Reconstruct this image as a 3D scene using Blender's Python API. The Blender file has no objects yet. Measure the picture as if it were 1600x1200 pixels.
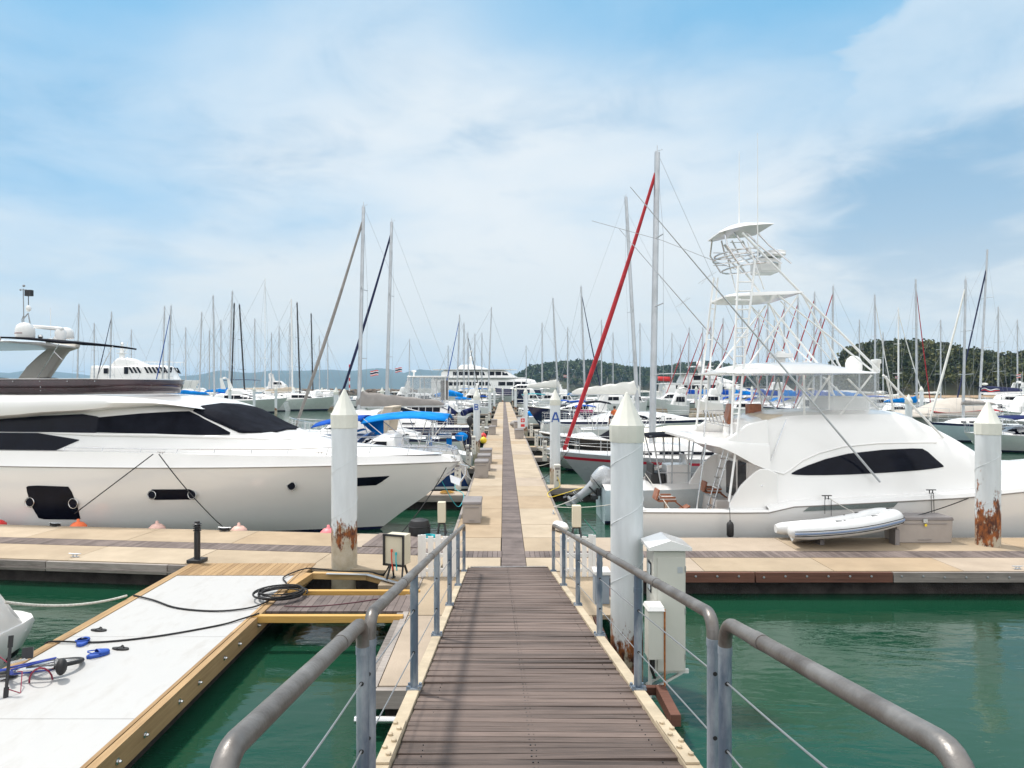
import bpy, bmesh, math, random
import numpy as np
from mathutils import Vector, Matrix, noise as mnoise
random.seed(7)
R = math.radians
SC = bpy.context.scene
COL = SC.collection
# ------------------------------------------------------------------ camera
CAMH = 4.1
FP = 1067.0                      # focal length in photograph pixels
cam_d = bpy.data.cameras.new("camera"); cam = bpy.data.objects.new("camera", cam_d); COL.objects.link(cam)
cam_d.lens = 24.0; cam_d.sensor_width = 36.0
cam_d.shift_x = 13.0/1600; cam_d.shift_y = 6.0/1600
cam.location = (0, 0, CAMH); cam.rotation_euler = (R(90), 0, 0)
cam_d.clip_start = 0.05; cam_d.clip_end = 60000
SC.camera = cam
# ------------------------------------------------------------------ light
SUN_DIR = Vector((-0.40, 0.33, 1.0)).normalized()      # towards the sun
sun_d = bpy.data.lights.new("sun", 'SUN'); sun = bpy.data.objects.new("sun", sun_d); COL.objects.link(sun)
sun_d.energy = 3.0; sun_d.angle = R(5); sun_d.color = (1.0, 0.955, 0.89)
sun.rotation_euler = SUN_DIR.to_track_quat('Z', 'Y').to_euler()
SC.view_settings.view_transform = 'Standard'; SC.view_settings.look = 'None'
SC.view_settings.exposure = 0.38; SC.view_settings.gamma = 1.0
SC.cycles.use_denoising = True
SC.cycles.max_bounces = 6; SC.cycles.glossy_bounces = 3; SC.cycles.diffuse_bounces = 3; SC.cycles.transparent_max_bounces = 12
SC.cycles.volume_bounces = 0; SC.cycles.caustics_reflective = False; SC.cycles.caustics_refractive = False
W = bpy.data.worlds.new("World"); SC.world = W; W.use_nodes = True
def world():
    nt = W.node_tree; N = nt.nodes; L = nt.links; N.clear()
    out = N.new('ShaderNodeOutputWorld'); bg = N.new('ShaderNodeBackground'); bg.inputs[1].default_value = 0.10
    L.new(bg.outputs[0], out.inputs[0])
    sky = N.new('ShaderNodeTexSky'); sky.sky_type = 'NISHITA'; sky.sun_disc = False
    el = math.asin(SUN_DIR.z); sky.sun_elevation = el
    sky.sun_rotation = math.atan2(SUN_DIR.x, SUN_DIR.y); sky.altitude = 0; sky.air_density = 1.0; sky.dust_density = 0.6; sky.ozone_density = 2.0
    tc = N.new('ShaderNodeTexCoord'); sep = N.new('ShaderNodeSeparateXYZ'); L.new(tc.outputs['Generated'], sep.inputs[0])
    def mth(op, a, b=None, c=None, clamp=False):
        n = N.new('ShaderNodeMath'); n.operation = op; n.use_clamp = clamp
        for i, v in enumerate((a, b, c)):
            if v is None: continue
            if hasattr(v, 'links'): L.new(v, n.inputs[i])
            else: n.inputs[i].default_value = v
        return n.outputs[0]
    z = sep.outputs[2]
    # cloud plane coordinates: direction divided by height above the horizon
    den = mth('MAXIMUM', mth('ADD', z, 0.16), 0.05)
    u = mth('DIVIDE', sep.outputs[0], den); v = mth('DIVIDE', sep.outputs[1], den)
    comb = N.new('ShaderNodeCombineXYZ'); L.new(u, comb.inputs[0]); L.new(v, comb.inputs[1])
    def noise(scale, detail, rough, off, dist=0.0, vec=comb.outputs[0], dim='3D'):
        m = N.new('ShaderNodeMapping'); L.new(vec, m.inputs[0]); m.inputs['Location'].default_value = off
        n = N.new('ShaderNodeTexNoise'); n.inputs['Scale'].default_value = scale; n.inputs['Detail'].default_value = detail
        n.inputs['Roughness'].default_value = rough; n.inputs['Distortion'].default_value = dist
        L.new(m.outputs[0], n.inputs['Vector']); return n.outputs['Fac']
    def ramp(x, lo, hi):
        n = N.new('ShaderNodeMapRange'); n.interpolation_type = 'SMOOTHSTEP'; L.new(x, n.inputs[0])
        n.inputs[1].default_value = lo; n.inputs[2].default_value = hi; return n.outputs[0]
    def gauss(dirv, k):
        d = Vector(dirv).normalized(); vm = N.new('ShaderNodeVectorMath'); vm.operation = 'DOT_PRODUCT'
        L.new(tc.outputs['Generated'], vm.inputs[0]); vm.inputs[1].default_value = d
        return mth('POWER', 2.71828, mth('MULTIPLY', mth('SUBTRACT', vm.outputs['Value'], 1.0), k))
    def mixc(f, a, b):
        n = N.new('ShaderNodeMix'); n.data_type = 'RGBA'; 
        if hasattr(f, 'links'): L.new(f, n.inputs[0])
        else: n.inputs[0].default_value = f
        for i, v in ((6, a), (7, b)):
            if hasattr(v, 'links'): L.new(v, n.inputs[i])
            else: n.inputs[i].default_value = (*v, 1)
        return n.outputs[2]
    def px(x, y): return ((x-787)/FP, 1.0, (606-y)/FP)
    n1 = noise(0.42, 6, .50, (3.1, 1.7, 0), .5)
    n2 = noise(1.5, 7, .52, (7.7, 4.1, 0), .3)
    n3 = noise(0.8, 6, .52, (1.2, 9.4, 2), .4)
    n4 = noise(3.4, 8, .56, (4.4, 2.2, 1), .5)
    def ramp2(x, pts):
        n = N.new('ShaderNodeFloatCurve'); c = n.mapping.curves[0]
        c.points[0].location = pts[0]; c.points[-1].location = pts[-1]
        for q in pts[1:-1]: c.points.new(*q)
        n.mapping.update(); L.new(x, n.inputs['Value']); return n.outputs[0]
    base = ramp2(z, [(0, 1), (.22, 1.0), (.33, .98), (.42, .76), (.50, .50), (.62, .50), (1, .8)])
    nn = mth('ADD', mth('MULTIPLY', mth('SUBTRACT', n1, .5), 1.5), mth('MULTIPLY', mth('SUBTRACT', n2, .5), .8))
    cover = mth('ADD', base, nn)
    cover = mth('SUBTRACT', cover, mth('MULTIPLY', gauss(px(-20, 130), 30), .45))
    cover = mth('SUBTRACT', cover, mth('MULTIPLY', gauss(px(1300, 20), 22), .35))
    cover = mth('ADD', cover, mth('MULTIPLY', gauss(px(640, 40), 70), .30))
    bank = gauss(px(1560, 150), 40)
    billow = ramp(mth('ADD', mth('MULTIPLY', n4, .55), mth('MULTIPLY', bank, .55)), .52, .64)
    veil = mth('MAXIMUM', ramp(cover, -.05, 1.05), mth('MULTIPLY', billow, .62))
    under = mth('ADD', mth('ADD', mth('MULTIPLY', gauss(px(1510, 300), 110), .62), mth('MULTIPLY', gauss(px(1350, 340), 160), .30)), mth('MULTIPLY', n3, .9))
    under = mth('ADD', under, mth('MULTIPLY', gauss(px(20, 180), 120), .25)); under = mth('ADD', under, mth('MULTIPLY', mth('SUBTRACT', n4, .5), .8))
    gray = ramp(under, .50, 1.05)
    cl = mixc(gray, mixc(n2, (5.9, 6.6, 7.1), (6.8, 7.2, 7.5)), (2.5, 4.1, 5.7))
    horizon = ramp(z, .30, .03)
    cl = mixc(mth('MULTIPLY', horizon, .8), cl, (5.9, 6.4, 6.55))
    blue = mixc(.85, sky.outputs[0], (1.6, 4.35, 6.8))
    fin = mixc(mth('MAXIMUM', veil, mth('MULTIPLY', horizon, .9)), blue, cl)
    # unseen neutral fill added to the sky overhead and behind, brightening shaded whites
    vm = N.new('ShaderNodeVectorMath'); vm.operation = 'DOT_PRODUCT'; L.new(tc.outputs['Generated'], vm.inputs[0]); vm.inputs[1].default_value = Vector((0, -.80, .60))
    back = mth('MULTIPLY', ramp(vm.outputs['Value'], -.25, .75), .92)
    fin = mixc(back, fin, (12.4, 12.4, 12.5))
    L.new(fin, bg.inputs[0])
world()

# ------------------------------------------------------------------ materials
def hexc(h):
    h = h.lstrip('#'); c = [int(h[i:i+2], 16)/255 for i in (0, 2, 4)]
    return tuple(((x+.055)/1.055)**2.4 if x > .04045 else x/12.92 for x in c)
MATS = {}
def M(name, col, rough=.5, metal=0.0, var=.06, scale=2.0, bump=0.0, bscale=30.0, coat=0.0, spec=.5, stretch=(1, 1, 1), col2=None, lo=.35, hi=.7, det=5, world=False, alpha=None, trans=0.0, rvar=.08):
    if name in MATS: return MATS[name]
    m = bpy.data.materials.new(name); m.use_nodes = True; nt = m.node_tree; N = nt.nodes; L = nt.links
    p = N['Principled BSDF']
    p.inputs['Roughness'].default_value = rough; p.inputs['Metallic'].default_value = metal
    p.inputs['Coat Weight'].default_value = coat; p.inputs['Coat Roughness'].default_value = .08
    p.inputs['Specular IOR Level'].default_value = spec
    if alpha is not None: p.inputs['Alpha'].default_value = alpha
    if trans: p.inputs['Transmission Weight'].default_value = trans
    tc = N.new('ShaderNodeTexCoord'); mp = N.new('ShaderNodeMapping'); mp.inputs['Scale'].default_value = stretch
    if world:
        ge = N.new('ShaderNodeNewGeometry'); L.new(ge.outputs['Position'], mp.inputs[0])
    else: L.new(tc.outputs['Object'], mp.inputs[0])
    n = N.new('ShaderNodeTexNoise'); n.inputs['Scale'].default_value = scale; n.inputs['Detail'].default_value = det; n.inputs['Roughness'].default_value = .6
    L.new(mp.outputs[0], n.inputs['Vector'])
    mr = N.new('ShaderNodeMapRange'); L.new(n.outputs['Fac'], mr.inputs[0]); mr.inputs[1].default_value = lo; mr.inputs[2].default_value = hi
    mx = N.new('ShaderNodeMix'); mx.data_type = 'RGBA'; L.new(mr.outputs[0], mx.inputs[0])
    a = tuple(min(1, c*(1+var)) for c in col); b = col2 if col2 else tuple(c*(1-var) for c in col)
    mx.inputs[6].default_value = (*a, 1); mx.inputs[7].default_value = (*b, 1); L.new(mx.outputs[2], p.inputs['Base Color'])
    if rvar:
        mr2 = N.new('ShaderNodeMapRange'); L.new(n.outputs['Fac'], mr2.inputs[0]); mr2.inputs[1].default_value = .3; mr2.inputs[2].default_value = .7
        mr2.inputs[3].default_value = max(0.02, rough-rvar); mr2.inputs[4].default_value = min(1, rough+rvar); L.new(mr2.outputs[0], p.inputs['Roughness'])
    if bump:
        n2 = N.new('ShaderNodeTexNoise'); n2.inputs['Scale'].default_value = bscale; n2.inputs['Detail'].default_value = 6
        L.new(mp.outputs[0], n2.inputs['Vector'])
        bp = N.new('ShaderNodeBump'); bp.inputs['Strength'].default_value = bump; bp.inputs['Distance'].default_value = .02
        L.new(n2.outputs['Fac'], bp.inputs['Height']); L.new(bp.outputs[0], p.inputs['Normal'])
    MATS[name] = m; return m
white = M('white_gelcoat', (.80, .79, .77), .22, var=.03, scale=.7, coat=.5, rvar=.05)
cream = M('cream_gelcoat', (.74, .71, .64), .28, var=.03, scale=.7, coat=.4)
hullwh = M('hull_gelcoat', (.79, .775, .75), .13, var=.04, scale=.5, coat=.9, rvar=.06, stretch=(.4, 1, 1.4))
offwh = M('dull_white_paint', (.66, .66, .63), .5, var=.08, scale=3)
antifoul = M('dark_bottom_paint', (.02, .022, .03), .6, var=.3)
navy = M('navy_gelcoat', (.012, .014, .055), .2, var=.2, coat=.5)
navycloth = M('navy_canvas', (.010, .016, .075), .85, spec=.15, var=.25, bump=.3, bscale=12)
bluecloth = M('blue_canvas', (.002, .20, .60), .85, spec=.15, var=.2, bump=.3, bscale=10)
bluecloth2 = M('cobalt_canvas', (.006, .07, .36), .85, spec=.15, var=.25, bump=.3, bscale=10)
deepblue = M('deep_blue_canvas', (.006, .05, .17), .8, var=.25, bump=.3, bscale=8)
greycloth = M('grey_canvas', (.27, .25, .235), .9, var=.12, bump=.4, bscale=8)
beigecloth = M('beige_canvas', (.50, .43, .34), .9, var=.12, bump=.4, bscale=8)
whitecloth = M('white_canvas', (.74, .73, .69), .85, var=.06, bump=.4, bscale=6)
tarpcloth = M('cream_tarpaulin', (.78, .73, .62), .7, var=.05, scale=1.2, bump=.5, bscale=3)
blackcloth = M('black_canvas', (.008, .009, .014), .8, spec=.06, var=.3, bump=.2, bscale=14)
redcloth = M('red_canvas', (.36, .012, .02), .75, var=.2, bump=.3, bscale=18)
maroon = M('maroon_gelcoat', (.20, .015, .025), .3, var=.1)
darkglass = M('dark_tinted_glass', (.005, .006, .012), .10, var=.3, spec=.12, rvar=.02)
winglass = M('window_glass', (.02, .03, .04), .07, var=.3, spec=.7, rvar=.03)
alu = M('anodised_aluminium', (.50, .52, .54), .42, metal=.55, var=.08)
mastwh = M('white_mast_paint', (.80, .80, .79), .4, var=.05)
mastbk = M('black_carbon_mast', (.02, .02, .025), .35, var=.2)
steel = M('stainless_steel', (.62, .62, .62), .22, metal=1.0, var=.05)
wire = M('rigging_wire', (.30, .31, .32), .4, metal=.6)
blackrub = M('black_rubber', (.015, .015, .016), .6, var=.3, bump=.2)
blackmet = M('black_painted_metal', (.018, .018, .02), .42, var=.25)
pedwh = M('pedestal_plastic', (.62, .60, .54), .5, var=.08)
boxgrey = M('dock_box_plastic', (.36, .32, .29), .55, var=.07, bump=.15, bscale=40)
lidgrey = M('dock_box_lid', (.21, .19, .185), .6, var=.1, bump=.2, bscale=60)
fibre_beige = M('beige_box_enamel', (.60, .55, .42), .5, var=.07)
orange = M('orange_plastic', (.75, .10, .03), .5, var=.1)
pinkbuoy = M('faded_pink_plastic', (.66, .42, .36), .55, var=.15, scale=8)
redbuoy = M('red_plastic', (.62, .03, .03), .5, var=.1)
yellow = M('yellow_plastic', (.75, .55, .03), .5)
turq = M('turquoise_hose', (.01, .42, .48), .5)
tube_grey = M('inflatable_grey_fabric', (.36, .36, .35), .6, var=.08)
teak = M('varnished_teak', (.26, .09, .04), .35, var=.3, scale=8)
rock_m = M('breakwater_rock', (.26, .21, .17), .9, var=.35, scale=.6, bump=.4, bscale=2)

# ------------------------------------------------------------------ mesh builder
class MB:
    def __init__(s): s.v = []; s.f = []; s.m = []
    def add(s, vs, fs, mi=0):
        b = len(s.v); s.v.extend([tuple(v) for v in vs]); s.f.extend([tuple(i+b for i in f) for f in fs]); s.m.extend([mi]*len(fs)); return s
    def box(s, c, d, mi=0, rz=0.0, rot=None):
        x, y, z = d[0]/2, d[1]/2, d[2]/2
        vs = [Vector((a*x, b*y, e*z)) for a in (-1, 1) for b in (-1, 1) for e in (-1, 1)]
        if rot is not None: vs = [rot @ v for v in vs]
        elif rz: m = Matrix.Rotation(rz, 3, 'Z'); vs = [m @ v for v in vs]
        vs = [v+Vector(c) for v in vs]
        return s.add(vs, [(0, 1, 3, 2), (4, 6, 7, 5), (0, 4, 5, 1), (2, 3, 7, 6), (0, 2, 6, 4), (1, 5, 7, 3)], mi)
    def bx(s, x0, x1, y0, y1, z0, z1, mi=0):
        return s.box(((x0+x1)/2, (y0+y1)/2, (z0+z1)/2), (abs(x1-x0), abs(y1-y0), abs(z1-z0)), mi)
    def beam(s, p, q, w, h, mi=0, up=(0, 0, 1)):
        p = Vector(p); q = Vector(q); d = (q-p); ln = d.length; d.normalize(); u = Vector(up)
        a = d.cross(u)
        if a.length < 1e-4: a = d.cross(Vector((1, 0, 0)))
        a.normalize(); b = a.cross(d)
        vs = []
        for e in (p, q):
            for i, j in ((-1, -1), (1, -1), (1, 1), (-1, 1)): vs.append(e+a*(i*w/2)+b*(j*h/2))
        return s.add(vs, [(3, 2, 1, 0), (4, 5, 6, 7), (0, 1, 5, 4), (1, 2, 6, 5), (2, 3, 7, 6), (3, 0, 4, 7)], mi)
    def tube(s, pts, r, n=8, mi=0, caps=True, closed=False, flat=1.0):
        P = [Vector(p) for p in pts]; k = len(P); rs = r if isinstance(r, (list, tuple)) else [r]*k
        vs = []; prev = None
        for i in range(k):
            if closed: t = P[(i+1) % k]-P[i-1]
            elif i == 0: t = P[1]-P[0]
            elif i == k-1: t = P[-1]-P[-2]
            else: t = (P[i+1]-P[i]).normalized()+(P[i]-P[i-1]).normalized()
            if t.length < 1e-9: t = Vector((0, 0, 1))
            t.normalize()
            if prev is None:
                a = t.cross(Vector((0, 0, 1)))
                if a.length < 1e-3: a = Vector((1, 0, 0))
                a.normalize()
            else:
                a = prev-t*prev.dot(t); a.normalize()
            prev = a; b = t.cross(a)
            for j in range(n):
                an = 2*math.pi*j/n; vs.append(P[i]+(a*math.cos(an)+b*math.sin(an)*flat)*rs[i])
        fs = []
        for i in range(k if closed else k-1):
            for j in range(n):
                i2 = (i+1) % k; fs.append((i*n+j, i*n+(j+1) % n, i2*n+(j+1) % n, i2*n+j))
        if caps and not closed: fs.append(tuple(range(n))[::-1]); fs.append(tuple((k-1)*n+j for j in range(n)))
        return s.add(vs, fs, mi)
    def lathe(s, prof, c=(0, 0, 0), n=20, mi=0, axis=None, ph=0.0):
        vs = []; c = Vector(c); q = Vector((0, 0, 1)).rotation_difference(Vector(axis)) if axis else None
        for r, z in prof:
            for j in range(n):
                a = 2*math.pi*j/n+ph; v = Vector((r*math.cos(a), r*math.sin(a), z))
                vs.append(c+(q @ v if q else v))
        k = len(prof); fs = []
        for i in range(k-1):
            for j in range(n): fs.append((i*n+j, i*n+(j+1) % n, (i+1)*n+(j+1) % n, (i+1)*n+j))
        if prof[0][0] > 1e-4: fs.append(tuple(range(n))[::-1])
        if prof[-1][0] > 1e-4: fs.append(tuple((k-1)*n+j for j in range(n)))
        return s.add(vs, fs, mi)
    def ball(s, c, r, n=12, mi=0, sc=(1, 1, 1)):
        vs = []; fs = []; k = n//2
        for i in range(k+1):
            th = math.pi*i/k
            for j in range(n):
                a = 2*math.pi*j/n; vs.append((c[0]+r*sc[0]*math.sin(th)*math.cos(a), c[1]+r*sc[1]*math.sin(th)*math.sin(a), c[2]-r*sc[2]*math.cos(th)))
        for i in range(k):
            for j in range(n): fs.append((i*n+j, i*n+(j+1) % n, (i+1)*n+(j+1) % n, (i+1)*n+j))
        return s.add(vs, fs, mi)
    def grid(s, rows, mi=0, closed=False, mats=None, flip=False):
        k = len(rows); n = len(rows[0]); vs = [p for r in rows for p in r]; b = len(s.v); s.v.extend([tuple(v) for v in vs])
        for i in range(k-1):
            for j in range(n if closed else n-1):
                j2 = (j+1) % n; f = (b+i*n+j, b+i*n+j2, b+(i+1)*n+j2, b+(i+1)*n+j)
                s.f.append(f[::-1] if flip else f); s.m.append(mats[j] if mats else mi)
        return s
    def prism(s, poly, z0, z1, mi=0, inset=0.0):
        n = len(poly); c = Vector((sum(p[0] for p in poly)/n, sum(p[1] for p in poly)/n))
        top = [c+(Vector(p)-c)*(1-inset) for p in poly]
        vs = [(p[0], p[1], z0) for p in poly]+[(p[0], p[1], z1) for p in top]
        fs = [tuple(range(n))[::-1], tuple(range(n, 2*n))]+[(i, (i+1) % n, n+(i+1) % n, n+i) for i in range(n)]
        return s.add(vs, fs, mi)
    def slab(s, poly3, th, mi=0, axis=(0, 1, 0)):
        """a flat outline given its thickness along axis"""
        n = len(poly3); a = Vector(axis)*th/2
        vs = [Vector(p)-a for p in poly3]+[Vector(p)+a for p in poly3]
        fs = [tuple(range(n))[::-1], tuple(range(n, 2*n))]+[(i, (i+1) % n, n+(i+1) % n, n+i) for i in range(n)]
        return s.add(vs, fs, mi)
    def build(s, name, mats, parent=None, smooth=35, bev=0.0, thick=0.0, sub=0):
        me = bpy.data.meshes.new(name); me.from_pydata(s.v, [], s.f)
        for m in (mats if isinstance(mats, (list, tuple)) else [mats]): me.materials.append(m)
        me.polygons.foreach_set('material_index', s.m); me.update()
        bm = bmesh.new(); bm.from_mesh(me); bmesh.ops.remove_doubles(bm, verts=bm.verts, dist=1e-5)
        bmesh.ops.recalc_face_normals(bm, faces=bm.faces); bm.to_mesh(me); bm.free()
        if smooth:
            me.shade_smooth(); me.set_sharp_from_angle(angle=R(smooth))
        else: me.shade_flat()
        o = bpy.data.objects.new(name, me); COL.objects.link(o)
        if parent: o.parent = parent
        if thick:
            md = o.modifiers.new('Solidify', 'SOLIDIFY'); md.thickness = thick; md.offset = -1
        if sub:
            md = o.modifiers.new('Subdivision', 'SUBSURF'); md.levels = sub; md.render_levels = sub
        if bev:
            md = o.modifiers.new('Bevel', 'BEVEL'); md.width = bev; md.segments = 2; md.limit_method = 'ANGLE'; md.angle_limit = R(35)
        return o
def tag(o, label, cat, group=None):
    o['label'] = label; o['category'] = cat
    if group: o['group'] = group
    return o
def thing(name, label, cat, loc=(0, 0, 0), rz=0.0, group=None):
    o = bpy.data.objects.new(name, None); COL.objects.link(o); o.location = loc; o.rotation_euler = (0, 0, rz); o.empty_display_size = .2
    return tag(o, label, cat, group)
def struct(o, kind='structure'): o['kind'] = kind; return o
def P(px, py, Y): return Vector(((px-787)/FP*Y, Y, CAMH-(py-606)/FP*Y))      # where a sight line meets the depth Y
def lerp(a, b, t): return a+(b-a)*t
def interp(pts, x):
    if x <= pts[0][0]: return pts[0][1]
    for (x0, y0), (x1, y1) in zip(pts, pts[1:]):
        if x <= x1: return y0+(y1-y0)*(x-x0)/(x1-x0)
    return pts[-1][1]
def arc(p0, p1, sag, n=10, axis=(0, 0, -1)):
    p0 = Vector(p0); p1 = Vector(p1); a = Vector(axis)
    return [p0.lerp(p1, i/n)+a*sag*4*(i/n)*(1-i/n) for i in range(n+1)]
def copy_tree(o, loc=None, rz=None, label=None, parent=None):
    c = o.copy(); COL.objects.link(c)
    if parent: c.parent = parent
    for ch in list(o.children): copy_tree(ch, parent=c)
    if loc is not None: c.location = loc
    if rz is not None: c.rotation_euler = (0, 0, rz)
    if label: c['label'] = label
    return c
# ------------------------------------------------------------------ water, far land, haze
def water_material():
    m = bpy.data.materials.new('harbour_water'); m.use_nodes = True; nt = m.node_tree; N = nt.nodes; L = nt.links
    p = N['Principled BSDF']; p.inputs['Roughness'].default_value = .045; p.inputs['IOR'].default_value = 1.33
    ge = N.new('ShaderNodeNewGeometry')
    def nz(scale, st, det=4, dist=0.0):
        mp = N.new('ShaderNodeMapping'); mp.inputs['Scale'].default_value = st; L.new(ge.outputs['Position'], mp.inputs[0])
        n = N.new('ShaderNodeTexNoise'); n.inputs['Scale'].default_value = scale; n.inputs['Detail'].default_value = det
        n.inputs['Distortion'].default_value = dist; n.inputs['Roughness'].default_value = .55
        L.new(mp.outputs[0], n.inputs['Vector']); return n.outputs['Fac']
    mr = N.new('ShaderNodeMapRange'); L.new(nz(.12, (1, 1, 1), 3), mr.inputs[0]); mr.inputs[1].default_value = .35; mr.inputs[2].default_value = .65
    mx = N.new('ShaderNodeMix'); mx.data_type = 'RGBA'; L.new(mr.outputs[0], mx.inputs[0])
    mx.inputs[6].default_value = (.006, .040, .021, 1); mx.inputs[7].default_value = (.012, .060, .033, 1)
    L.new(mx.outputs[2], p.inputs['Base Color'])
    b1 = N.new('ShaderNodeBump'); b1.inputs['Distance'].default_value = .30; b1.inputs['Strength'].default_value = .075
    L.new(nz(.9, (.55, 1.25, 1), 3, .6), b1.inputs['Height'])
    b2 = N.new('ShaderNodeBump'); b2.inputs['Distance'].default_value = .06; b2.inputs['Strength'].default_value = .10
    L.new(nz(4.2, (.55, 1.3, 1), 4, .4), b2.inputs['Height']); L.new(b1.outputs[0], b2.inputs['Normal'])
    L.new(b2.outputs[0], p.inputs['Normal'])
    return m
o = MB().add([(-9800, -400, 0), (9800, -400, 0), (9800, 9000, 0), (-9800, 9000, 0)], [(0, 1, 2, 3)]).build('water', water_material(), smooth=0); struct(o)
# seabed under the near water so the piles end on something
def hill(name, prof, Y0, depth, base_z, mat, nx=90, ny=10, rough=.10, seed=0):
    """ridge whose skyline follows prof (x px, y px) seen at depth Y0, falling away to both sides"""
    rows = []
    x0 = prof[0][0]; x1 = prof[-1][0]
    for j in range(ny+1):
        v = j/ny; row = []
        for i in range(nx+1):
            px = lerp(x0, x1, i/nx); h = CAMH+(606-interp(prof, px))/FP*Y0
            Yd = Y0+depth*(v-.5); X = (px-787)/FP*Y0
            s = math.sin(math.pi*v)**.7 if 0 < v < 1 else 0
            nse = mnoise.noise(Vector((X*6/Y0, v*3+seed, seed)))*rough*h
            row.append((X, Yd, max(base_z, base_z+(h-base_z)*s+nse*s)))
        rows.append(row)
    mb = MB(); mb.grid(rows); o = mb.build(name, mat, smooth=180); return struct(o)
far_m = M('far_hill_woods', (.040, .060, .045), .95, var=.25, scale=.002, world=True)
hill('hills', [(-900, 600), (-500, 580), (-300, 590), (-100, 577), (30, 584), (60, 578), (110, 583), (140, 588), (240, 590), (320, 586), (342, 582), (357, 578), (372, 582), (400, 583), (432, 579), (462, 580), (490, 579),
     (512, 577), (550, 579), (575, 576), (592, 574), (612, 576), (632, 583), (657, 577), (682, 580), (705, 579), (740, 584), (800, 588), (900, 590), (1000, 596)], 6200, 1500, -2, far_m, nx=150)
soil = M('hill_soil_and_scrub', (.030, .038, .014), .95, var=.4, scale=.05, col2=(.060, .042, .024), world=True)
H2 = [(1262, 617), (1290, 602), (1306, 585), (1320, 570), (1345, 557), (1390, 553), (1440, 555), (1490, 563), (1515, 572), (1530, 582), (1548, 578), (1580, 572), (1620, 569), (1760, 560), (1900, 572), (2100, 600), (2200, 617)]
H1 = [(796, 606), (812, 597), (830, 586), (850, 580), (875, 580), (907, 576), (930, 578), (960, 583), (990, 587), (1012, 589), (1037, 586), (1075, 581), (1112, 578), (1137, 583), (1180, 588), (1230, 596), (1300, 604)]
hill('hill_slope', H2, 370, 120, -.5, soil, nx=110, ny=14, seed=2)
hill('headland', H1, 1150, 260, -.5, soil, nx=90, ny=12, seed=5)
def leafmat(name, c1, c2):
    m = bpy.data.materials.new(name); m.use_nodes = True; nt = m.node_tree; N = nt.nodes; L = nt.links; p = N['Principled BSDF']
    p.inputs['Roughness'].default_value = .7; p.inputs['Specular IOR Level'].default_value = .25
    at = N.new('ShaderNodeAttribute'); at.attribute_name = 'leaf_kind'
    mx = N.new('ShaderNodeMix'); mx.data_type = 'RGBA'; L.new(at.outputs['Fac'], mx.inputs[0]); mx.inputs[6].default_value = (*c1, 1); mx.inputs[7].default_value = (*c2, 1)
    L.new(mx.outputs[2], p.inputs['Base Color']); return m
def wood(name, prof, Y0, depth, count, hgt, leaf, per, mat, seed, drop=0.0):
    rng = np.random.default_rng(seed); V = []; kind = []
    x0 = prof[0][0]; x1 = prof[-1][0]
    for t in range(count):
        px = rng.uniform(x0, x1); v = rng.uniform(.03, .56) if t > count*.30 else .5+rng.uniform(-.05, .03)
        h = CAMH+(606-interp(prof, px))/FP*Y0
        s = max(0, math.sin(math.pi*v))**.7; X = (px-787)/FP*Y0; Yd = Y0+depth*(v-.5)
        z0 = -.5+(h+.5)*s
        if h < 2 and v > .1: continue
        th = hgt*rng.uniform(.45, 1.0)**1.3*1.35; cr = th*rng.uniform(.36, .70)
        k = rng.uniform(0, 1)**1.6
        n = int(per*rng.uniform(.7, 1.3))
        d = rng.normal(size=(n, 3)); d /= np.linalg.norm(d, axis=1)[:, None]
        lob = .75+.25*np.sin(d[:, 0]*3+t)*np.cos(d[:, 2]*4+t*2)
        r = rng.uniform(.55, 1, n)**.4*lob
        c = np.array([X, Yd, z0+th*.55])+d*r[:, None]*np.array([cr, cr, th*.42])
        a = rng.normal(size=(n, 3)); a /= np.linalg.norm(a, axis=1)[:, None]; b = np.cross(a, rng.normal(size=(n, 3))); b /= np.linalg.norm(b, axis=1)[:, None]
        sz = leaf*rng.uniform(.6, 1.3, n)[:, None]
        V.append(np.stack([c-a*sz-b*sz*.6, c+a*sz-b*sz*.7, c+a*sz*.8+b*sz*.7, c-a*sz*.7+b*sz*.8], 1).reshape(-1, 3)); kind.append(np.full(n, k)*.8+rng.uniform(0, .2, n))
    V = np.concatenate(V); K = np.concatenate(kind); nf = len(V)//4
    me = bpy.data.meshes.new(name); me.from_pydata(V.tolist(), [], np.arange(nf*4).reshape(-1, 4).tolist())
    at = me.attributes.new('leaf_kind', 'FLOAT', 'FACE'); at.data.foreach_set('value', K.astype(np.float32)); me.materials.append(mat); me.update()
    o = bpy.data.objects.new(name, me); COL.objects.link(o); o['kind'] = 'stuff'; return o
wood('forest', H2, 370, 120, 2900, 7.0, .66, 55, leafmat('hill_leaves', (.018, .036, .009), (.120, .115, .034)), 3)
wood('distant_forest', H1, 1150, 260, 1500, 14, 1.9, 45, leafmat('headland_leaves', (.016, .040, .012), (.080, .105, .032)), 4)
sand = M('shore_sand', (.34, .24, .15), .9, var=.2, scale=.3, world=True)
mb = MB(); rows = []
for i in range(61):
    X = lerp(150, 520, i/60); w = 2.2+mnoise.noise(Vector((X*.05, 0, 0)))*1.5
    rows.append([(X, 309-w-2, -.2), (X, 309, .6+mnoise.noise(Vector((X*.1, 3, 0)))*.3), (X, 322, 1.6)])
struct(mb.grid(rows).build('beach', sand, smooth=180))
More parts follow.
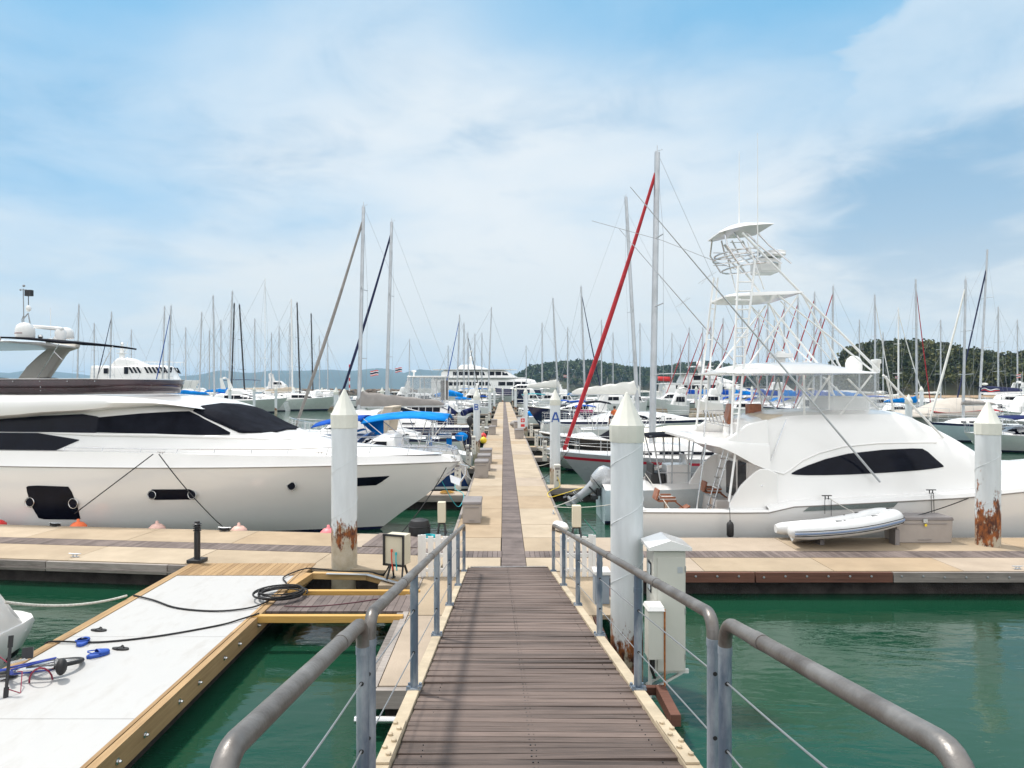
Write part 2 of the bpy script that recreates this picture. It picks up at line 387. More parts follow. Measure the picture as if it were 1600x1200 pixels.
# breakwater of piled rock across the harbour mouth
mb = MB(); rng = random.Random(5)
for i in range(620):
    X = rng.uniform(-150, 30); u = rng.uniform(-1, 1); s = rng.uniform(.7, 1.5)
    c = Vector((X, 440+u*5, 2.9*(1-abs(u))+rng.uniform(-.3, .3)))
    vs = []
    for a in (-1, 1):
        for b in (-1, 1):
            for e in (-1, 1): vs.append(c+Vector((a*s*rng.uniform(.5, 1), b*s*rng.uniform(.5, 1), e*s*.6*rng.uniform(.5, 1))))
    mb.add(vs, [(0, 1, 3, 2), (4, 6, 7, 5), (0, 4, 5, 1), (2, 3, 7, 6), (0, 2, 6, 4), (1, 5, 7, 3)])
for k in range(2): mb.bx(-155, 35, 438, 442, -1, 1.8+k*.01)
tag(mb.build('breakwater', rock_m, smooth=0), 'low breakwater of piled brown rocks across the far harbour mouth', 'breakwater')
def haze():
    m = bpy.data.materials.new('haze_air'); m.use_nodes = True; N = m.node_tree.nodes; L = m.node_tree.links; N.remove(N['Principled BSDF'])
    v = N.new('ShaderNodeVolumePrincipled'); v.inputs['Color'].default_value = (.44, .70, .96, 1); v.inputs['Density'].default_value = 1.05e-4; v.inputs['Anisotropy'].default_value = .1
    L.new(v.outputs[0], N['Material Output'].inputs['Volume'])
    o = MB().bx(-10500, 10500, -800, 9600, -3, 215).build('haze', m, smooth=0); o['kind'] = 'stuff'
haze()

# ------------------------------------------------------------------ floating piers
conc = [M('dock_concrete_'+n, c, .85, var=.15, scale=1.2, bump=.3, bscale=45, world=True, lo=.3, hi=.75, det=10) for n, c in (('sand', (.35, .275, .19)), ('pale', (.40, .325, .235)), ('warm', (.35, .262, .170)), ('pink', (.37, .30, .23)))]
def woodmat(name, c1, c2, stretch, var=.3):
    """weathered boards: grain along one axis, and each board its own tone"""
    m = bpy.data.materials.new(name); m.use_nodes = True; nt = m.node_tree; N = nt.nodes; L = nt.links; p = N['Principled BSDF']; p.inputs['Roughness'].default_value = .75
    tc = N.new('ShaderNodeTexCoord'); mp = N.new('ShaderNodeMapping'); mp.inputs['Scale'].default_value = stretch; L.new(tc.outputs['Object'], mp.inputs[0])
    n = N.new('ShaderNodeTexNoise'); n.inputs['Scale'].default_value = 1; n.inputs['Detail'].default_value = 7; n.inputs['Roughness'].default_value = .7; L.new(mp.outputs[0], n.inputs['Vector'])
    n2 = N.new('ShaderNodeTexNoise'); n2.inputs['Scale'].default_value = 1.1; n2.inputs['Detail'].default_value = 4; L.new(tc.outputs['Object'], n2.inputs['Vector'])
    at = N.new('ShaderNodeAttribute'); at.attribute_name = 'board_tone'
    a = N.new('ShaderNodeMath'); a.operation = 'MULTIPLY_ADD'; L.new(at.outputs['Fac'], a.inputs[0]); a.inputs[1].default_value = .35; L.new(n.outputs['Fac'], a.inputs[2])
    b = N.new('ShaderNodeMath'); b.operation = 'MULTIPLY_ADD'; L.new(n2.outputs['Fac'], b.inputs[0]); b.inputs[1].default_value = .55; L.new(a.outputs[0], b.inputs[2])
    mr = N.new('ShaderNodeMapRange'); L.new(b.outputs[0], mr.inputs[0]); mr.inputs[1].default_value = .60; mr.inputs[2].default_value = 1.22
    mx = N.new('ShaderNodeMix'); mx.data_type = 'RGBA'; L.new(mr.outputs[0], mx.inputs[0]); mx.inputs[6].default_value = (*c1, 1); mx.inputs[7].default_value = (*c2, 1)
    L.new(mx.outputs[2], p.inputs['Base Color'])
    bp = N.new('ShaderNodeBump'); bp.inputs['Strength'].default_value = .45; bp.inputs['Distance'].default_value = .01; L.new(n.outputs['Fac'], bp.inputs['Height']); L.new(bp.outputs[0], p.inputs['Normal'])
    return m
def tone(o, per=6, seed=1):
    me = o.data; rng = np.random.default_rng(seed); at = me.attributes.new('board_tone', 'FLOAT', 'FACE'); n = len(me.polygons)
    at.data.foreach_set('value', np.repeat(rng.uniform(0, 1, n//per+1), per)[:n].astype(np.float32)); return o
deckwood_x = woodmat('gangway_boards', (.030, .020, .016), (.190, .138, .115), (2.2, 60, 60))
deckwood_y = woodmat('strip_boards', (.060, .044, .040), (.19, .150, .135), (3, 3, 3))
fascia = woodmat('grey_fascia_timber', (.10, .085, .075), (.34, .30, .27), (1.2, 25, 25))
fascia_red = woodmat('brown_fascia_timber', (.055, .020, .012), (.17, .070, .045), (1.2, 25, 25))
newwood = woodmat('new_pine_timber', (.30, .165, .055), (.52, .34, .15), (1.5, 30, 30))
newwood_y = woodmat('new_pine_timber_long', (.20, .115, .045), (.40, .26, .125), (30, 1.5, 30))
floatm = M('float_underside', (.030, .024, .022), .85, var=.5, scale=3, bump=.5)
def xform(mb, M4): mb.v = [tuple(M4 @ Vector(v)) for v in mb.v]
def pier_surface(name, segs, strips, joints, z=.5, M4=None, seed=1, th=.07, gap=.014):
    """concrete panels: segs are (u0, u1) bands across, joints the positions along; all in (u, w) with w along the pier"""
    rng = random.Random(seed); mb = MB()
    for (u0, u1) in segs:
        for w0, w1 in zip(joints, joints[1:]):
            mb.bx(u0+gap/2, u1-gap/2, w0+gap/2, w1-gap/2, z-th, z+rng.uniform(-.002, .002), rng.choice((0, 0, 1, 1, 2, 3)))
    if M4: xform(mb, M4)
    return struct(mb.build(name, conc, smooth=0))
def frange(a, b, s):
    r = []; x = a
    while x < b-1e-6: r.append(x); x += s
    r.append(b); return r
# main pier, running away from the camera
PL, PR, PEND = -1.19, 1.53, 172.0
jm = [16.42]+frange(18.0, PEND, 2.35)
pier_surface('pier', [(PL, -.05), (.46, PR)], None, jm, seed=3)
mb = MB()
y = 13.52
while y < 62:
    mb.bx(-.045, .455, y, y+.118, .44, .503); y += .128
while y < PEND:
    mb.bx(-.045, .455, y, y+.62, .44, .503); y += .64
struct(tone(mb.build('pier_boardwalk_strip', deckwood_y, smooth=0)))
mb = MB()
for y0, y1 in zip(jm[::2], jm[2::2]):
    for x in (PL-.04, PR+.04): mb.bx(x-.035, x+.035, y0+.01, y1-.01, .30, .485)
struct(tone(mb.build('pier_edge_timber', fascia, smooth=0), seed=4))
mb = MB()
for y in frange(17, PEND, 4.7): mb.bx(PL+.12, PR-.12, y, y+4.0, -.3, .43)
mb.bx(PL+.02, PR-.02, 16.5, PEND, .36, .43)
struct(mb.build('pier_floats', floatm, smooth=0))
# cross dock to the right of the gangway
jr = [-1.19, .46-.52, .46, 1.75]+frange(4.05, 36, 2.6)
jr = [.46, 1.60]+frange(3.95, 36.5, 2.55)
Mx = Matrix(((0, 1, 0, 0), (1, 0, 0, 0), (0, 0, 1, 0), (0, 0, 0, 1)))      # (u, w) -> (w, u): runs along X
pier_surface('cross_dock', [(13.42, 14.48), (15.06, 16.40)], None, jr, M4=Mx, seed=8)
pier_surface('cross_dock_near_gangway', [(13.50, 14.48), (15.06, 16.40)], None, [-1.19, -.06], M4=Mx, seed=9)
mb = MB(); x = .462
while x < 36: mb.bx(x, x+.098, 14.49, 15.05, .44, .503); x += .106
x = -1.19
while x < -.1: mb.bx(x, x+.098, 14.49, 15.05, .44, .503); x += .106
struct(tone(mb.build('cross_dock_boardwalk_strip', deckwood_y, smooth=0), seed=5))
mb = MB()
segs = [(1.92, 4.9, 1), (4.93, 7.60, 1), (7.62, 11.1, 0), (11.14, 14.6, 0), (14.63, 19, 0), (19.03, 24, 0), (24.03, 36, 0)]
for a, b, k in segs: mb.bx(a, b, 13.33, 13.41, .30, .488, k)
for a, b in ((1.6, 9), (9.02, 20), (20.02, 36)): mb.bx(a, b, 16.42, 16.49, .30, .488, 0)
struct(tone(mb.build('cross_dock_edge_timber', [fascia, fascia_red], smooth=0), seed=6))
mb = MB()
for a, b, k in segs:
    x = a+.15
    while x < b-.1: mb.lathe([(.022, 0), (.022, .012), (.010, .016)], (x, 13.33, .42 if int(x*10) % 2 else .40), 8, 0, axis=(0, -1, 0)); x += .42
struct(mb.build('dock_edge_bolts', wire))
mb = MB().bx(1.8, 36, 13.60, 16.3, -.3, .42).bx(-1.1, 1.7, 13.6, 16.6, -.3, .42)
struct(mb.build('cross_dock_floats', floatm, smooth=0))
# cross dock to the left, turned a few degrees
LA = -math.atan(.115)
ML = Matrix.Translation((0, 13.2, 0)) @ Matrix.Rotation(LA, 4, 'Z')
MLx = ML @ Mx
LW = 3.23
jl = [-u for u in frange(1.32, 30, 2.62)][::-1]
pier_surface('left_dock', [(.0, 1.26), (1.86, LW)], None, jl, M4=MLx, seed=12)
mb = MB(); x = -1.32
while x > -30: mb.bx(x-.098, x, 1.27, 1.85, .44, .503); x -= .106
xform(mb, ML); struct(tone(mb.build('left_dock_boardwalk_strip', deckwood_y, smooth=0), seed=7))
mb = MB()
for a, b in ((-30, -9.6), (-9.58, -6.9), (-6.88, -5.0)): mb.bx(a, b, -.085, -.01, .29, .485)
for a, b in ((-30, -14.5), (-14.48, -8), (-7.98, -1.3)): mb.bx(a, b, LW+.01, LW+.08, .30, .485)
mb.bx(-30, -5.0, -.11, -.088, .33, .36)
xform(mb, ML); struct(tone(mb.build('left_dock_edge_timber', fascia, smooth=0), seed=8))
mb = MB().bx(-30, -1.4, .15, LW-.1, -.3, .42); xform(mb, ML); struct(mb.build('left_dock_floats', floatm, smooth=0))
# grey boards let into the left dock beside the pile, and the dark frame round the pile
mb = MB(); x = -3.45
while x < -2.25: mb.bx(x, x+.135, 1.88, LW+.02, .503, .520); x += .142
xform(mb, ML); struct(tone(mb.build('boards_over_dock_joint', deckwood_y, smooth=0), seed=9))
# landing float under the foot of the gangway
pier_surface('landing_float', [(-1.52, .15), (.16, 1.40)], None, [8.25, 10.8], seed=14)
pier_surface('landing_float', [(-1.52, .15), (.16, 1.84)], None, [10.81, 13.36], seed=15)
mb = MB().bx(-1.62, -1.53, 8.2, 13.2, .27, .488).bx(-1.72, -1.63, 8.2, 12.0, .25, .47).bx(-1.6, 1.40, 8.14, 8.24, .27, .488)
mb.bx(1.42, 1.50, 8.2, 10.8, .24, .478, 1).bx(1.86, 1.94, 10.85, 13.3, .24, .478, 1)
struct(tone(mb.build('landing_float_edge_timber', [fascia, fascia_red], smooth=0), seed=10))
mb = MB().bx(-1.45, 1.35, 8.35, 13.4, -.3, .42); struct(mb.build('landing_float_body', floatm, smooth=0))
mb = MB().tube([(-1.75, 8.02, .20), (1.7, 8.02, .20)], .045, 12); struct(mb.build('landing_float_guide_tube', steel))
# finger docks
def finger(x0, x1, Yc, w=.85):
    mb = MB(); n = max(1, int(abs(x1-x0)/2.4)); s = (x1-x0)/n
    for i in range(n): mb.bx(x0+i*s, x0+(i+1)*s-.012*(1 if s > 0 else -1), Yc-w/2, Yc+w/2, .40, .497, (i*7+int(Yc)) % 4)
    mb.bx(x0, x1, Yc-w/2-.06, Yc-w/2-.004, .27, .482, 4); mb.bx(x0, x1, Yc+w/2+.004, Yc+w/2+.06, .27, .482, 4); mb.bx(x0, x1, Yc-w/2+.08, Yc+w/2-.08, -.25, .39, 5)
    return struct(tone(mb.build('finger_dock', conc+[fascia, floatm], smooth=0)))
for Yc, ln in ((25.0, 10), (35.8, 9), (42.0, 9), (50, 10), (59, 9), (68, 9), (78, 9), (90, 9), (104, 9), (120, 9), (138, 9)): finger(PR+.08, PR+.08+ln, Yc)
for Yc, ln in ((23.4, 9), (31.0, 9), (40.6, 9), (48.6, 9), (58, 10), (68, 10), (80, 10), (94, 10), (110, 10), (128, 10)): finger(PL-.08, PL-.08-ln, Yc)

# ------------------------------------------------------------------ gangway
def build_gangway():
    sl = .1546; an = math.atan(sl); RX = Matrix.Rotation(-an, 3, 'X')
    g = lambda Y: .555+sl*(13.5-Y); sh = lambda Y: -.0095*(Y-3.64)
    t = thing('gangway', 'weathered timber gangway with grey pipe handrails sloping down to the docks', 'gangway', (.17, 13.5, .5))
    off = Vector((-.17, -13.5, -.5)); T = lambda x, Y, z: Vector((x+sh(Y), Y, z))+off
    mb = MB(); rng = random.Random(2); Y = 13.46; i = 0
    while Y > -1.6:
        w = .0790; dz = rng.uniform(-.003, .003)
        mb.box(T(.185, Y-w/2, g(Y-w/2)-.016+dz), (1.56+rng.uniform(-.004, .004), w, .032), 0, rot=RX @ Matrix.Rotation(rng.uniform(-.012, .012), 3, 'Y'))
        Y -= .0845; i += 1
    nb = len(mb.f); Y = 13.42
    while Y > 1.2:
        for x, sz in ((-.46, .006), (.16, .009), (.185, .006), (.86, .006)): mb.box(T(x+rng.uniform(-.004, .004), Y, g(Y)-.0005), (sz, sz, .007), 1, rot=RX)
        Y -= .0845
    tone(mb.build('deck_boards', [deckwood_x, blackmet], t, smooth=0), seed=3)
    beamm = M('beige_painted_steel', (.44, .36, .25), .6, var=.2, scale=4, bump=.2)
    for s, x in ((-1, -.645), (1, 1.00)):
        mb = MB(); mb.beam(T(x, 13.5, g(13.5)-.07), T(x, -1.6, g(-1.6)-.07), .085, .19)
        mb.beam(T(x, 13.5, g(13.5)-.16), T(x, -1.6, g(-1.6)-.16), .12, .02)
        mb.build('side_beam', beamm, t, smooth=0, bev=.004)
        mb = MB(); mb.beam(T(x-s*.003, 4.28, g(4.28)+.034), T(x-s*.003, 3.6, g(3.6)+.034), .075, .012)
        for k in range(6): Yb = 4.2-k*.1; mb.lathe([(.016, 0), (.016, .014), (.008, .018)], T(x-s*.003+(.018 if k % 2 else -.018), Yb, g(Yb)+.040), 6)
        mb.build('splice_plate', beamm, t, smooth=0)
    mb = MB(); mb.beam(T(.185, 13.46, g(13.46)+.006), T(.185, 13.72, .515), 1.5, .012); mb.build('foot_plate', steel, t, smooth=0)
    galv = M('galvanised_steel', (.085, .115, .155), .42, metal=.35, var=.35, scale=7, col2=(.42, .46, .50), lo=.42, hi=.72, bump=.1, det=8, stretch=(1, 1, .35))
    worn = M('worn_galvanised_rail', (.075, .064, .056), .38, metal=.4, var=.35, scale=4.5, col2=(.24, .23, .22), lo=.38, hi=.68, det=10, bump=.1, bscale=60)
    RH = .875
    for x in (-.645, 1.00):
        for grp in ((1.50, 3.10), (3.27, 5.02, 6.9, 8.75, 10.62, 12.55)):
            posts = grp
            pts = [T(x, posts[0], g(posts[0])+RH-.13)]
            for a in range(1, 7):
                th = a/6*math.pi/2; pts.append(T(x, posts[0]+.10*(1-math.cos(th)), g(posts[0])+RH-.10+.10*math.sin(th)-sl*.1*(1-math.cos(th))))
            e = posts[-1]
            for a in range(0, 7):
                th = a/6*math.pi/2; pts.append(T(x, e-.10*(1-math.sin(th)), g(e)+RH-.10+.10*math.cos(th)+sl*.10*(1-math.sin(th))))
            pts.append(T(x, e, g(e)+RH-.13))
            mb = MB(); mb.tube(pts, .0305, 16)
            Yc = posts[0]+1.15
            while Yc < e: mb.tube([T(x, Yc, g(Yc)+RH), T(x, Yc+.09, g(Yc+.09)+RH)], .0330, 16); Yc += 1.87
            mb.build('handrail', worn, t, smooth=60)
            for Yp in posts:
                mb = MB(); mb.tube([T(x, Yp, g(Yp)+.01), T(x, Yp, g(Yp)+RH-(.11 if Yp in (posts[0], e) else .02))], .0295, 14)
                mb.tube([T(x, Yp, g(Yp)+RH-.145), T(x, Yp, g(Yp)+RH-.11)], .0325, 14)
                mb.box(T(x, Yp, g(Yp)+.030), (.105, .12, .012), rot=RX)
                for a in (-.04, .04):
                    mb.lathe([(.012, 0), (.012, .016)], T(x+a, Yp+.045, g(Yp)+.03), 6); mb.lathe([(.012, 0), (.012, .016)], T(x+a, Yp-.045, g(Yp)+.045), 6)
                po = mb.build('post', galv, t, smooth=50)
                for h in (.30, .605): MB().tube([T(x, Yp-.0312, g(Yp)+h), T(x, Yp+.0312, g(Yp)+h)], .0105, 10).build('cable_hole', blackrub, po)
        for h in (.30, .605):
            mb = MB()
            for a, b in ((1.50, 3.10), (3.27, 12.55)):
                mb.tube([T(x, lerp(a, b, k/12), g(lerp(a, b, k/12))+h-.012*math.sin(math.pi*k/12)) for k in range(13)], .0042, 6)
            mb.build('cable', wire, t)
build_gangway()

# ------------------------------------------------------------------ piles
def pile_material(name, rust_h, seed, RW=.62, TH=.80):
    m = bpy.data.materials.new(name); m.use_nodes = True; nt = m.node_tree; N = nt.nodes; L = nt.links; p = N['Principled BSDF']; p.inputs['Roughness'].default_value = .42
    tc = N.new('ShaderNodeTexCoord'); sep = N.new('ShaderNodeSeparateXYZ'); L.new(tc.outputs['Object'], sep.inputs[0])
    def nz(sc, st, det=6):
        mp = N.new('ShaderNodeMapping'); mp.inputs['Scale'].default_value = st; mp.inputs['Location'].default_value = (seed, seed*2, seed); L.new(tc.outputs['Object'], mp.inputs[0])
        n = N.new('ShaderNodeTexNoise'); n.inputs['Scale'].default_value = sc; n.inputs['Detail'].default_value = det; n.inputs['Roughness'].default_value = .65; L.new(mp.outputs[0], n.inputs['Vector']); return n.outputs['Fac']
    def mm(op, a, b, c=None):
        n = N.new('ShaderNodeMath'); n.operation = op
        for i, v in enumerate((a, b, c)):
            if v is None: continue
            if hasattr(v, 'links'): L.new(v, n.inputs[i])
            else: n.inputs[i].default_value = v
        return n.outputs[0]
    def rmp(x, a, b):
        n = N.new('ShaderNodeMapRange'); L.new(x, n.inputs[0]); n.inputs[1].default_value = a; n.inputs[2].default_value = b; return n.outputs[0]
    def mix(f, a, b):
        n = N.new('ShaderNodeMix'); n.data_type = 'RGBA'; L.new(f, n.inputs[0])
        for i, v in ((6, a), (7, b)):
            if hasattr(v, 'links'): L.new(v, n.inputs[i])
            else: n.inputs[i].default_value = (*v, 1)
        return n.outputs[2]
    h = mm('SUBTRACT', rust_h, sep.outputs[2])                         # above 0 below the splash line
    streak = nz(3.2, (1.4, 1.4, .35)); fine = nz(14, (1, 1, .5)); 
    sleeve = rmp(mm('ADD', h, mm('MULTIPLY', mm('SUBTRACT', streak, .5), 1.5)), 0.0, .03)      # sleeve worn off
    rustf = rmp(mm('SUBTRACT', mm('ADD', mm('MULTIPLY', streak, 1.0), mm('MULTIPLY', fine, .8)), mm('MULTIPLY', mm('ABSOLUTE', mm('SUBTRACT', h, .12), None), RW)), TH, TH+.1)
    rustc = mix(rmp(nz(9, (1, 1, .5)), .35, .6), (.36, .11, .022), (.060, .020, .012))
    conc_c = mix(rmp(nz(5, (1, 1, 1)), .3, .7), (.36, .30, .21), (.50, .45, .36))
    wh = mix(rmp(nz(2.6, (1, 1, .18), 9), .38, .72), (.68, .715, .735), (.53, .56, .57))
    c = mix(sleeve, wh, conc_c); c = mix(rustf, c, rustc); L.new(c, p.inputs['Base Color'])
    rr = mm('MULTIPLY_ADD', sleeve, .4, .4); L.new(rr, p.inputs['Roughness'])
    bp = N.new('ShaderNodeBump'); bp.inputs['Strength'].default_value = .35; bp.inputs['Distance'].default_value = .02; L.new(mm('ADD', mm('MULTIPLY', sleeve, -.6), mm('MULTIPLY', rustf, .4)), bp.inputs['Height']); L.new(bp.outputs[0], p.inputs['Normal'])
    return m
capm = M('pile_cap_plastic', (.66, .66, .59), .5, var=.05, scale=4)
pile_mats = [pile_material('pile_sleeve_far', .9, 3.3)]
letter = M('blue_lettering', (.01, .07, .33), .6, var=.1)
def pile(X, Y, D, top, label, mat, seam=True, text=None, capw=1.06, group='white capped piles along the piers', n=24, caph=None):
    t = thing('mooring_pile', label, 'pile', (X, Y, 0), random.Random(int(X*100)).uniform(0, .6) if n > 12 else 0, group)
    r = D/2; ch = caph or D*1.02; col = D*.52
    mb = MB(); mb.lathe([(r, -1.0), (r, top-ch-col+.02)], n=n)
    shaft = mb.build('shaft', mat, t, smooth=50)
    if seam:
        mb = MB(); z = 1.0; pts = []
        k = 0
        while True:
            a = k*.25; z = .95+a*.072*D/.5*2.0
            if z > top-ch-col: break
            pts.append((math.cos(a)*(r+.001), math.sin(a)*(r+.001), z)); k += 1
        if len(pts) > 3: mb.tube(pts, .006, 5); mb.build('spiral_seam', mat, t)
    mb = MB(); z0 = top-ch-col
    R_ = r*capw; m = 12 if n > 12 else 8
    mb.lathe([(R_*.985, z0), (R_, z0+.01), (R_*1.01, z0+col), (R_*.93, z0+col+.03), (.02, top-.01), (0.0, top)], n=m, ph=.2)
    mb.build('cap', capm, t, smooth=20)
    if text:
        t.rotation_euler = (0, 0, 0)
        H = D*.92; zc = top-ch-col-.62*D*2.0; Wd = H*.40; th = H*.17; polys = []
        def bar(p, q, w):
            p = Vector(p); q = Vector(q); d = (q-p).normalized(); n_ = Vector((-d.y, d.x))*w/2; k = 8
            polys.append([(p.lerp(q, i/k)+n_, p.lerp(q, i/k)-n_) for i in range(k+1)])
        if text == 'A': bar((-Wd, 0), (-.03*H, H), th); bar((Wd, 0), (.03*H, H), th); bar((-Wd*.62, H*.28), (Wd*.62, H*.28), th*.85)
        else:
            bar((-Wd*.8, 0), (-Wd*.8, H), th)
            for c0, rr_ in ((H*.26, H*.26-th*.45), (H*.745, H*.255-th*.45)):
                for sg in (1, -1): bar((-Wd*.8, c0+sg*rr_), (Wd*.15, c0+sg*rr_), th*.85)
                arcp = [(Wd*.15+rr_*math.cos(a), c0+rr_*math.sin(a)) for a in [(-.5+i/10)*math.pi for i in range(11)]]
                polys.append([(Vector(((1+th*.42/rr_)*(x-Wd*.15)+Wd*.15, c0+(1+th*.42/rr_)*(y-c0))), Vector(((1-th*.42/rr_)*(x-Wd*.15)+Wd*.15, c0+(1-th*.42/rr_)*(y-c0)))) for x, y in arcp])
        mb = MB()
        for i, pr in enumerate(polys): mb.grid([[(math.sin(v.x/r)*(r+.004+i*.0008), -math.cos(v.x/r)*(r+.004+i*.0008), zc+v.y-H*.35) for v in row] for row in pr])
        o = mb.build('letter', letter, t)
    return t
pm1 = pile_material('pile_sleeve_left', 1.30, 1.7, .55); pm2 = pile_material('pile_sleeve_gangway', .60, 2.3, .5, .72); pm3 = pile_material('pile_sleeve_right', 1.15, 7.1, .22); pm4 = pile_material('pile_sleeve_letter', 1.15, 5.5)
pile(-3.21, 13.75, .51, 4.08, 'tall white pile at the left dock edge, rust and bare concrete at its foot', pm1)
pile(1.735, 9.62, .455, 4.04, 'thick white pile right beside the gangway handrail, with rust blotches near its foot', pm2)
pile(11.1, 15.65, .50, 3.80, 'heavily rusted white pile standing through the right dock past the grey box', pm3)
pile(1.96, 26.0, .40, 4.05, 'white pile painted with a blue letter A', pm4, text='A')
pile(-1.52, 38.4, .37, 4.0, 'white pile painted with a blue letter B', pm4, text='B', seam=False)
for X, Y, D, top, lb in ((1.80, 56, .35, 4.1, 'white pile on the right of the long pier, beyond the pile lettered A'), (-1.78, 88, .40, 4.15, 'thin white pile on the left of the long pier, just beyond the pile lettered B'),
        (-1.60, 116, .38, 4.2, 'small distant white pile on the left edge of the long pier'), (-.25, 172.5, .40, 4.2, 'tiny white pile at the very end of the long pier, left of the boardwalk strip'),
        (1.95, 112, .42, 4.2, 'slim white pile on the right pier edge, second beyond the lettered ones'), (2.2, 168, .40, 4.2, 'tiny white pile near the far right corner of the long pier')):
    pile(X, Y, D, top, lb, pile_mats[0], seam=False, n=12)
pile(P(1420, 700, 50).x, 50, .47, 3.65, 'white pile behind the rusted right pile, rising beyond the sportfishing boat bow', pile_mats[0], seam=False, n=16)
# the row of piles in open berths, left and right, each seen against the boats
for i, (px, w, top, lb) in enumerate(((359, 4.6, 604, 'white pile by the bow of the nearest far left boat'), (397, 4.3, 604, 'white pile rising beside the blue sail cover of the far left boats'), (431, 4.2, 604, 'white pile between the far left hulls, right of the blue covered one'),
        (459, 3.6, 604, 'slender white pile near the grey sterns of the far left row'), (483, 3.4, 605, 'white pile at the right part of the far left row'), (503, 3, 605, 'white pile last on the right in the far left row'),
        (525, 7.5, 605, 'white pile just left behind the big left pile'), (567, 7.5, 605, 'white pile in front of the breakwater between the two tall left masts'), (597, 6.5, 605, 'white pile touching the second tall mast on the left'), (607, 4.4, 604, 'white pile right of the second tall mast, against the breakwater'))):
    Y = .42*FP/w
    pile(P(px, 600, Y).x, Y, .42, CAMH+(606-top)/FP*Y, lb, pile_mats[0], seam=False, n=12)
for px, w, top, lb in ((964, 0, 0, ''),):
    pass
for px, Y, lb in ((1037, 118, 'white pile at the left end of the charter fleet row'), (1088, 105, 'white pile in the charter fleet row with grey hulls either side'), (1101, 125, 'thin white pile behind the charter sailboats'), (1141, 100, 'white pile standing before the blue covers of the charter fleet'),
        (1175, 112, 'white pile seen between the tower ladder rails'), (1218, 98, 'white pile seen through the flybridge clear curtains, left'), (1307, 104, 'white pile seen through the flybridge curtains, right'), (1440, 80, 'white pile in front of the wooded hill shore')):
    pile(P(px, 600, Y).x, Y, .42, CAMH+(606-603)/FP*Y, lb, pile_mats[0], seam=False, n=12)
# ------------------------------------------------------------------ hull and cabin tools
class Skin:
    """half surface (y >= 0) kept as triangles, to lay windows and stripes on it"""
    def __init__(s, grid):
        T = []
        for a, b in zip(grid, grid[1:]):
            for j in range(len(a)-1):
                T.append((a[j], a[j+1], b[j+1])); T.append((a[j], b[j+1], b[j]))
        s.T = np.array([[tuple(p) for p in t] for t in T], float)
    def y(s, x, z):
        A = s.T[:, 0]; B = s.T[:, 1]; C = s.T[:, 2]
        d = (B[:, 2]-C[:, 2])*(A[:, 0]-C[:, 0])+(C[:, 0]-B[:, 0])*(A[:, 2]-C[:, 2]); d = np.where(np.abs(d) < 1e-9, 1e-9, d)
        u = ((B[:, 2]-C[:, 2])*(x-C[:, 0])+(C[:, 0]-B[:, 0])*(z-C[:, 2]))/d; v = ((C[:, 2]-A[:, 2])*(x-C[:, 0])+(A[:, 0]-C[:, 0])*(z-C[:, 2]))/d; w = 1-u-v
        lo = np.minimum(np.minimum(u, v), w); ok = lo > -.002
        Y = u*A[:, 1]+v*B[:, 1]+w*C[:, 1]
        if ok.any(): return float(Y[ok].max())
        cx = s.T[:, :, 0].mean(1); cz = s.T[:, :, 2].mean(1); i = np.argmin((cx-x)**2+(cz-z)**2); return float(s.T[i, :, 1].mean())
LEV = [(-.22, .02, 1.3), (-.06, .80, 1.4), (.05, .86, 1.55), (.11, .875, 1.6), (.45, .93, 1.85), (.80, .98, 2.15), (.88, .985, 2.2), (1.0, 1.0, 2.3)]
def hull_grid(L, B, F, rake=1.5, rise=.2, sw=.85, s0=.35, n=18, lev=LEV, x0=0.0, xe=None, srake=0.0, blunt=0.0):
    g = []
    for i in range(n+1):
        t = i/n; s = 1-(1-t)**1.6; row = []
        for j, (f, hb, p) in enumerate(lev):
            e = xe[j] if xe else L-rake*(1-f)**1.15
            st = srake*(1-f); x = x0+st+(e-st)*s
            u = max(0, (s-s0)/(1-s0)); h = 1-u**p if s < 1 else 0
            a = min(1, s/s0); q = sw+(1-sw)*math.sin(a*math.pi/2)
            y = B/2*hb*h*q
            if blunt and f > .5: y = max(y, B/2*blunt*(1-u**8))
            z = F*f*(1+(rise*s*s if f > 0 else 0))
            row.append(Vector((x, max(0, y), z)))
        g.append(row)
    return g
def full_rows(g): return [[Vector((p.x, p.y, p.z)) for p in r[::-1]]+[Vector((p.x, -p.y, p.z)) for p in r] for r in g]
def hull_obj(g, parent, mats, rowm, name='hull', smooth=30, transom=True):
    n = len(g[0]); mb = MB(); rows = full_rows(g); rm = rowm[::-1]+[rowm[0]]+rowm
    mb.grid(rows, mats=rm)
    if transom: mb.add(rows[0], [tuple(range(len(rows[0])))], rowm[len(rowm)//2])
    return mb.build(name, mats, parent, smooth=smooth)
def deck_obj(g, parent, mat, camber=.06, inset=.0, dz=-.02, s_from=0, name='deck'):
    mb = MB(); rows = []
    for r in g[s_from:]:
        p = r[-1]; w = max(0, p.y-inset); rows.append([(p.x, w, p.z+dz), (p.x, w*.5, p.z+dz+camber*.8*min(1, w)), (p.x, 0, p.z+dz+camber*min(1, w)), (p.x, -w*.5, p.z+dz+camber*.8*min(1, w)), (p.x, -w, p.z+dz)])
    mb.grid(rows); return mb.build(name, mat, parent, smooth=60)
def edge_tube(g, parent, mat, r=.03, dz=0.0, name='rub_rail', out=.0, k=-1, s_from=0):
    mb = MB()
    for s in (1, -1): mb.tube([(a[k].x, s*(a[k].y+out), a[k].z+dz) for a in g[s_from:]], r, 6)
    return mb.build(name, mat, parent)
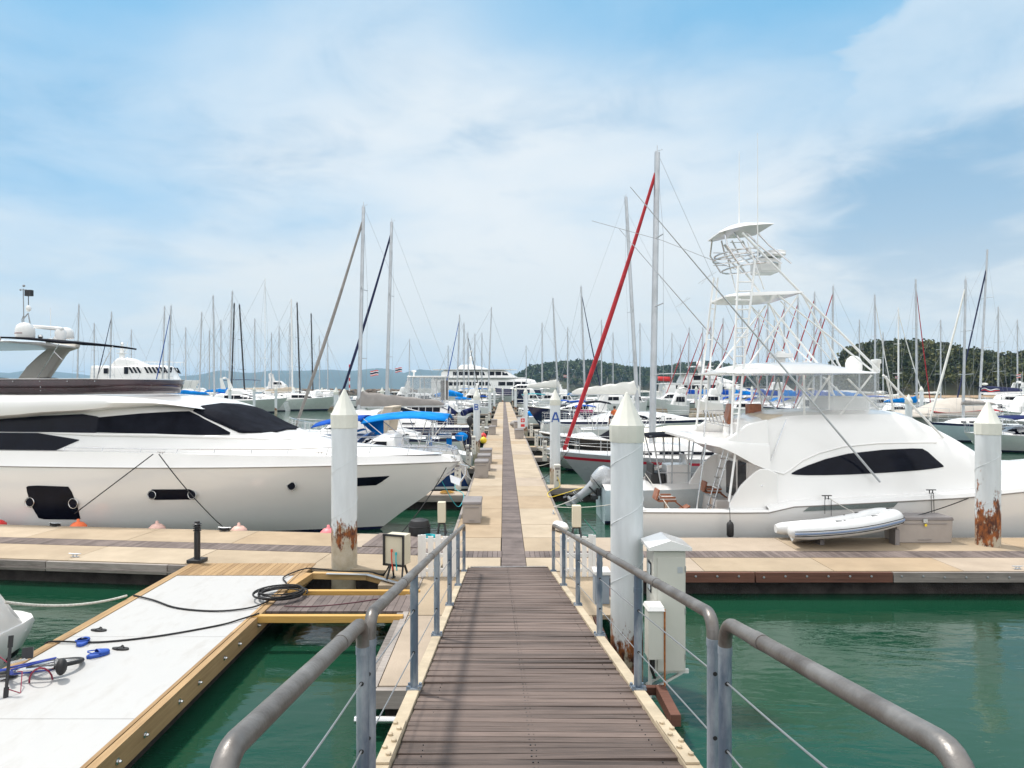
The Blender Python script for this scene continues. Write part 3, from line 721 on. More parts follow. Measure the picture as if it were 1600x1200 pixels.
def body_grid(st, crown=.04):
    """stations (x, z bottom, z top, half width bottom, half width top)"""
    g = []
    for x, zb, zt, wb, wt in st:
        h = zt-zb
        g.append([Vector((x, wb, zb)), Vector((x, lerp(wb, wt, .25), zb+.45*h)), Vector((x, lerp(wb, wt, .75), zb+.80*h)), Vector((x, wt*.97, zb+.90*h)), Vector((x, wt*.88, zb+.965*h)), Vector((x, wt*.65, zb+h)), Vector((x, 0, zb+h+crown*min(1, wt)))])
    return g
def smooth_st(st, k=3):
    out = []
    for i in range(len(st)-1):
        p0 = st[max(0, i-1)]; p1 = st[i]; p2 = st[i+1]; p3 = st[min(len(st)-1, i+2)]
        for j in range(k):
            t = j/k; out.append(tuple(.5*((2*b)+(-a+c)*t+(2*a-5*b+4*c-d)*t*t+(-a+3*b-3*c+d)*t**3) for a, b, c, d in zip(p0, p1, p2, p3)))
    out.append(st[-1]); return out
def body_obj(g, parent, mat, name, smooth=38, ends=True):
    mb = MB(); rows = [[Vector((p.x, p.y, p.z)) for p in r]+[Vector((p.x, -p.y, p.z)) for p in r[:-1][::-1]] for r in g]
    mb.grid(rows, closed=True)
    if ends: mb.add(rows[0], [tuple(range(len(rows[0])))]); mb.add(rows[-1], [tuple(range(len(rows[-1])))])
    return mb.build(name, mat, parent, smooth=smooth)
def panel(skin, pts, parent, mat, name='window', off=.012, sides=(-1, 1), nx=3, nz=4, depth=.03, dz=0.0):
    """pts: (x, z bottom, z top) along the side; laid a little proud of the skin, with edges"""
    P2 = []
    for (a, b) in zip(pts, pts[1:]):
        for k in range(nx): t = k/nx; P2.append(tuple(lerp(u, v, t) for u, v in zip(a, b)))
    P2.append(pts[-1]); out = []
    for s in sides:
        mb = MB(); rows = []; back = []
        for x, zb, zt in P2:
            r = []; bk = []
            for k in range(nz+1):
                z = lerp(zb, zt, k/nz); y = skin.y(x, z); r.append((x, s*(y+off), z+dz)); bk.append((x, s*(y-depth), z-.01))
            rows.append(r); back.append(bk)
        mb.grid(rows, flip=(s > 0))
        for e in (0, -1):
            mb.grid([[r[e] for r in rows], [b[e] for b in back]])
        mb.grid([rows[0], back[0]]); mb.grid([rows[-1], back[-1]])
        out.append(mb.build(name, mat, parent, smooth=25))
    return out
def rail_path(parent, top, mat, r=.012, stan=None, name='guard_rail'):
    mb = MB(); mb.tube(top, r, 6)
    for a, b in (stan or []): mb.tube([a, b], r*.9, 6)
    return mb.build(name, mat, parent)

# ------------------------------------------------------------------ the big flybridge yacht on the left
def left_yacht():
    s_, c_ = math.sin(-LA), math.cos(LA); O = Vector((-1.25, 19.55, 0))
    def yl(px, py, b):
        k = (px-787)/FP; x = (k*(O.y-b*c_)-O.x+b*s_)/(c_+k*s_); Y = O.y-x*s_-b*c_
        return x, CAMH-(py-606)/FP*Y
    t = thing('motor_yacht', 'large white flybridge yacht with black covered windows and smoked windscreen along the left dock', 'yacht', O, LA)
    L = 21.0; lev = [(-.35, .02, 1.5), (-.06, .80, 1.55), (.0, .84, 1.6), (.045, .855, 1.65), (.085, .865, 1.7), (.25, .90, 1.85), (.5, .945, 2.0), (.75, .98, 2.15), (1.0, 1.0, 2.3)]
    xe = [L-4.2, L-2.55, L-2.35, L-2.25, L-2.15, L-1.72, L-1.0, L-.45, L]
    g = hull_grid(L, 5.2, 2.0, lev=lev, xe=xe, x0=-L, rise=.0, sw=.93, s0=.50, n=30)
    hull_obj(g, t, [antifoul, hullwh, navy], [0, 0, 2, 1, 1, 1, 1, 1]); hs = Skin(g)
    edge_tube(g, t, M('grey_rubbing_strip', (.22, .20, .18), .5), .014, dz=-.012, out=.004)
    # deck moulding: bulwark rising from the hull edge and the foredeck
    mb = MB(); rows = []
    for r in g:
        p = r[-1]; k = min(1, max(0, -p.x/2.5)); hh = .16+.24*min(1, -p.x/9); w = p.y
        a = [(p.x, w+.012, p.z), (p.x, max(0, w-.03), p.z+.06), (p.x, max(0, w-.10), p.z+hh), (p.x, max(0, w-.22), p.z+hh+.015), (p.x, max(0, w-.42), p.z+hh-.06*k), (p.x, 0, p.z+hh+.02)]
        rows.append([Vector(q) for q in a]+[Vector((q[0], -q[1], q[2])) for q in a[:-1][::-1]])
    mb.grid(rows); mb.build('deck', white, t, smooth=40)
    # house
    top = [(-420, 612), (-100, 616), (100, 617), (200, 619), (260, 624), (300, 630), (355, 637.5), (385, 651), (410, 664), (440, 676), (480, 688), (520, 694), (580, 699), (640, 704.5), (690, 710.5)]
    wid = [(-420, 2.05, 1.8), (200, 2.0, 1.72), (300, 1.95, 1.6), (355, 1.88, 1.5), (410, 1.78, 1.42), (440, 1.70, 1.38), (480, 1.55, 1.2), (520, 1.38, 1.0), (580, 1.05, .75), (640, .65, .42), (690, .22, .12)]
    st = []
    for px, py in top:
        wb = interp([(a, b) for a, b, c in wid], px); wt = interp([(a, c) for a, b, c in wid], px); x, z = yl(px, py, wb*.25); x2, _ = yl(px, py, wb*.25)
        st.append((x2, 2.22, z, wb, wt))
    hb = body_grid(smooth_st(st, 3)); body_obj(hb, t, white, 'deckhouse', smooth=30); sk = Skin(hb)
    def pts(lst, b): 
        o = []
        for px, yt, yb in lst: x, zt = yl(px, yt, b); _, zb = yl(px, yb, b); o.append((x, min(zb, zt-.002), zt))
        o.sort(); return o
    panel(sk, pts([(-420, 664, 674.5), (-100, 659, 674.5), (0, 655, 674.5), (60, 650, 675), (125, 647, 676), (147, 650.5, 676), (151, 652, 675.5)], 1.95), t, darkglass, 'side_window', off=.03, nx=6, nz=6)
    panel(sk, pts([(153, 652, 675), (217, 646, 677), (260, 643.5, 678.5), (283, 643, 679), (300, 650, 679.5), (330, 665, 680), (351, 676.5, 680)], 1.9), t, blackcloth, 'window_cover', off=.034, nx=7, nz=7)
    # fabric cover over the wrap-round windscreen: the house's own sections above a slanting line, a little proud
    def sec(x):
        for r0, r1 in zip(hb, hb[1:]):
            if r0[0].x <= x <= r1[0].x: u = (x-r0[0].x)/(r1[0].x-r0[0].x); return [p.lerp(q, u) for p, q in zip(r0, r1)]
        return hb[-1]
    xA, zA = yl(300, 643, 1.55); xB, zB = yl(371, 678, 1.7); xC = yl(437, 676, .5)[0]; mb = MB(); rows = []
    for k in range(25):
        x = lerp(xA, xC, k/24); zl = lerp(zA, zB, min(1, (x-xA)/(xB-xA))) if x < xB else zB
        pl = sec(x)[1:]; zl = min(zl, pl[-1].z-.03); up = []
        for p, q in zip(pl, pl[1:]):
            if q.z < zl: continue
            if p.z < zl: up.append(p.lerp(q, (zl-p.z)/(q.z-p.z)))
            elif not up: up.append(p)
            up.append(q)
        d = [0]
        for p, q in zip(up, up[1:]): d.append(d[-1]+(q-p).length)
        half = []
        for j in range(13):
            t_ = d[-1]*j/12; i_ = max(0, min(len(up)-2, next((n_ for n_ in range(len(d)-1) if d[n_+1] >= t_), len(up)-2))); p = up[i_].lerp(up[i_+1], (t_-d[i_])/max(1e-6, d[i_+1]-d[i_])); half.append(Vector((p.x, p.y+.022*(1-j/12), p.z+.022+.012*j/12)))
        rows.append(half+[Vector((p.x, -p.y, p.z)) for p in half[:-1][::-1]])
    mb.grid(rows); mb.build('windscreen_cover', blackcloth, t, smooth=60, thick=.012)

    panel(sk, pts([(-420, 677, 706), (0, 676, 704.5), (57, 676.5, 704.5), (85, 681, 704.5), (104, 684, 696), (122, 687, 688)], 2.0), t, darkglass, 'lower_window', off=.02, nx=5)
    # shoulder mouldings that sweep forward over and under the glass
    for lst, wd in (([(50, 674.5), (90, 677), (150, 679), (240, 680.5), (330, 684), (400, 688), (470, 694)], .05), ([(40, 633), (90, 641), (150, 640.5), (210, 638.5), (290, 637), (345, 638)], .04)):
        for s in (1, -1):
            mb = MB(); pp = []
            for px, py in lst: x, z = yl(px, py, 1.95); pp.append((x, s*(sk.y(x, z)+.01 if wd > .045 else 2.24), z))
            rr = [wd*math.sin(math.pi*(i+.15)/(len(pp)-.7))+.004 for i in range(len(pp))]; mb.tube(pp, rr, 8, flat=1.0)
            if wd > .045: mb.build('shoulder_moulding', white, t, smooth=60)
    fb = []
    for px, yt, yb, w in ((-420, 612, 668, 2.36), (-150, 615, 662, 2.36), (0, 617, 654, 2.34), (60, 617, 648, 2.32), (130, 617, 644, 2.28), (200, 618, 638.5, 2.2), (260, 620, 635, 2.08), (300, 624.5, 633, 1.92), (335, 633, 636, 1.72), (350, 637.5, 638.6, 1.5)):
        bq = w if px < 120 else lerp(w, .35, min(1, (px-120)/150)); x, zt = yl(px, yt, bq); _, zb = yl(px, yb, w if px < 120 else lerp(w, 1.2, min(1, (px-120)/150))); fb.append((x, zb, zt, w-.28, w-.12))
    gg = []
    for x, zb, zt, wb, wt in smooth_st(fb, 3):
        h = zt-zb; gg.append([Vector((x, wb, zb)), Vector((x, wb+.22, zb+.12*h)), Vector((x, wb+.28, zb+.45*h)), Vector((x, wb+.22, zb+.80*h)), Vector((x, wb+.10, zb+.96*h)), Vector((x, wb-.1, zt)), Vector((x, 0, zt+.01))])
    body_obj(gg, t, white, 'flybridge', smooth=50)
    # smoked wrap-round windscreen of the flybridge
    smoked = M('smoked_acrylic', (.030, .012, .016), .10, var=.3, spec=.6, rvar=.04)
    xf, _ = yl(246, 600, .5); xr, _ = yl(-420, 600, 1.95); path = [(xr, 1.9)]
    for k in range(1, 8): path.append((lerp(xr, xf-1.6, k/8), 1.9))
    for k in range(0, 9):
        a = k/8*math.pi/2; path.append((xf-1.6+1.6*math.sin(a)**.9, 1.9*math.cos(a)**.75 if k < 8 else 0))
    full = path+[(x, -y) for x, y in path[:-1][::-1]]
    mb = MB(); rows = []
    for x, y in full: rows.append([(x-.10, y*.97, 3.93), (x-.02, y, 4.12), (x+.03, y*1.01, 4.34)])
    mb.grid(rows); ws = mb.build('windscreen', smoked, t, smooth=60, thick=.014)
    mb = MB(); mb.tube([(x+.03, y*1.012, 4.348) for x, y in full], .011, 6); mb.build('windscreen_trim', steel, ws)
    mb = MB()
    for k in range(2, 15):
        x = lerp(xr, xf-.9, k/14); mb.lathe([(.014, 0), (.014, .008), (0, .012)], (x, -1.925, 4.28), 6, axis=(0, -1, 0))
        if k % 3 == 0: mb.lathe([(.014, 0), (.014, .008), (0, .012)], (x, -1.905, 4.12), 6, axis=(0, -1, 0)); mb.lathe([(.014, 0), (.014, .008), (0, .012)], (x, -1.90, 4.02), 6, axis=(0, -1, 0))
    mb.build('rivets', steel, ws)
    x0, _ = yl(75, 600, 1.2); mb = MB(); mb.ball((x0, -1.2, 4.22), .5, 16, sc=(1.3, .5, .36)).ball((x0-1.6, -1.1, 4.25), .5, 16, sc=(.9, .7, .3)); mb.build('covered_helm', blackcloth, t, smooth=60)
    mb = MB().bx(yl(-60, 600, 1.5)[0], yl(38, 600, 1.5)[0], -1.7, 1.7, 3.9, 4.36); mb.build('bench_back', greycloth, t, bev=.05)
    # radar arch legs, hardtop, awning
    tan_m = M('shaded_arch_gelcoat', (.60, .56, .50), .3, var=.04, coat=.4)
    for s in (1, -1):
        poly = []
        for px, py in ((28, 592), (74, 592), (86, 575), (99, 556), (105, 549), (120, 544), (122, 536), (66, 534), (74, 545), (60, 556), (42, 573)):
            x, z = yl(px, py, -1.5); poly.append((x, s*1.55, z))
        MB().slab(poly, .20).build('arch_leg', tan_m, t, bev=.05)
    a0, _ = yl(-330, 530, -1.6); a1, zt = yl(122, 534, -1.55)
    st = [(a0, 5.20, 5.38, 1.62, 1.5), (a0+.6, 5.26, 5.50, 1.78, 1.6), (a1-2.2, 5.36, 5.52, 1.80, 1.6), (a1-.4, 5.40, 5.52, 1.72, 1.5), (a1, 5.42, 5.47, 1.5, 1.3)]
    body_obj(body_grid(smooth_st(st, 3), .04), t, white, 'hardtop', smooth=40)
    mb = MB(); rows = []; b0, _ = yl(70, 530, 0); b1, _ = yl(177, 540, -.5)
    for k in range(13):
        u = k/12; x = lerp(b0, b1, u); z = 5.60-.17*u*u; rows.append([(x, y*1.62, z-.04*abs(y)**3-.02*math.sin(u*math.pi)) for y in (-1, -.7, -.35, 0, .35, .7, 1)])
    mb.grid(rows); mb.build('awning', blackcloth, t, smooth=60, thick=.05)
    for (p1, p2) in (((57, 592), (92, 537)), ((84, 549), (97, 562)), ((176, 541), (150, 592))):
        mb = MB(); x1, z1 = yl(*p1, 1.78); x2, z2 = yl(*p2, 1.78); mb.tube([(x1, -1.78, z1), (x2, -1.78, z2)], .010, 6); mb.build('support_pole', steel, t)
    def at(px, py, b): x, z = yl(px, py, b); return (x, -b, z)
    for px, r, py, h, b in ((39, 13.5, 526, 24, .9), (103, 11, 528, 18, -.6)):
        x, _, z = at(px, py, b); Yd = O.y-x*s_-b*c_; k = Yd/FP
        mb = MB(); rr = r*k; hh = h*k; mb.lathe([(rr*.95, 0), (rr, .05), (rr, hh*.42), (rr*.97, hh*.58), (rr*.82, hh*.80), (rr*.5, hh*.95), (0, hh)], (x, -b, z-.03), 24); dm = mb.build('satellite_dome', white, t, smooth=60)
        if px == 39: MB().tube([(x+math.sin(a)*(rr+.004), -b-math.cos(a)*(rr+.004), z+.09) for a in [(-.95+i*.14) for i in range(11)]], .011, 4).build('dome_lettering', maroon, dm)
    x1, _, z1 = at(50, 510, .4); x2, _, z2 = at(104, 515, .4)
    mb = MB(); mb.beam((x1, -.5, z1), (x2, -.55, z2), .12, .11).lathe([(.13, -.42), (.16, -.15), (.09, -.02)], ((x1+x2)/2+.45, -.5, (z1+z2)/2-.0), 12)
    mb.build('radar_scanner', white, t, bev=.03)
    MB().lathe([(.10, 0), (.12, .03), (.12, .10), (.06, .14)], (at(78, 526, .5)[0], -.5, 5.44), 14).lathe([(.15, 0), (.15, .12), (.11, .2)], (at(91, 526, .5)[0], -.5, 5.44), 14).build('radome', white, t, smooth=60)
    MB().ball((at(63, 521, .7)[0], -.7, 5.62), .07, 10).build('searchlight', steel, t)
    xm, _, zm = at(37, 500, .7); mb = MB(); mb.tube([(xm, -.7, zm-.1), (xm-.02, -.7, zm+.93)], .014, 6).tube([(xm, -.7, zm+.15), (xm-.06, -.7, zm+.02), (xm-.05, -.7, zm-.12)], .014, 6).tube([(xm-.1, -.7, zm+.90), (xm+.09, -.7, zm+.90)], .012, 5).ball((xm-.11, -.7, zm+.90), .03, 8).ball((xm+.0, -.7, zm+1.02), .04, 8)
    mb.tube([(xm, -.7, zm+.05), (xm+.14, -.7, zm+.20), (xm+.19, -.7, zm-.05), (xm+.24, -.7, zm-.25)], .02, 6)
    mb.build('instrument_mast', wire, t)
    MB().ball((xm+.155, -.7, zm+.34), .075, 12, sc=(1, 1, 1.3)).build('small_dome', white, t)
    MB().box((xm+.17, -.7, zm+.80), (.20, .12, .18)).tube([(xm+.15, -.7, zm+.42), (xm+.15, -.7, zm+.72)], .012, 6).build('navigation_lamp', blackmet, t, bev=.02)
    MB().tube([at(79, 526, .2), at(79, 482, .2)], .008, 5).build('whip_antenna', mastwh, t)
    # portholes and hull windows
    def hp(px, py): x, z = yl(px, py, 2.5); return x, z
    def poly_panel(lst, name, mat, rim=None):
        return panel(hs, [(hp(px, yt)[0], hp(px, yb)[1], hp(px, yt)[1]) for px, yt, yb in lst], t, mat, name, off=.014, nx=2, nz=3)
    poly_panel([(43, 761, 768), (46, 759, 790), (54, 758.5, 811), (62, 758.2, 813), (108, 760, 814), (112, 768, 814.2), (117, 790, 813)], 'hull_window', darkglass)
    poly_panel([(229, 768, 781), (233, 766, 783.5), (286, 767, 784.5), (291, 770, 784)], 'hull_window', darkglass)
    poly_panel([(514, 758, 773), (556, 757.5, 773), (566, 757.5, 767), (578, 757.3, 758.2)], 'bow_window', darkglass)
    for px, py, r in ((46, 785, .13), (113, 787, .13), (231, 775, .115), (289, 776, .115), (433, 767, .125), (513, 767, .12)):
        x, z = hp(px, py)
        for s in (-1, 1):
            y = hs.y(x, z); mb = MB(); mb.lathe([(r*.82, 0), (r*.82, .012), (0, .014)], (x, s*(y+.035), z), 20, axis=(0, s, 0)); pg = mb.build('porthole', darkglass, t)
            mb = MB(); mb.tube([(x+r*math.cos(a), s*(y+.045), z+r*math.sin(a)) for a in [k*math.pi/12 for k in range(24)]], .012, 6, closed=True); mb.build('porthole_rim', steel, pg)
    x, z = hp(677, 733); 
    for s in (-1, 1):
        y = hs.y(x, z); mb = MB(); mb.tube([(x+.11*math.cos(a), s*(y+.015), z+.07*math.sin(a)) for a in [k*math.pi/10 for k in range(20)]], .025, 8, closed=True); hwp = mb.build('hawse_ring', steel, t)
        MB().ball((x, s*(y-.01), z), .085, 12, sc=(1, .25, .65)).build('hawse_recess', darkglass, hwp)
    # anchor and roller at the stem
    mb = MB(); mb.beam((-.55, 0, 1.50), (.10, 0, 1.88), .10, .06).beam((.0, 0, 1.90), (.24, 0, 1.84), .16, .05)
    mb.tube([(.18, 0, 1.86), (.16, 0, 1.62), (.02, 0, 1.42), (-.16, 0, 1.38)], [.03, .03, .035, .02], 8)
    for s in (1, -1): mb.add([(.02, 0, 1.50), (-.30, s*.03, 1.62), (-.22, s*.22, 1.42), (.0, s*.05, 1.30)], [(0, 1, 2, 3)])
    mb.add([(-.60, .10, 1.62), (-.60, -.10, 1.62), (.02, -.05, 1.98), (.02, .05, 1.98), (-.62, .12, 1.42), (-.62, -.12, 1.42)], [(0, 1, 2, 3), (0, 4, 5, 1)])
    mb.build('anchor', steel, t, smooth=40)
    # rails
    for s in (-1, 1):
        tp = []; stn = []
        for px in (101, 160, 220, 277, 335, 393, 450, 513, 580, 640, 690, 712):
            w = 2.25 if px < 400 else interp([(400, 2.25), (513, 1.95), (580, 1.6), (640, 1.05), (690, .45), (712, .18)], px)
            yy = interp([(101, 699), (277, 702), (450, 702), (520, 699), (580, 697), (690, 699), (712, 704)], px); x, z = yl(px, yy, w if s < 0 else w); tp.append(Vector((x, s*w, z)))
            stn.append((Vector((x, s*w, z)), Vector((x-.06 if px > 500 else x, s*(w+.03), z-(.12 if px < 480 else .22)))))
        rail_path(t, tp, steel, .015, stn)
    for px, s in ((252, 1), (500, 1)):
        x, z = yl(px, 706, 2.35); mb = MB(); mb.tube([(x-.11, -2.36, z), (x+.11, -2.36, z)], .016, 8).tube([(x-.04, -2.36, z), (x-.04, -2.36, z-.06)], .012, 6).tube([(x+.04, -2.36, z), (x+.04, -2.36, z-.06)], .012, 6); mb.build('deck_cleat', steel, t)
    return O, yl
LY_O, LYL = left_yacht()
def LYW(px, py, b):      # world point on the yacht's near side plane
    x, z = LYL(px, py, b); s_, c_ = math.sin(-LA), math.cos(LA); return Vector((LY_O.x+x*c_-b*s_, LY_O.y-x*s_-b*c_, z))
blackrope = M('black_rope', (.012, .012, .013), .8, var=.3)
whiterope = M('white_mooring_rope', (.52, .50, .45), .85, var=.25, scale=30, bump=.4, bscale=60)
def spline(c, k=6):
    c = [Vector(p) for p in c]; sp = []
    for i in range(len(c)-1):
        p0 = c[max(0, i-1)]; p1 = c[i]; p2 = c[i+1]; p3 = c[min(len(c)-1, i+2)]
        for j in range(k): u = j/k; sp.append(.5*((2*p1)+(-p0+p2)*u+(2*p0-5*p1+4*p2-p3)*u*u+(-p0+3*p1-3*p2+p3)*u**3))
    return sp+[c[-1]]
def rope(name, pts, r, mat, label, cat='rope', group=None, n=7):
    if len(pts) < 13: pts = spline(pts)
    mb = MB(); mb.tube(pts, r, n); o = mb.build(name, mat, smooth=70); return tag(o, label, cat, group)
A = LYW(250, 707, 2.50)
rope('mooring_line', arc(A+Vector((-.1,-.16,-.03)), LYW(116, 803, 2.84), .0), .014, blackrope, 'black mooring line slanting left from the big yacht deck cleat to the dock', group='black mooring lines of the left yacht')
rope('mooring_line', arc(A+Vector((.05, -.16, -.03)), LYW(352, 827, 2.95), .10), .014, blackrope, 'black mooring line slanting right from the big yacht deck cleat to the dock', group='black mooring lines of the left yacht')
rope('mooring_line', arc(LYW(676, 735, 2.15)+Vector((.3, .6, 0)), P(622, 838, 16.9), .12), .014, blackrope, 'black bow line from the steel hawse of the big yacht down to the dock', group='black mooring lines of the left yacht')
for px, m, lb in ((-4, redbuoy, 'red round fender cut by the left photo edge'), (122, M('bright_orange_buoy', (.80, .16, .05), .45, var=.1), 'bright orange round fender between the left yacht and dock'), (245, pinkbuoy, 'faded pink round fender with brown stain, under the small hull window'), (373, pinkbuoy, 'faded pink round fender right of the black rope on the dock edge'), (513, M('rose_plastic', (.70, .20, .22), .5, var=.1), 'rose red round fender half hidden by the big left pile')):
    w = LYW(px, 824+px*.008, 2.78); z = .37; mb = MB(); mb.lathe([(0, -.24), (.10, -.225), (.19, -.15), (.225, -.02), (.20, .12), (.12, .20), (.04, .225), (.035, .29), (0, .30)], (0, 0, 0), 18)
    o = mb.build('round_fender', m, smooth=70); o.location = (w.x, w.y, z); tag(o, lb, 'fender', 'round fenders along the left yacht')
# ------------------------------------------------------------------ sportfishing boat on the right
def sportfisher():
    O = Vector((3.3, 18.95, 0))
    t = thing('sportfishing_boat', 'white sportfishing boat with a tall tuna tower and outriggers along the right dock', 'boat', O)
    def Q(px, py, Y): return P(px, py, Y)-O
    def X(px, Y=17.1): return Q(px, 0, Y).x
    def Z(py, Y=17.1): return CAMH-(py-606)/FP*Y
    L = 18.5
    lev = [(-.5, .02, 1.5), (-.08, .84, 1.6), (.04, .88, 1.7), (.11, .90, 1.75), (.5, .95, 2.0), (.82, .985, 2.2), (1.0, 1.0, 2.3)]
    def sheer(x): return interp([(0, 1.02), (3.0, 1.02), (3.45, 1.04), (3.75, 1.17), (5.5, 1.26), (8, 1.40), (11, 1.68), (15, 2.1), (18.5, 2.35)], x)
    g = hull_grid(L, 4.3, 1.0, rake=1.9, rise=0, sw=.93, s0=.42, n=44, lev=lev)
    for r in g:
        k = sheer(r[-1].x)
        for p in r:
            if p.z > 0: p.z *= k
    hull_obj(g, t, [antifoul, hullwh, M('grey_boot_stripe', (.25, .25, .27), .4)], [0, 0, 2, 1, 1, 1]); sk = Skin(g)
    edge_tube(g, t, M('grey_rubbing_strip', (.22, .20, .18), .5), .016, out=.006, dz=-.015)
    cock = 3.05   # cockpit length
    # covering boards and inner lining of the open cockpit
    mb = MB()
    for s in (1, -1):
        rows = []; lin = []
        for r in g:
            p = r[-1]
            if p.x > cock+.3: break
            rows.append([(p.x, s*(p.y+.01), p.z), (p.x, s*(p.y-.02), p.z+.05), (p.x, s*(p.y-.24), p.z+.05), (p.x, s*(p.y-.24), p.z-.03)]); lin.append([(p.x, s*(p.y-.22), p.z-.02), (p.x, s*(p.y-.30), .42)])
        mb.grid(rows); mb.grid(lin)
    y0 = g[0][-1].y; mb.bx(-.02, .26, -y0, y0, .95, 1.075).bx(.1, .22, -y0+.2, y0-.2, .4, 1.0)
    mb.build('covering_board', white, t, bev=.01)
    MB().bx(.1, cock+.4, -1.75, 1.75, .36, .42).build('cockpit_sole', M('teak_sole', (.34, .23, .16), .6, var=.2, scale=3, stretch=(1, 14, 1)), t)
    # side deck moulding forward of the cockpit
    mb = MB(); rows = []
    for r in g:
        p = r[-1]
        if p.x < cock-.1: continue
        w = p.y; a = [(p.x, w+.01, p.z), (p.x, max(0, w-.03), p.z+.09), (p.x, max(0, w-.14), p.z+.12), (p.x, max(0, w-.5), p.z+.10), (p.x, 0, p.z+.16)]
        rows.append([Vector(q) for q in a]+[Vector((q[0], -q[1], q[2])) for q in a[:-1][::-1]])
    mb.grid(rows); mb.build('foredeck', white, t, smooth=40)
    # house and flybridge moulding
    W = 1.86; Yn = O.y-W
    def H(lst): return [(X(px, lerp(Yn, O.y-.6, min(1, max(0, (px-1330)/60)))), zb, Z(py, lerp(Yn+.35, O.y-.6, min(1, max(0, (px-1330)/60)))), wb, wt) for px, py, zb, wb, wt in lst]
    st = H([(1196, 662, 1.15, 1.88, 1.42), (1206, 656, 1.15, 1.88, 1.42), (1250, 646, 1.16, 1.87, 1.40), (1320, 643.5, 1.2, 1.86, 1.38), (1387, 642.5, 1.25, 1.84, 1.34), (1420, 655, 1.3, 1.82, 1.32), (1455, 672, 1.34, 1.80, 1.32), (1490, 693, 1.4, 1.76, 1.32), (1525, 716, 1.45, 1.70, 1.3), (1545, 724, 1.45, 1.62, 1.2), (1640, 727, 1.5, 1.45, 1.0), (1800, 726, 1.6, 1.0, .6), (1900, 724, 1.7, .5, .25)])
    hb = body_grid(smooth_st(st, 4), .05); body_obj(hb, t, white, 'house', smooth=24); hs = Skin(hb)
    def pts(l):
        o = []
        for px, yt, yb in l:
            Yt = Yb = Yn
            for _ in range(6): Yt = lerp(Yt, O.y-hs.y(X(px, Yt), Z(yt, Yt)), .7)
            for _ in range(6): Yb = lerp(Yb, O.y-hs.y(X(px, Yt), Z(yb, Yb)), .7)
            o.append((X(px, Yt), Z(yb, Yb), Z(yt, Yt)))
        return o
    panel(hs, pts([(1237, 739, 741), (1245, 734.5, 742), (1262, 727, 742.6), (1290, 717, 742.4), (1325, 708.6, 741.4), (1380, 702.5, 738.5), (1425, 700.5, 735.3), (1441, 701, 733.6), (1450, 706, 732.6), (1462, 717, 731.2), (1474, 727.5, 729.5)]), t, darkglass, 'side_window', off=.014, nx=2, nz=5)
    for s in (1, -1):
        mb = MB(); pp = []
        for px, py in ((1203, 735), (1226, 741), (1234, 737), (1258, 720), (1285, 709), (1325, 699), (1380, 694), (1440, 693), (1478, 693)):
            x = X(px, Yn); z = Z(py, Yn); pp.append((x, s*(hs.y(x, z)+.0), z))
        mb.tube(pp, .028, 6); mb.build('brow_moulding', white, t)
    # raking side wings of the cockpit, flybridge floor overhang and its coamings
    poly = [(1139, 802), (1140, 786), (1148, 773), (1158, 758), (1169, 747), (1179, 738), (1188, 732.5), (1200, 733), (1215, 740), (1215, 802)]
    for s in (1, -1): MB().slab([(X(px, Yn-.02), s*1.87, Z(py, Yn-.02)) for px, py in poly], .09).build('cockpit_wing', white, t, bev=.02)
    st = H([(1090, 688, Z(690.5, Yn), 1.55, 1.5), (1094, 683.5, Z(693, Yn), 1.72, 1.6), (1125, 684, Z(699, Yn), 1.86, 1.75), (1150, 685, Z(710, Yn), 1.88, 1.75), (1177, 686, Z(725, Yn), 1.89, 1.75), (1204, 686, Z(736, Yn), 1.89, 1.75)])
    body_obj(body_grid(smooth_st(st, 2), .0), t, white, 'flybridge_overhang', smooth=30)
    poly = [(1130, 690), (1146, 682), (1158, 674), (1172, 664), (1186, 660), (1206, 656), (1206, 733), (1160, 715)]
    for s in (1, -1):
        mb = MB().slab([(X(px, Yn), 0, Z(py, Yn)) for px, py in poly], .09)
        mb.v = [(x, y+s*(1.80-.30*max(0, (z-2.6))-.02), z) for x, y, z in mb.v]; mb.build('flybridge_coaming', white, t, bev=.03)
    xb = X(1190, 17.2)
    MB().bx(xb, xb+.06, -1.8, 1.8, .42, 2.25).build('aft_bulkhead', white, t)
    MB().bx(xb-.015, xb, .15, .95, 1.05, 2.02).build('bulkhead_window', M('grey_bulkhead_glass', (.06, .055, .055), .15, spec=.3), t)
    dd = MB().bx(xb-.015, xb, -.75, -.05, .5, 2.12).build('cabin_door', darkglass, t)
    MB().bx(xb-.03, xb+.01, -.05, .02, .5, 2.15).bx(xb-.03, xb+.01, -.82, -.75, .5, 2.15).bx(xb-.03, xb+.01, -.82, .02, 2.12, 2.18).build('door_frame', white, dd)
    MB().bx(xb-.55, xb, .2, 1.6, .42, .95).build('mezzanine_seat', white, t, bev=.03)
    # hull vent
    panel(sk, [(X(1256, 16.85), Z(799, 16.85), Z(798.6, 16.85)), (X(1264, 16.85), Z(798.5, 16.85), Z(792, 16.85)), (X(1395, 16.85), Z(792, 16.85), Z(783.5, 16.85)), (X(1402, 16.85), Z(783.6, 16.85), Z(783, 16.85))], t, M('green_grey_vent_mesh', (.16, .19, .18), .6, var=.3, scale=60), 'engine_vent', nx=2, off=.02)
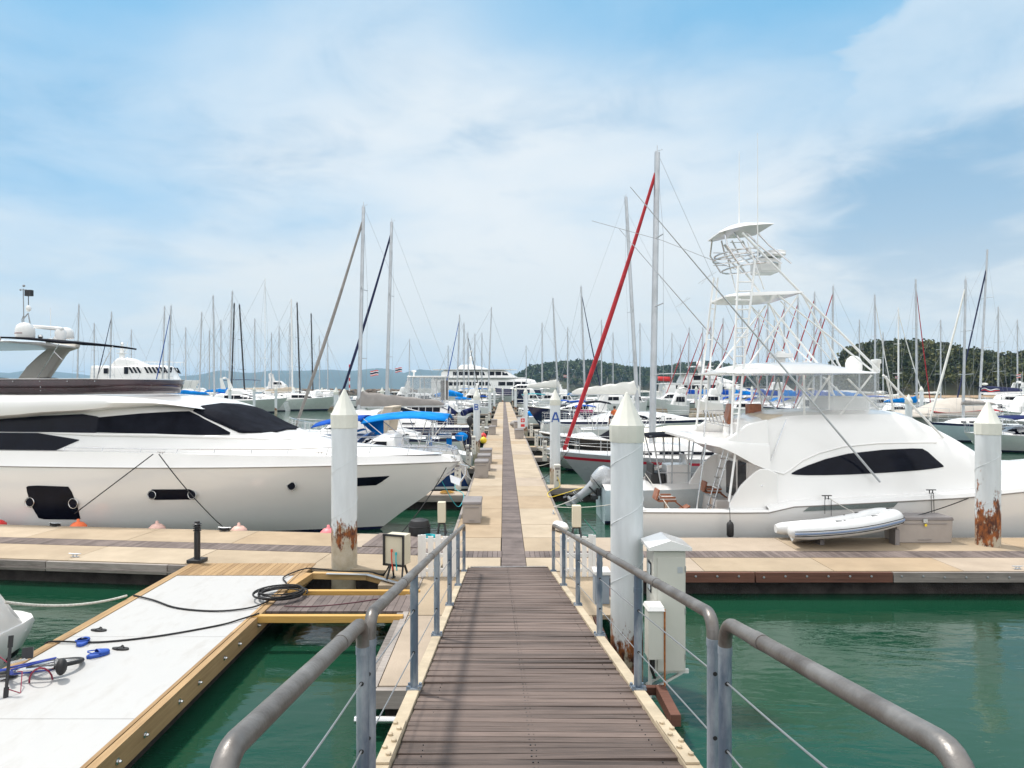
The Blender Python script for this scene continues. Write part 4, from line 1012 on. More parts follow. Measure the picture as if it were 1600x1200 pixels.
    # fighting chairs
    for (px, py, Y, s) in ((1040, 781, 18.6, 1.0), (1112, 768, 19.6, .9)):
        c = Q(px, py, Y); z = c.z
        mb = MB().lathe([(.16, .42), (.06, .47), (.05, z-.1), (.09, z-.02)], (c.x, c.y, 0), 12); ch = mb.build('fighting_chair_base', steel, t)
        mb = MB().box((c.x, c.y, z), (.50*s, .46*s, .05)).box((c.x-.26*s, c.y, z+.16), (.05, .46*s, .30), rot=Matrix.Rotation(.25, 3, 'Y')).box((c.x, c.y-.26*s, z+.10), (.42, .05, .05)).box((c.x, c.y+.26*s, z+.10), (.42, .05, .05)).box((c.x+.50, c.y, z-.22), (.30, .36, .04), rot=Matrix.Rotation(-.5, 3, 'Y'))
        for dy in (-.15, 0, .15): mb.beam((c.x+.2, c.y+dy, z), (c.x+.45, c.y+dy, z-.2), .03, .03)
        mb.build('fighting_chair_seat', teak, ch, bev=.012)
        MB().box((c.x+.02, c.y, z+.05), (.44*s, .40*s, .06)).build('chair_cushion', white, ch, bev=.02)
    # hardtop, flybridge curtains
    za = Z(583, Yn); x0 = X(1113, 18.9); x1 = X(1386, Yn+.1)
    st = [(x0, za+.02, za+.06, 1.35, 1.3), (x0+.3, za, za+.10, 1.62, 1.5), (x0+.75, za, za+.26, 1.66, 1.35), (x0+1.6, za, za+.31, 1.68, 1.35), (x0+2.5, za, za+.28, 1.68, 1.35), (x0+3.3, za, za+.10, 1.68, 1.5), (x1-.3, za, za+.06, 1.62, 1.5), (x1, za+.01, za+.04, 1.45, 1.4)]
    body_obj(body_grid(smooth_st(st, 3), .03), t, white, 'hardtop', smooth=40)
    clear = M('clear_vinyl', (.55, .58, .60), .12, var=.1, alpha=.30, spec=.6, bump=.6, bscale=3)
    zl = Z(642, Yn)
    for s in (1, -1):
        MB().grid([[(lerp(X(1255, Yn), x1-.12, k/10), s*(1.60+.03*math.sin(k*2.1)), zz) for zz in (zl, (zl+za)/2, za)] for k in range(11)]).build('side_curtain', clear, t, smooth=80)
    MB().grid([[(x1-.10+.18*(1-abs(y)), y*1.6, zz) for zz in (zl, (zl+za)/2, za)] for y in (-1, -.6, -.2, .2, .6, 1)]).build('front_curtain', clear, t, smooth=80)
    MB().bx(X(1290, 18.6), X(1350, 18.6), -.7, .7, zl-.3, zl+.35).build('helm_console', white, t, bev=.06)
    for s, Y in ((-1, Yn+.15), (1, O.y+1.7)):
        dy = 0
        def T(px, py): yy = 1.62 if py < 600 else 1.40; q = Q(px, py, O.y-yy); return Vector((q.x, s*yy, q.z))
        mb = MB()
        for a, b in (((1362, 586), (1313, 648)), ((1325, 592), (1373, 640)), ((1295, 590), (1270, 628)), ((1385, 588), (1397, 643)), ((1256, 586), (1257, 648)), ((1296, 586), (1296, 640))): mb.tube([T(*a), T(*b)], .026, 8)
        mb.build('hardtop_strut', white, t)
        MB().tube([T(1380, 586), T(1474, 684)], .03, 8).build('forward_strut', white, t)
    # domes and aerials on the hardtop
    zt = za+.10
    MB().lathe([(.20, 0), (.21, .05), (.21, .22), (.17, .33), (.09, .40), (0, .42)], (X(1345, 18), -.6, zt-.02), 20).lathe([(.10, 0), (.10, .22), (.13, .24), (.13, .34), (0, .36)], (X(1377, 18), -.7, zt-.05), 14).build('hardtop_dome', white, t, smooth=60)
    MB().lathe([(.18, 0), (.20, .1), (.12, .2), (.12, .35), (.18, .4), (.1, .5)], (X(1219, 19), 0, zt+.05), 12).box((X(1219, 19), 0, zt+.42), (.45, .6, .12)).build('radar_pedestal', white, t, bev=.02)
    MB().beam((X(1270, 18), -.5, zt+.22), (X(1295, 18), .5, zt+.22), .12, .1).lathe([(.09, 0), (.09, .2)], (X(1285, 18), 0, zt), 10).build('radar_scanner', white, t, bev=.02)
    # tower
    tm = white; zf = Z(684, Yn)
    def LP(name, pts, r=.024, mat=None): return MB().tube(pts, r, 8).build(name, mat or mastwh, t)
    yn = -1.55; Yt = O.y+yn
    def TN(px, py, y=yn): q = Q(px, py, O.y+y); return Vector((q.x, y, q.z))
    mb = MB(); rl = [TN(1154, 415, -1.0), TN(1146, 600, -1.45), TN(1143, 684, -1.6)]; rr = [TN(1180, 407, -1.0), TN(1160, 592, -1.5), TN(1150, 700, -1.75), TN(1139, 784, -1.92)]
    mb.tube(rl, .030, 8).tube(rr, .030, 8)
    def onp(p, z):
        for a, b in zip(p, p[1:]):
            if min(a.z, b.z) <= z <= max(a.z, b.z): return a.lerp(b, (z-a.z)/(b.z-a.z))
        return p[-1]
    z = 3.2
    while z < 6.9: mb.tube([onp(rl, z), onp(rr, z)], .020, 6); z += .245
    mb.build('tower_ladder', mastwh, t)
    far = 1.45
    for s in (1, -1):
        yy = s*1.45; pa = Vector((rl[0].x-.05, s*.95, rl[0].z)); pb = Vector((TN(1113, 645, 0).x, s*1.60, zf))
        if s > 0: LP('tower_leg', [pa, pb], .030); LP('tower_leg', [pa+Vector((.12, 0, 0)), pb+Vector((.25, 0, 0))], .026)
        for u in (.2, .4, .6, .8): LP('tower_brace', [pa.lerp(pb, u), (pa+Vector((.12, 0, 0))).lerp(pb+Vector((.25, 0, 0)), u)], .014)
        ft = Vector((TN(1161, 363, -.8).x, s*.74, TN(1161, 363, -.8).z)); md = Vector((TN(1250, 456, -1.1).x, s*1.1, TN(1250, 456, -1.1).z)); en = Vector((TN(1376, 582, -1.5).x, s*1.45, za+.05))
        LP('tower_leg', [ft, md, en], .032)
        LP('tower_leg', [Vector((md.x-.55, s*1.05, md.z-.08)), Vector((en.x-.12, s*1.38, en.z))], .024)
        LP('tower_brace', [Vector((ft.x+.1, s*.85, ft.z-.25)), Vector((md.x-.9, s*1.0, md.z+.08))], .018)
        LP('tower_brace', [Vector((md.x+.1, s*1.1, md.z-.12)), Vector((TN(1316, 578, -1.3).x, s*1.3, za+.08))], .026)
        LP('tower_brace', [Vector((md.x-.05, s*1.1, md.z-.1)), Vector((TN(1165, 578, -1.3).x, s*1.3, za+.1))], .026)
        LP('tower_brace', [Vector((TN(1222, 470, -1.1).x, s*1.0, md.z-.22)), Vector((TN(1313, 578, -1.2).x, s*1.2, za+.08))], .016)
    pxa = TN(1143, 0, -1.1).x; pxb = TN(1256, 0, -1.1).x; zp = TN(0, 459, -1.1).z
    st = [(pxa, zp-.02, zp+.03, .7, .65), (pxa+.35, zp-.04, zp+.06, 1.0, .95), (pxa+1.4, zp-.02, zp+.10, 1.12, 1.05), (pxb-.1, zp+.02, zp+.09, 1.15, 1.1), (pxb, zp+.03, zp+.06, 1.1, 1.05)]
    body_obj(body_grid(smooth_st(st, 3), .02), t, white, 'tower_platform', smooth=40)
    # control station at the top with its ring rails and small top
    xs = TN(1165, 0, -.5).x; zr = TN(0, 412, -.8).z
    def ring(x, z, rx, ry, r=.02): return [(x+rx*math.cos(a), ry*math.sin(a), z+.06*math.cos(a)) for a in [k*math.pi/10 for k in range(20)]]
    mb = MB()
    cx = TN(1157, 0, 0).x
    for (dx, z, rx, ry) in ((.25, zr+.02, .72, .85), (-.12, zr+.30, .60, .75), (-.10, zr+.42, .58, .74)): mb.tube(ring(cx+dx, z, rx, ry), .024, 7, closed=True)
    ztop = TN(0, 363, -.5).z
    for s in (1, -1):
        for xa, xb2 in ((-.62, -.55), (-.35, .05), (-.05, .60), (.25, .85)):
            mb.tube([(cx+xb2+.25, s*.75, zr+.02), (cx+(xa+xb2)/2-.03, s*.74, zr+.5), (cx+xa-.0, s*.55, ztop)], .024, 7)
        for u in (.25, .45, .65): mb.tube([(cx-.55+.02, s*.72, lerp(zr, ztop, u)), (cx-.15, s*.73, lerp(zr, ztop, u))], .012, 6)
    mb.build('buggy_rails', steel, t)
    xa = TN(1122, 0, -.4).x; xe = TN(1203, 0, -.4).x; zz = TN(0, 357, -.4).z
    st = [(xa, zz-.14, zz-.10, .55, .5), (xa+.25, zz-.10, zz+.02, .78, .7), (xa+.6, zz-.02, zz+.13, .80, .6), (xa+.85, zz+.0, zz+.10, .82, .7), (xe-.3, zz+.02, zz+.09, .80, .74), (xe, zz+.06, zz+.09, .7, .66)]
    body_obj(body_grid(smooth_st(st, 3), .04), t, white, 'buggy_top', smooth=40)
    q = TN(1196, 417, 0)
    MB().box((q.x, 0, q.z), (.62, .7, .38)).box((q.x+.15, 0, q.z+.28), (.5, .9, .10)).build('control_station', white, t, bev=.07)
    MB().lathe([(.18, -.1), (.30, -.02), (.30, .08), (.12, .14)], (q.x+.25, 0, q.z+.34), 18).build('tower_radome', white, t)
    for px, ytop, ybot, y in ((1184, 208, 408, -.9), (1155, 236, 352, .3)):
        a = TN(px, ybot, y); b = TN(px, ytop, y); MB().tube([a, a.lerp(b, .4), b], [.020, .013, .006], 6).build('whip_antenna', mastwh, t)
    # outriggers
    for s, p0, p1 in ((-1, (1375, 753), (985, 292)), (1, (1306, 747), (968, 358))):
        y = s*1.95; a = Q(p0[0], p0[1], O.y+y); b = Q(p1[0], p1[1], O.y+y+s*.6)
        mb = MB().tube([a, a.lerp(b, .5), b], [.030, .024, .010], 8)
        for u in (.52, .70):
            c = a.lerp(b, u); mb.tube([c+Vector((.14, 0, .16)), c-Vector((.14, 0, .16))], .006, 5)
            mb.tube([c+Vector((.20, -.1, .13)), c-Vector((.2, -.1, .13))], .006, 5)
        mb.build('outrigger', alu, t)
    a = Q(1237, 656, Yn); b = Q(1190, 758, Yn-.03); MB().tube([(a.x, -1.55, a.z), (b.x, b.y, b.z)], .011, 6).lathe([(.04, 0), (.03, .03)], (b.x, b.y, b.z-.02), 8).build('outrigger_stay', steel, t)
    a = Q(925, 345, 20); b = Q(1150, 421, 18.95); MB().tube([a, a.lerp(b, .5)+Vector((0, 0, .12)), b], .007, 5).build('fishing_line', wire, t)
    # chrome rocket launchers and flybridge ladder
    mb = MB()
    for s, x in ((1, -.4), (-1, -.4)):
        a = Q(1125, 700, 18.6); b = Q(1093, 800, 18.6); mb.tube([(a.x, s*.2-.9, a.z), (b.x, s*.2-.9, .5)], .018, 7)
    a = Q(1125, 700, 18.6); b = Q(1093, 800, 18.6)
    for k in range(1, 8): u = k/8; mb.box((lerp(a.x, b.x, u), -.9, lerp(a.z, .5, u)), (.10, .42, .03))
    mb.build('flybridge_ladder', steel, t); MB().tube([Q(1103, 692, Yn+.1), Q(1088, 800, Yn+.1)], .02, 7).build('overhang_post', steel, t); MB().tube([Q(1128, 716, 20.4), Q(1140, 752, 20.4)], .016, 6).build('grab_rail', steel, t)
    mb = MB()
    for k in range(6):
        c = Q(1102+k*6, 648+k*1.6, 17.6+k*.35); mb.tube([c+Vector((-.04, 0, .12)), c+Vector((.04, 0, -.16))], .022, 8)
    mb.tube([Q(1095, 655, 17.5), Q(1140, 662, 19.6)], .014, 6); mb.tube([Q(1104, 640, 17.5), Q(1100, 683, 17.5)], .018, 6).tube([Q(1140, 655, 19.8), Q(1139, 680, 19.8)], .018, 6).tube([Q(1104, 660, 17.5), Q(1145, 668, 19.6)], .014, 6)
    mb.build('rod_holders', steel, t)
    MB().box((X(1188, 19)-.1, .3, zf+.55), (.35, .35, .5)).box((X(1150, 19), .7, zf+.5), (.10, .45, .6), rot=Matrix.Rotation(.2, 3, 'Y')).box((X(1165, 19), .7, zf+.25), (.4, .42, .08)).build('helm_seats', teak, t, bev=.03)
    MB().tube([(X(1100, 20), 1.3, zf+.55), (X(1200, 20), 1.35, zf+.62)], .02, 6).build('flybridge_rail', steel, t)
    MB().box((X(1220, 18), -.4, zf+.30), (1.1, 1.6, .5)).build('covered_seat', beigecloth, t, bev=.15)
    for px, py in ((1292, 777), (1455, 768)):
        q = Q(px, py, O.y-2.0); MB().tube([q+Vector((-.12, -.0, .04)), q+Vector((.12, -.0, .04))], .014, 6).tube([q+Vector((-.04, 0, .04)), q+Vector((-.04, 0, -.05))], .014, 6).tube([q+Vector((.04, 0, .04)), q+Vector((.04, 0, -.05))], .014, 6).build('deck_cleat', blackmet, t)
    return O
SF = sportfisher()
# black cylinder fender at the quarter of the sportfisher, and its lines
mb = MB().lathe([(.0, -.19), (.06, -.18), (.085, -.14), (.085, .12), (.06, .17), (.03, .19), (.02, .22)], (0, 0, 0), 14).tube([(0, 0, .21), (.0, .04, .52)], .008, 6)
o = mb.build('cylinder_fender', blackrub, smooth=60); o.location = (P(1141, 826, 16.62).x, 16.62, P(0, 827, 16.62).z); tag(o, 'black cylinder fender hanging by the cockpit of the sportfishing boat', 'fender')
rope('mooring_line', arc(P(1522, 775, 16.9), P(1424, 808, 16.0), .03), .012, blackrope, 'dark line from the white bow side down to the dock box, right dock')
rope('mooring_line', arc(P(1297, 780, 16.8), P(1345, 806, 16.1), .01), .010, whiterope, 'thin white line from the boat cleat down to the inflatable dinghy')
rope('mooring_line', arc(P(1008, 740, 21.5), P(1051, 802, 16.9), .0), .010, whiterope, 'thin white line slanting down into the stern of the sportfishing boat')
for prs, lb in (((((1289, 778), (1289, 803)), ((1299, 780), (1299, 806))), 'thin black lanyards hanging from the boat cleat above the inflatable dinghy'), ((((1455, 770), (1456, 806)), ((1459, 771), (1460, 808))), 'thin black lanyards hanging from the boat cleat above the large dock box')):
    MB_ = MB()
    for a, b in prs: MB_.tube([P(*a, 16.82), P(*b, 16.72)], .007, 5)
    MB_.tube([P(*prs[0][0], 16.82), P(*prs[1][0], 16.82)], .007, 5); tag(MB_.build('fender_lanyard', blackrope), lb, 'rope')

# ------------------------------------------------------------------ inflatable dinghy on the right dock
def dinghy_rib():
    O = P(1232, 846, 15.75); O.z = .5
    t = thing('inflatable_dinghy', 'white inflatable dinghy with blue grey strake lying on the right dock', 'dinghy', (O.x, 15.75, .5))
    def Lc(px, py, Y): return P(px, py, Y)-Vector((O.x, 15.75, .5))
    c = [Lc(1233, 831, 15.30), Lc(1270, 830, 15.28), Lc(1320, 826, 15.30), Lc(1360, 820, 15.38), Lc(1385, 814, 15.52), Lc(1398, 810, 15.75), Lc(1392, 807, 16.0), Lc(1370, 806, 16.16), Lc(1330, 815, 16.24), Lc(1270, 824, 16.28), Lc(1212, 826, 16.3)]
    # smooth
    sp = []
    for i in range(len(c)-1):
        p0 = c[max(0, i-1)]; p1 = c[i]; p2 = c[i+1]; p3 = c[min(len(c)-1, i+2)]
        for j in range(5): u = j/5; sp.append(.5*((2*p1)+(-p0+p2)*u+(2*p0-5*p1+4*p2-p3)*u*u+(-p0+3*p1-3*p2+p3)*u**3))
    sp.append(c[-1]); n = len(sp)
    r = [.185]*n
    for i in range(5): r[i] = .10+.085*min(1, (i/4)**.6); r[n-1-i] = r[i]
    MB().tube(sp, r, 20).build('inflatable_tube', M('white_inflatable_fabric', (.66, .67, .67), .5, var=.05, scale=4), t, smooth=70)
    for dz, m_, rr in ((-.02, M('blue_grey_strake', (.16, .22, .34), .5), .022), (.035, blackrub, .008), (-.075, blackrub, .010)):
        pts = []
        for i in range(1, n-1):
            d = (sp[i+1]-sp[i-1]); d.z = 0; d.normalize(); nrm = Vector((d.y, -d.x, 0)); pts.append(sp[i]+nrm*math.sqrt(max(.001, .192**2-dz**2))+Vector((0, 0, dz)))
        MB().tube(pts, rr, 6).build('rubbing_strake', m_, t)
    mb = MB(); rows = []
    for k in range(9):
        u = k/8; a = sp[int(lerp(2, n*.42, u))]; b = sp[int(lerp(n-3, n*.56, u))]; m_ = (a+b)/2; rows.append([a-Vector((0, 0, .08)), m_-Vector((0, 0, .26-.16*u*u)), b-Vector((0, 0, .08))])
    mb.grid(rows); mb.build('hull_bottom', tube_grey, t, smooth=60, thick=.02)
    mb = MB(); rows = [[r_[0]+Vector((0, 0, .0)), (r_[0]+r_[2])/2-Vector((0, 0, .04)), r_[2]] for r_ in rows]; mb.grid(rows).build('floor', tube_grey, t)
    a = sp[4]; b = sp[n-5]; MB().beam(a, b, .04, .34).build('transom', offwh, t, bev=.01)
    a = sp[18]; b = sp[n-19]; MB().beam(a+Vector((0, 0, .08)), b+Vector((0, 0, .08)), .22, .03).build('seat', offwh, t, bev=.008)
    for i in (9, 16, n-12, n-20): MB().box(sp[i]+Vector((0, -.02, .186)), (.14, .03, .02)).build('carry_handle', blackrub, t, bev=.006)
    MB().ball(sp[10]+Vector((0, 0, .18)), .03, 10, sc=(1, 1, .5)).ball(sp[n-10]+Vector((0, 0, .18)), .03, 10, sc=(1, 1, .5)).build('air_valve', blackrub, t)
    # chocks it rests on
    for u in (6, 24): q = (sp[u]+sp[n-1-u])/2; MB().bx(q.x-.05, q.x+.05, q.y-.13, q.y+.13, 0, max(.03, q.z-.235)).build('keel_chock', lidgrey, t)
dinghy_rib()

# ------------------------------------------------------------------ dock furniture
def dock_box(X0, X1, Y0, Y1, h, label, group=None, latch=False, z=.505):
    cx, cy = (X0+X1)/2, (Y0+Y1)/2; w, d = X1-X0, Y1-Y0
    t = thing('dock_box', label, 'storage box', (cx, cy, z), 0, group)
    MB().prism([(-w/2*.96, -d/2*.96), (w/2*.96, -d/2*.96), (w/2*.96, d/2*.96), (-w/2*.96, d/2*.96)], 0, h-.02, inset=-.03).build('box_body', boxgrey, t, bev=.012)
    MB().prism([(-w/2-.012, -d/2-.015), (w/2+.012, -d/2-.015), (w/2+.012, d/2+.015), (-w/2-.012, d/2+.015)], h-.03, h+.05, inset=.03).build('lid', lidgrey, t, bev=.015)
    if h > .4: MB().bx(-w*.38, w*.38, -d/2*.99-.012, -d/2*.98, h*.80-.006, h*.80+.006).bx(-w*.12, w*.12, -d/2*.985-.014, -d/2*.98, h*.13, h*.14).build('moulded_line', lidgrey, t)
    if latch:
        lt = MB().bx(-.05, .05, -d/2-.03, -d/2-.005, h-.08, h+.01).build('latch', steel, t); MB().bx(-.025, .025, -d/2-.045, -d/2-.03, h-.16, h-.10).build('padlock', yellow, lt)
    return t
dock_box(9.10, 10.42, 15.82, 16.38, .55, 'large grey dock box with brass padlock beside the inflatable dinghy', latch=True)
dock_box(-1.10, -.60, 18.1, 19.1, .52, 'grey dock box nearest on the left edge of the long pier', 'grey dock boxes on the long pier')
for a in ((-1.17, -.62, 27.2, 28.2, .62, 'front grey box of the three close dock boxes on the left pier edge'), (-1.14, -.58, 29.6, 30.6, .62, 'middle grey box of the three close dock boxes on the left pier edge'), (-1.14, -.56, 32.4, 33.4, .62, 'rear grey box of the three close dock boxes on the left pier edge'),
          (-1.15, -.6, 52, 53, .62, 'small grey dock box beyond the red and yellow buoys on the pier'), (-1.15, -.6, 63, 64, .62, 'farthest small grey dock box on the left pier edge'),
          (.80, 1.42, 48, 49, .62, 'front grey dock box on the right pier edge, past pile A'), (.82, 1.44, 52.5, 53.5, .95, 'taller grey dock box with red signs on the right pier edge')):
    dock_box(*a, group='grey dock boxes on the long pier')
signm = M('white_sign_board', (.7, .7, .7), .5); sg = thing('safety_sign', 'small white board with red signs above the far right dock boxes', 'sign', (1.36, 52.3, 1.1))
MB().bx(-.30, .30, -.02, .02, -.1, .75).build('board', signm, sg); MB().bx(-.05, .25, -.03, -.021, .38, .66).bx(-.05, .25, -.03, -.021, .02, .22).build('red_panel', redbuoy, sg); MB().bx(.08, .12, -.036, -.031, .42, .62).bx(.0, .2, -.036, -.031, .5, .54).build('white_cross', signm, sg)
def pedestal(X, Y, h, label, group='white service pedestals at the finger docks'):
    t = thing('service_pedestal', label, 'power pedestal', (X, Y, .5), 0, group)
    MB().prism([(-.115, -.10), (.115, -.10), (.115, .10), (-.115, .10)], 0, h, inset=.06).build('column', pedwh, t, bev=.012)
    MB().prism([(-.13, -.115), (.13, -.115), (.13, .115), (-.13, .115)], h, h+.05, inset=.25).build('top_cap', pedwh, t, bev=.01)
    MB().bx(-.085, .085, -.108, -.098, h-.14, h-.06).build('lamp_lens', lidgrey, t)
    for z in (.30, .48, .62): MB().lathe([(.030, 0), (.034, .02), (.02, .025)], (.0, -.10, z*h/.85), 10, axis=(0, -1, 0)).build('socket', lidgrey, t)
for a in ((1.93, 24.62, .80, 'white pedestal in front of the pile lettered A'), (2.02, 33.6, .95, 'second white pedestal along the right pier edge'), (2.02, 42.1, .95, 'third white pedestal along the right pier edge'), (2.03, 50.1, .95, 'fourth white pedestal along the right pier edge'), (2.0, 59.1, .95, 'fifth, tiny white pedestal along the right pier edge'),
          (-1.62, 24.1, .95, 'white pedestal by the steel anchor of the left yacht'), (-1.62, 31.2, .95, 'white pedestal with turquoise hose left of the three dock boxes'), (-1.62, 36.9, .95, 'white pedestal just left below the pile lettered B'), (-1.6, 45.6, .95, 'white pedestal behind the pile lettered B'), (-1.6, 53, .95, 'white pedestal near the red buoy on the left'), (-1.6, 64, .9, 'tiny white pedestal far along the left pier edge'),
          (-1.6, 75, .9, 'faint white pedestal farthest along the left pier edge'), (2.0, 70, .9, 'faint white pedestal farthest along the right pier edge')):
    pedestal(*a)
def stand_box(name, X, Y, w, h, d, zleg, label, mat, hose=None, rz=0, framed=False):
    t = thing(name, label, 'power box', (X, Y, .505), rz)
    MB().box((0, 0, zleg+h/2), (w, d, h)).build('enclosure', mat, t, bev=.012)
    mb = MB()
    for s in (-1, 1):
        mb.beam((s*w*.3, 0, zleg+.05), (s*(w*.3+.04), -.14, .015), .03, .03).beam((s*w*.3, 0, zleg+.05), (s*(w*.3+.04), .14, .015), .03, .03).beam((s*(w*.3+.04), -.17, .012), (s*(w*.3+.04), .17, .012), .05, .02)
    mb.beam((-w*.35, 0, zleg-.02), (w*.35, 0, zleg-.02), .05, .05)
    mb.build('stand', blackmet, t)
    if framed:
        f = MB()
        for a, b in (((-w/2, -d/2-.015, zleg), (-w/2, -d/2-.015, zleg+h)), ((w/2, -d/2-.015, zleg), (w/2, -d/2-.015, zleg+h)), ((-w/2-.02, -d/2-.015, zleg+h), (w/2+.02, -d/2-.015, zleg+h)), ((-w/2-.02, -d/2-.015, zleg), (w/2+.02, -d/2-.015, zleg))): f.beam(a, b, .035, .035)
        f.build('door_frame', blackmet, t)
        for x, m_, z in ((-.02, M('red_tap', (.6, .06, .03), .5), .27), (.07, turq, .22)):
            MB().tube([(x, -d/2-.05, zleg+z), (x+.01, -d/2-.07, zleg+z-.12), (x+.02, -d/2-.05, zleg-.08)], .012, 7).lathe([(.02, 0), (.02, .05)], (x, -d/2-.05, zleg+z-.02), 8).build('tap_hose', m_, t)
    return t
stand_box('power_box', -1.98, 12.75, .40, .55, .28, .32, 'beige power box with black frame and taps on a black stand, left of the gangway', fibre_beige, rz=-.35, framed=True)
stand_box('power_box', -1.52, 16.75, .19, .50, .20, .30, 'narrow beige power box on black legs beside the big black tub', fibre_beige)
stand_box('power_box', 1.77, 16.6, .21, .52, .20, .22, 'beige power box on the right pier edge above the water hose', fibre_beige)
# black tub and coils
t = thing('black_tub', 'big round black ribbed tub on the dock at the bow of the left yacht', 'tub', (-2.06, 16.7, .505))
MB().lathe([(.25, 0), (.27, .05), (.26, .20), (.24, .30), (.22, .36), (.10, .40), (0, .405)], (0, 0, 0), 28).build('tub_body', blackrub, t); MB().tube([(.27*math.cos(k*.3), .27*math.sin(k*.3), .22) for k in range(21)], .012, 6, closed=True).build('tub_rib', blackrub, t)
def coil(name, c, r, turns, rad, mat, label, cat='hose', seed=1, flat=1.0):
    rng = random.Random(seed); pts = []; n = 26
    ph1, ph2 = rng.uniform(0, 6), rng.uniform(0, 6)
    for i in range(int(turns*n)):
        a = 2*math.pi*i/n; k = i/n; rr = r*(1+.12*math.sin(k*2.3+ph1)+.05*math.sin(a*2+ph2)); ox = .10*r*math.sin(k*1.7+ph2)
        pts.append((ox+rr*math.cos(a), flat*rr*math.sin(a)+.08*r*math.cos(k*2.9), rad*(1+1.5*k*.55)+rad*.6*math.sin(a*1.5+ph1)+rad*.8))
    o = MB().tube(pts, rad, 7).build(name, mat, smooth=80); o.location = c; return tag(o, label, cat)
coil('hose_coil', P(436, 936, 11.6)*1.0, .36, 7, .013, blackrope, 'coiled black hose lying over the edge of the white work float', seed=4).location = (-3.83, 11.72, .53)
coil('rope_coil', (-1.95, 23.3, .50), .22, 4, .012, M('yellow_rope', (.50, .28, .06), .8, var=.3), 'coil of yellow rope on the first finger dock, left', 'rope', seed=5)
coil('hose_coil', (-1.75, 30.6, .50), .20, 4, .014, turq, 'turquoise hose coiled at the foot of a white pedestal', seed=6)
coil('hose_coil', (-1.80, 16.35, .505), .16, 4, .012, turq, 'blue hose coil between black tub and beige power box', seed=7)
rope('water_hose', [P(913, 812, 16.6), P(918, 818, 16.6), P(928, 830, 16.6), P(930, 834, 16.6), P(920, 837, 16.6), P(912, 836, 16.6)], .012, M('green_hose', (.02, .20, .14), .5), 'green hose looping beside the right beige power box', 'hose')
for X, Y, r, m_, lb in ((-1.42, 47.3, .24, redbuoy, 'small red ball fender on the left pier edge'), (-1.30, 44.0, .22, yellow, 'small yellow ball fender on the left pier edge')):
    t = thing('ball_fender', lb, 'fender', (X, Y, .5)); MB().ball((0, 0, r), r, 14).build('ball', m_, t, smooth=60); MB().lathe([(.04, 0), (.03, .07)], (0, 0, 2*r-.01), 8).build('eye', m_, t)
t = thing('ball_fender', 'white fender lying at the corner of the pier, next to the right beige box', 'fender', (1.42, 17.1, .505)); MB().lathe([(.0, -.28), (.07, -.26), (.12, -.16), (.13, 0), (.12, .16), (.07, .26), (.03, .32)], (0, 0, .13), 16, axis=(.6, -1, 0)).build('fender_body', white, t, smooth=70); MB().tube([(.25, -.3, .14), (.3, -.2, .03)], .008, 5).build('lanyard', whiterope, t)
t = thing('covered_bundle', 'brown grey covered bundle on the pier, right of the strip', 'bundle', (1.05, 62, .5)); MB().ball((0, 0, .33), .5, 14, sc=(1, 1.1, .66)).ball((.2, -2.5, .2), .4, 12, sc=(1, 1.2, .6)).build('canvas', greycloth, t, smooth=60)
# picket panels each side of the gangway foot
def pickets(x0, x1, Y, h, label, n=5):
    t = thing('picket_fence', label, 'fence', ((x0+x1)/2, Y, .505)); w = x1-x0
    for k in range(n):
        x = -w/2+w*(k+.5)/n; MB().bx(x-w/n*.36, x+w/n*.36, -.012, .012, 0, h-(.03 if k % 2 else 0)).build('picket', white, t, bev=.004)
    for z in (h*.15, h*.50, h*.86): MB().bx(-w/2, w/2, .013, .04, z-.035, z+.035).build('crossbar', white, t, bev=.004)
    for s in (-1, 1): MB().bx(s*w/2-.03, s*w/2+.03, -.04, -.013, 0, h+.0).build('end_post', white, t, bev=.004)
pickets(-1.60, -.90, 13.0, .80, 'white picket panel on the left of the gangway foot')
pickets(1.10, 1.72, 13.0, .80, 'white picket panel on the right of the gangway foot')
# bollard light
t = thing('bollard_light', 'black bollard light with louvred head on the left dock', 'bollard light', (-6.33, 14.1, .505), LA)
MB().box((0, 0, .035), (.30, .30, .07)).build('base_plate', blackmet, t, bev=.008); MB().lathe([(.062, .07), (.062, .62)], n=20).build('post', blackmet, t)
mb = MB()
for k in range(4): mb.lathe([(.062, .64+k*.045), (.082, .645+k*.045), (.082, .655+k*.045), (.05, .672+k*.045)], n=20)
mb.lathe([(.05, .62), (.05, .84)], n=14); mb.build('louvred_head', blackmet, t)
def cleat(X, Y, z, rz, label, group='dock cleats', s=1.0):
    t = thing('dock_cleat', label, 'cleat', (X, Y, z), rz, group)
    MB().tube([(-.14*s, 0, .075*s), (-.06*s, 0, .065*s), (.06*s, 0, .065*s), (.14*s, 0, .075*s)], [.010*s, .016*s, .016*s, .010*s], 8).tube([(-.04*s, 0, 0), (-.04*s, 0, .065*s)], .014*s, 8).tube([(.04*s, 0, 0), (.04*s, 0, .065*s)], .014*s, 8).build('horn', alu, t)
    MB().box((0, 0, .006), (.16*s, .06*s, .012)).build('cleat_base', alu, t)
q = P(119, 873, 14.55); cleat(q.x, 14.5, .505, LA, 'small steel cleat near the front edge of the left dock')
q = LYW(88, 822, 2.95); cleat(q.x, q.y-.05, .505, LA, 'cleat with black line under the large hull window', s=1.2)
q = LYW(352, 828, 3.0); cleat(q.x, q.y-.05, .505, LA, 'cleat with black rope turns beside a pink fender', s=1.2)
cleat(10.2, 13.55, .505, 0, 'cleat on the near edge of the right dock', s=.8)
cleat(-1.10, 21.2, .505, R(90), 'cleat on the left edge of the long pier past the first box'); cleat(1.42, 19.5, .505, R(90), 'cleat on the right edge of the long pier')
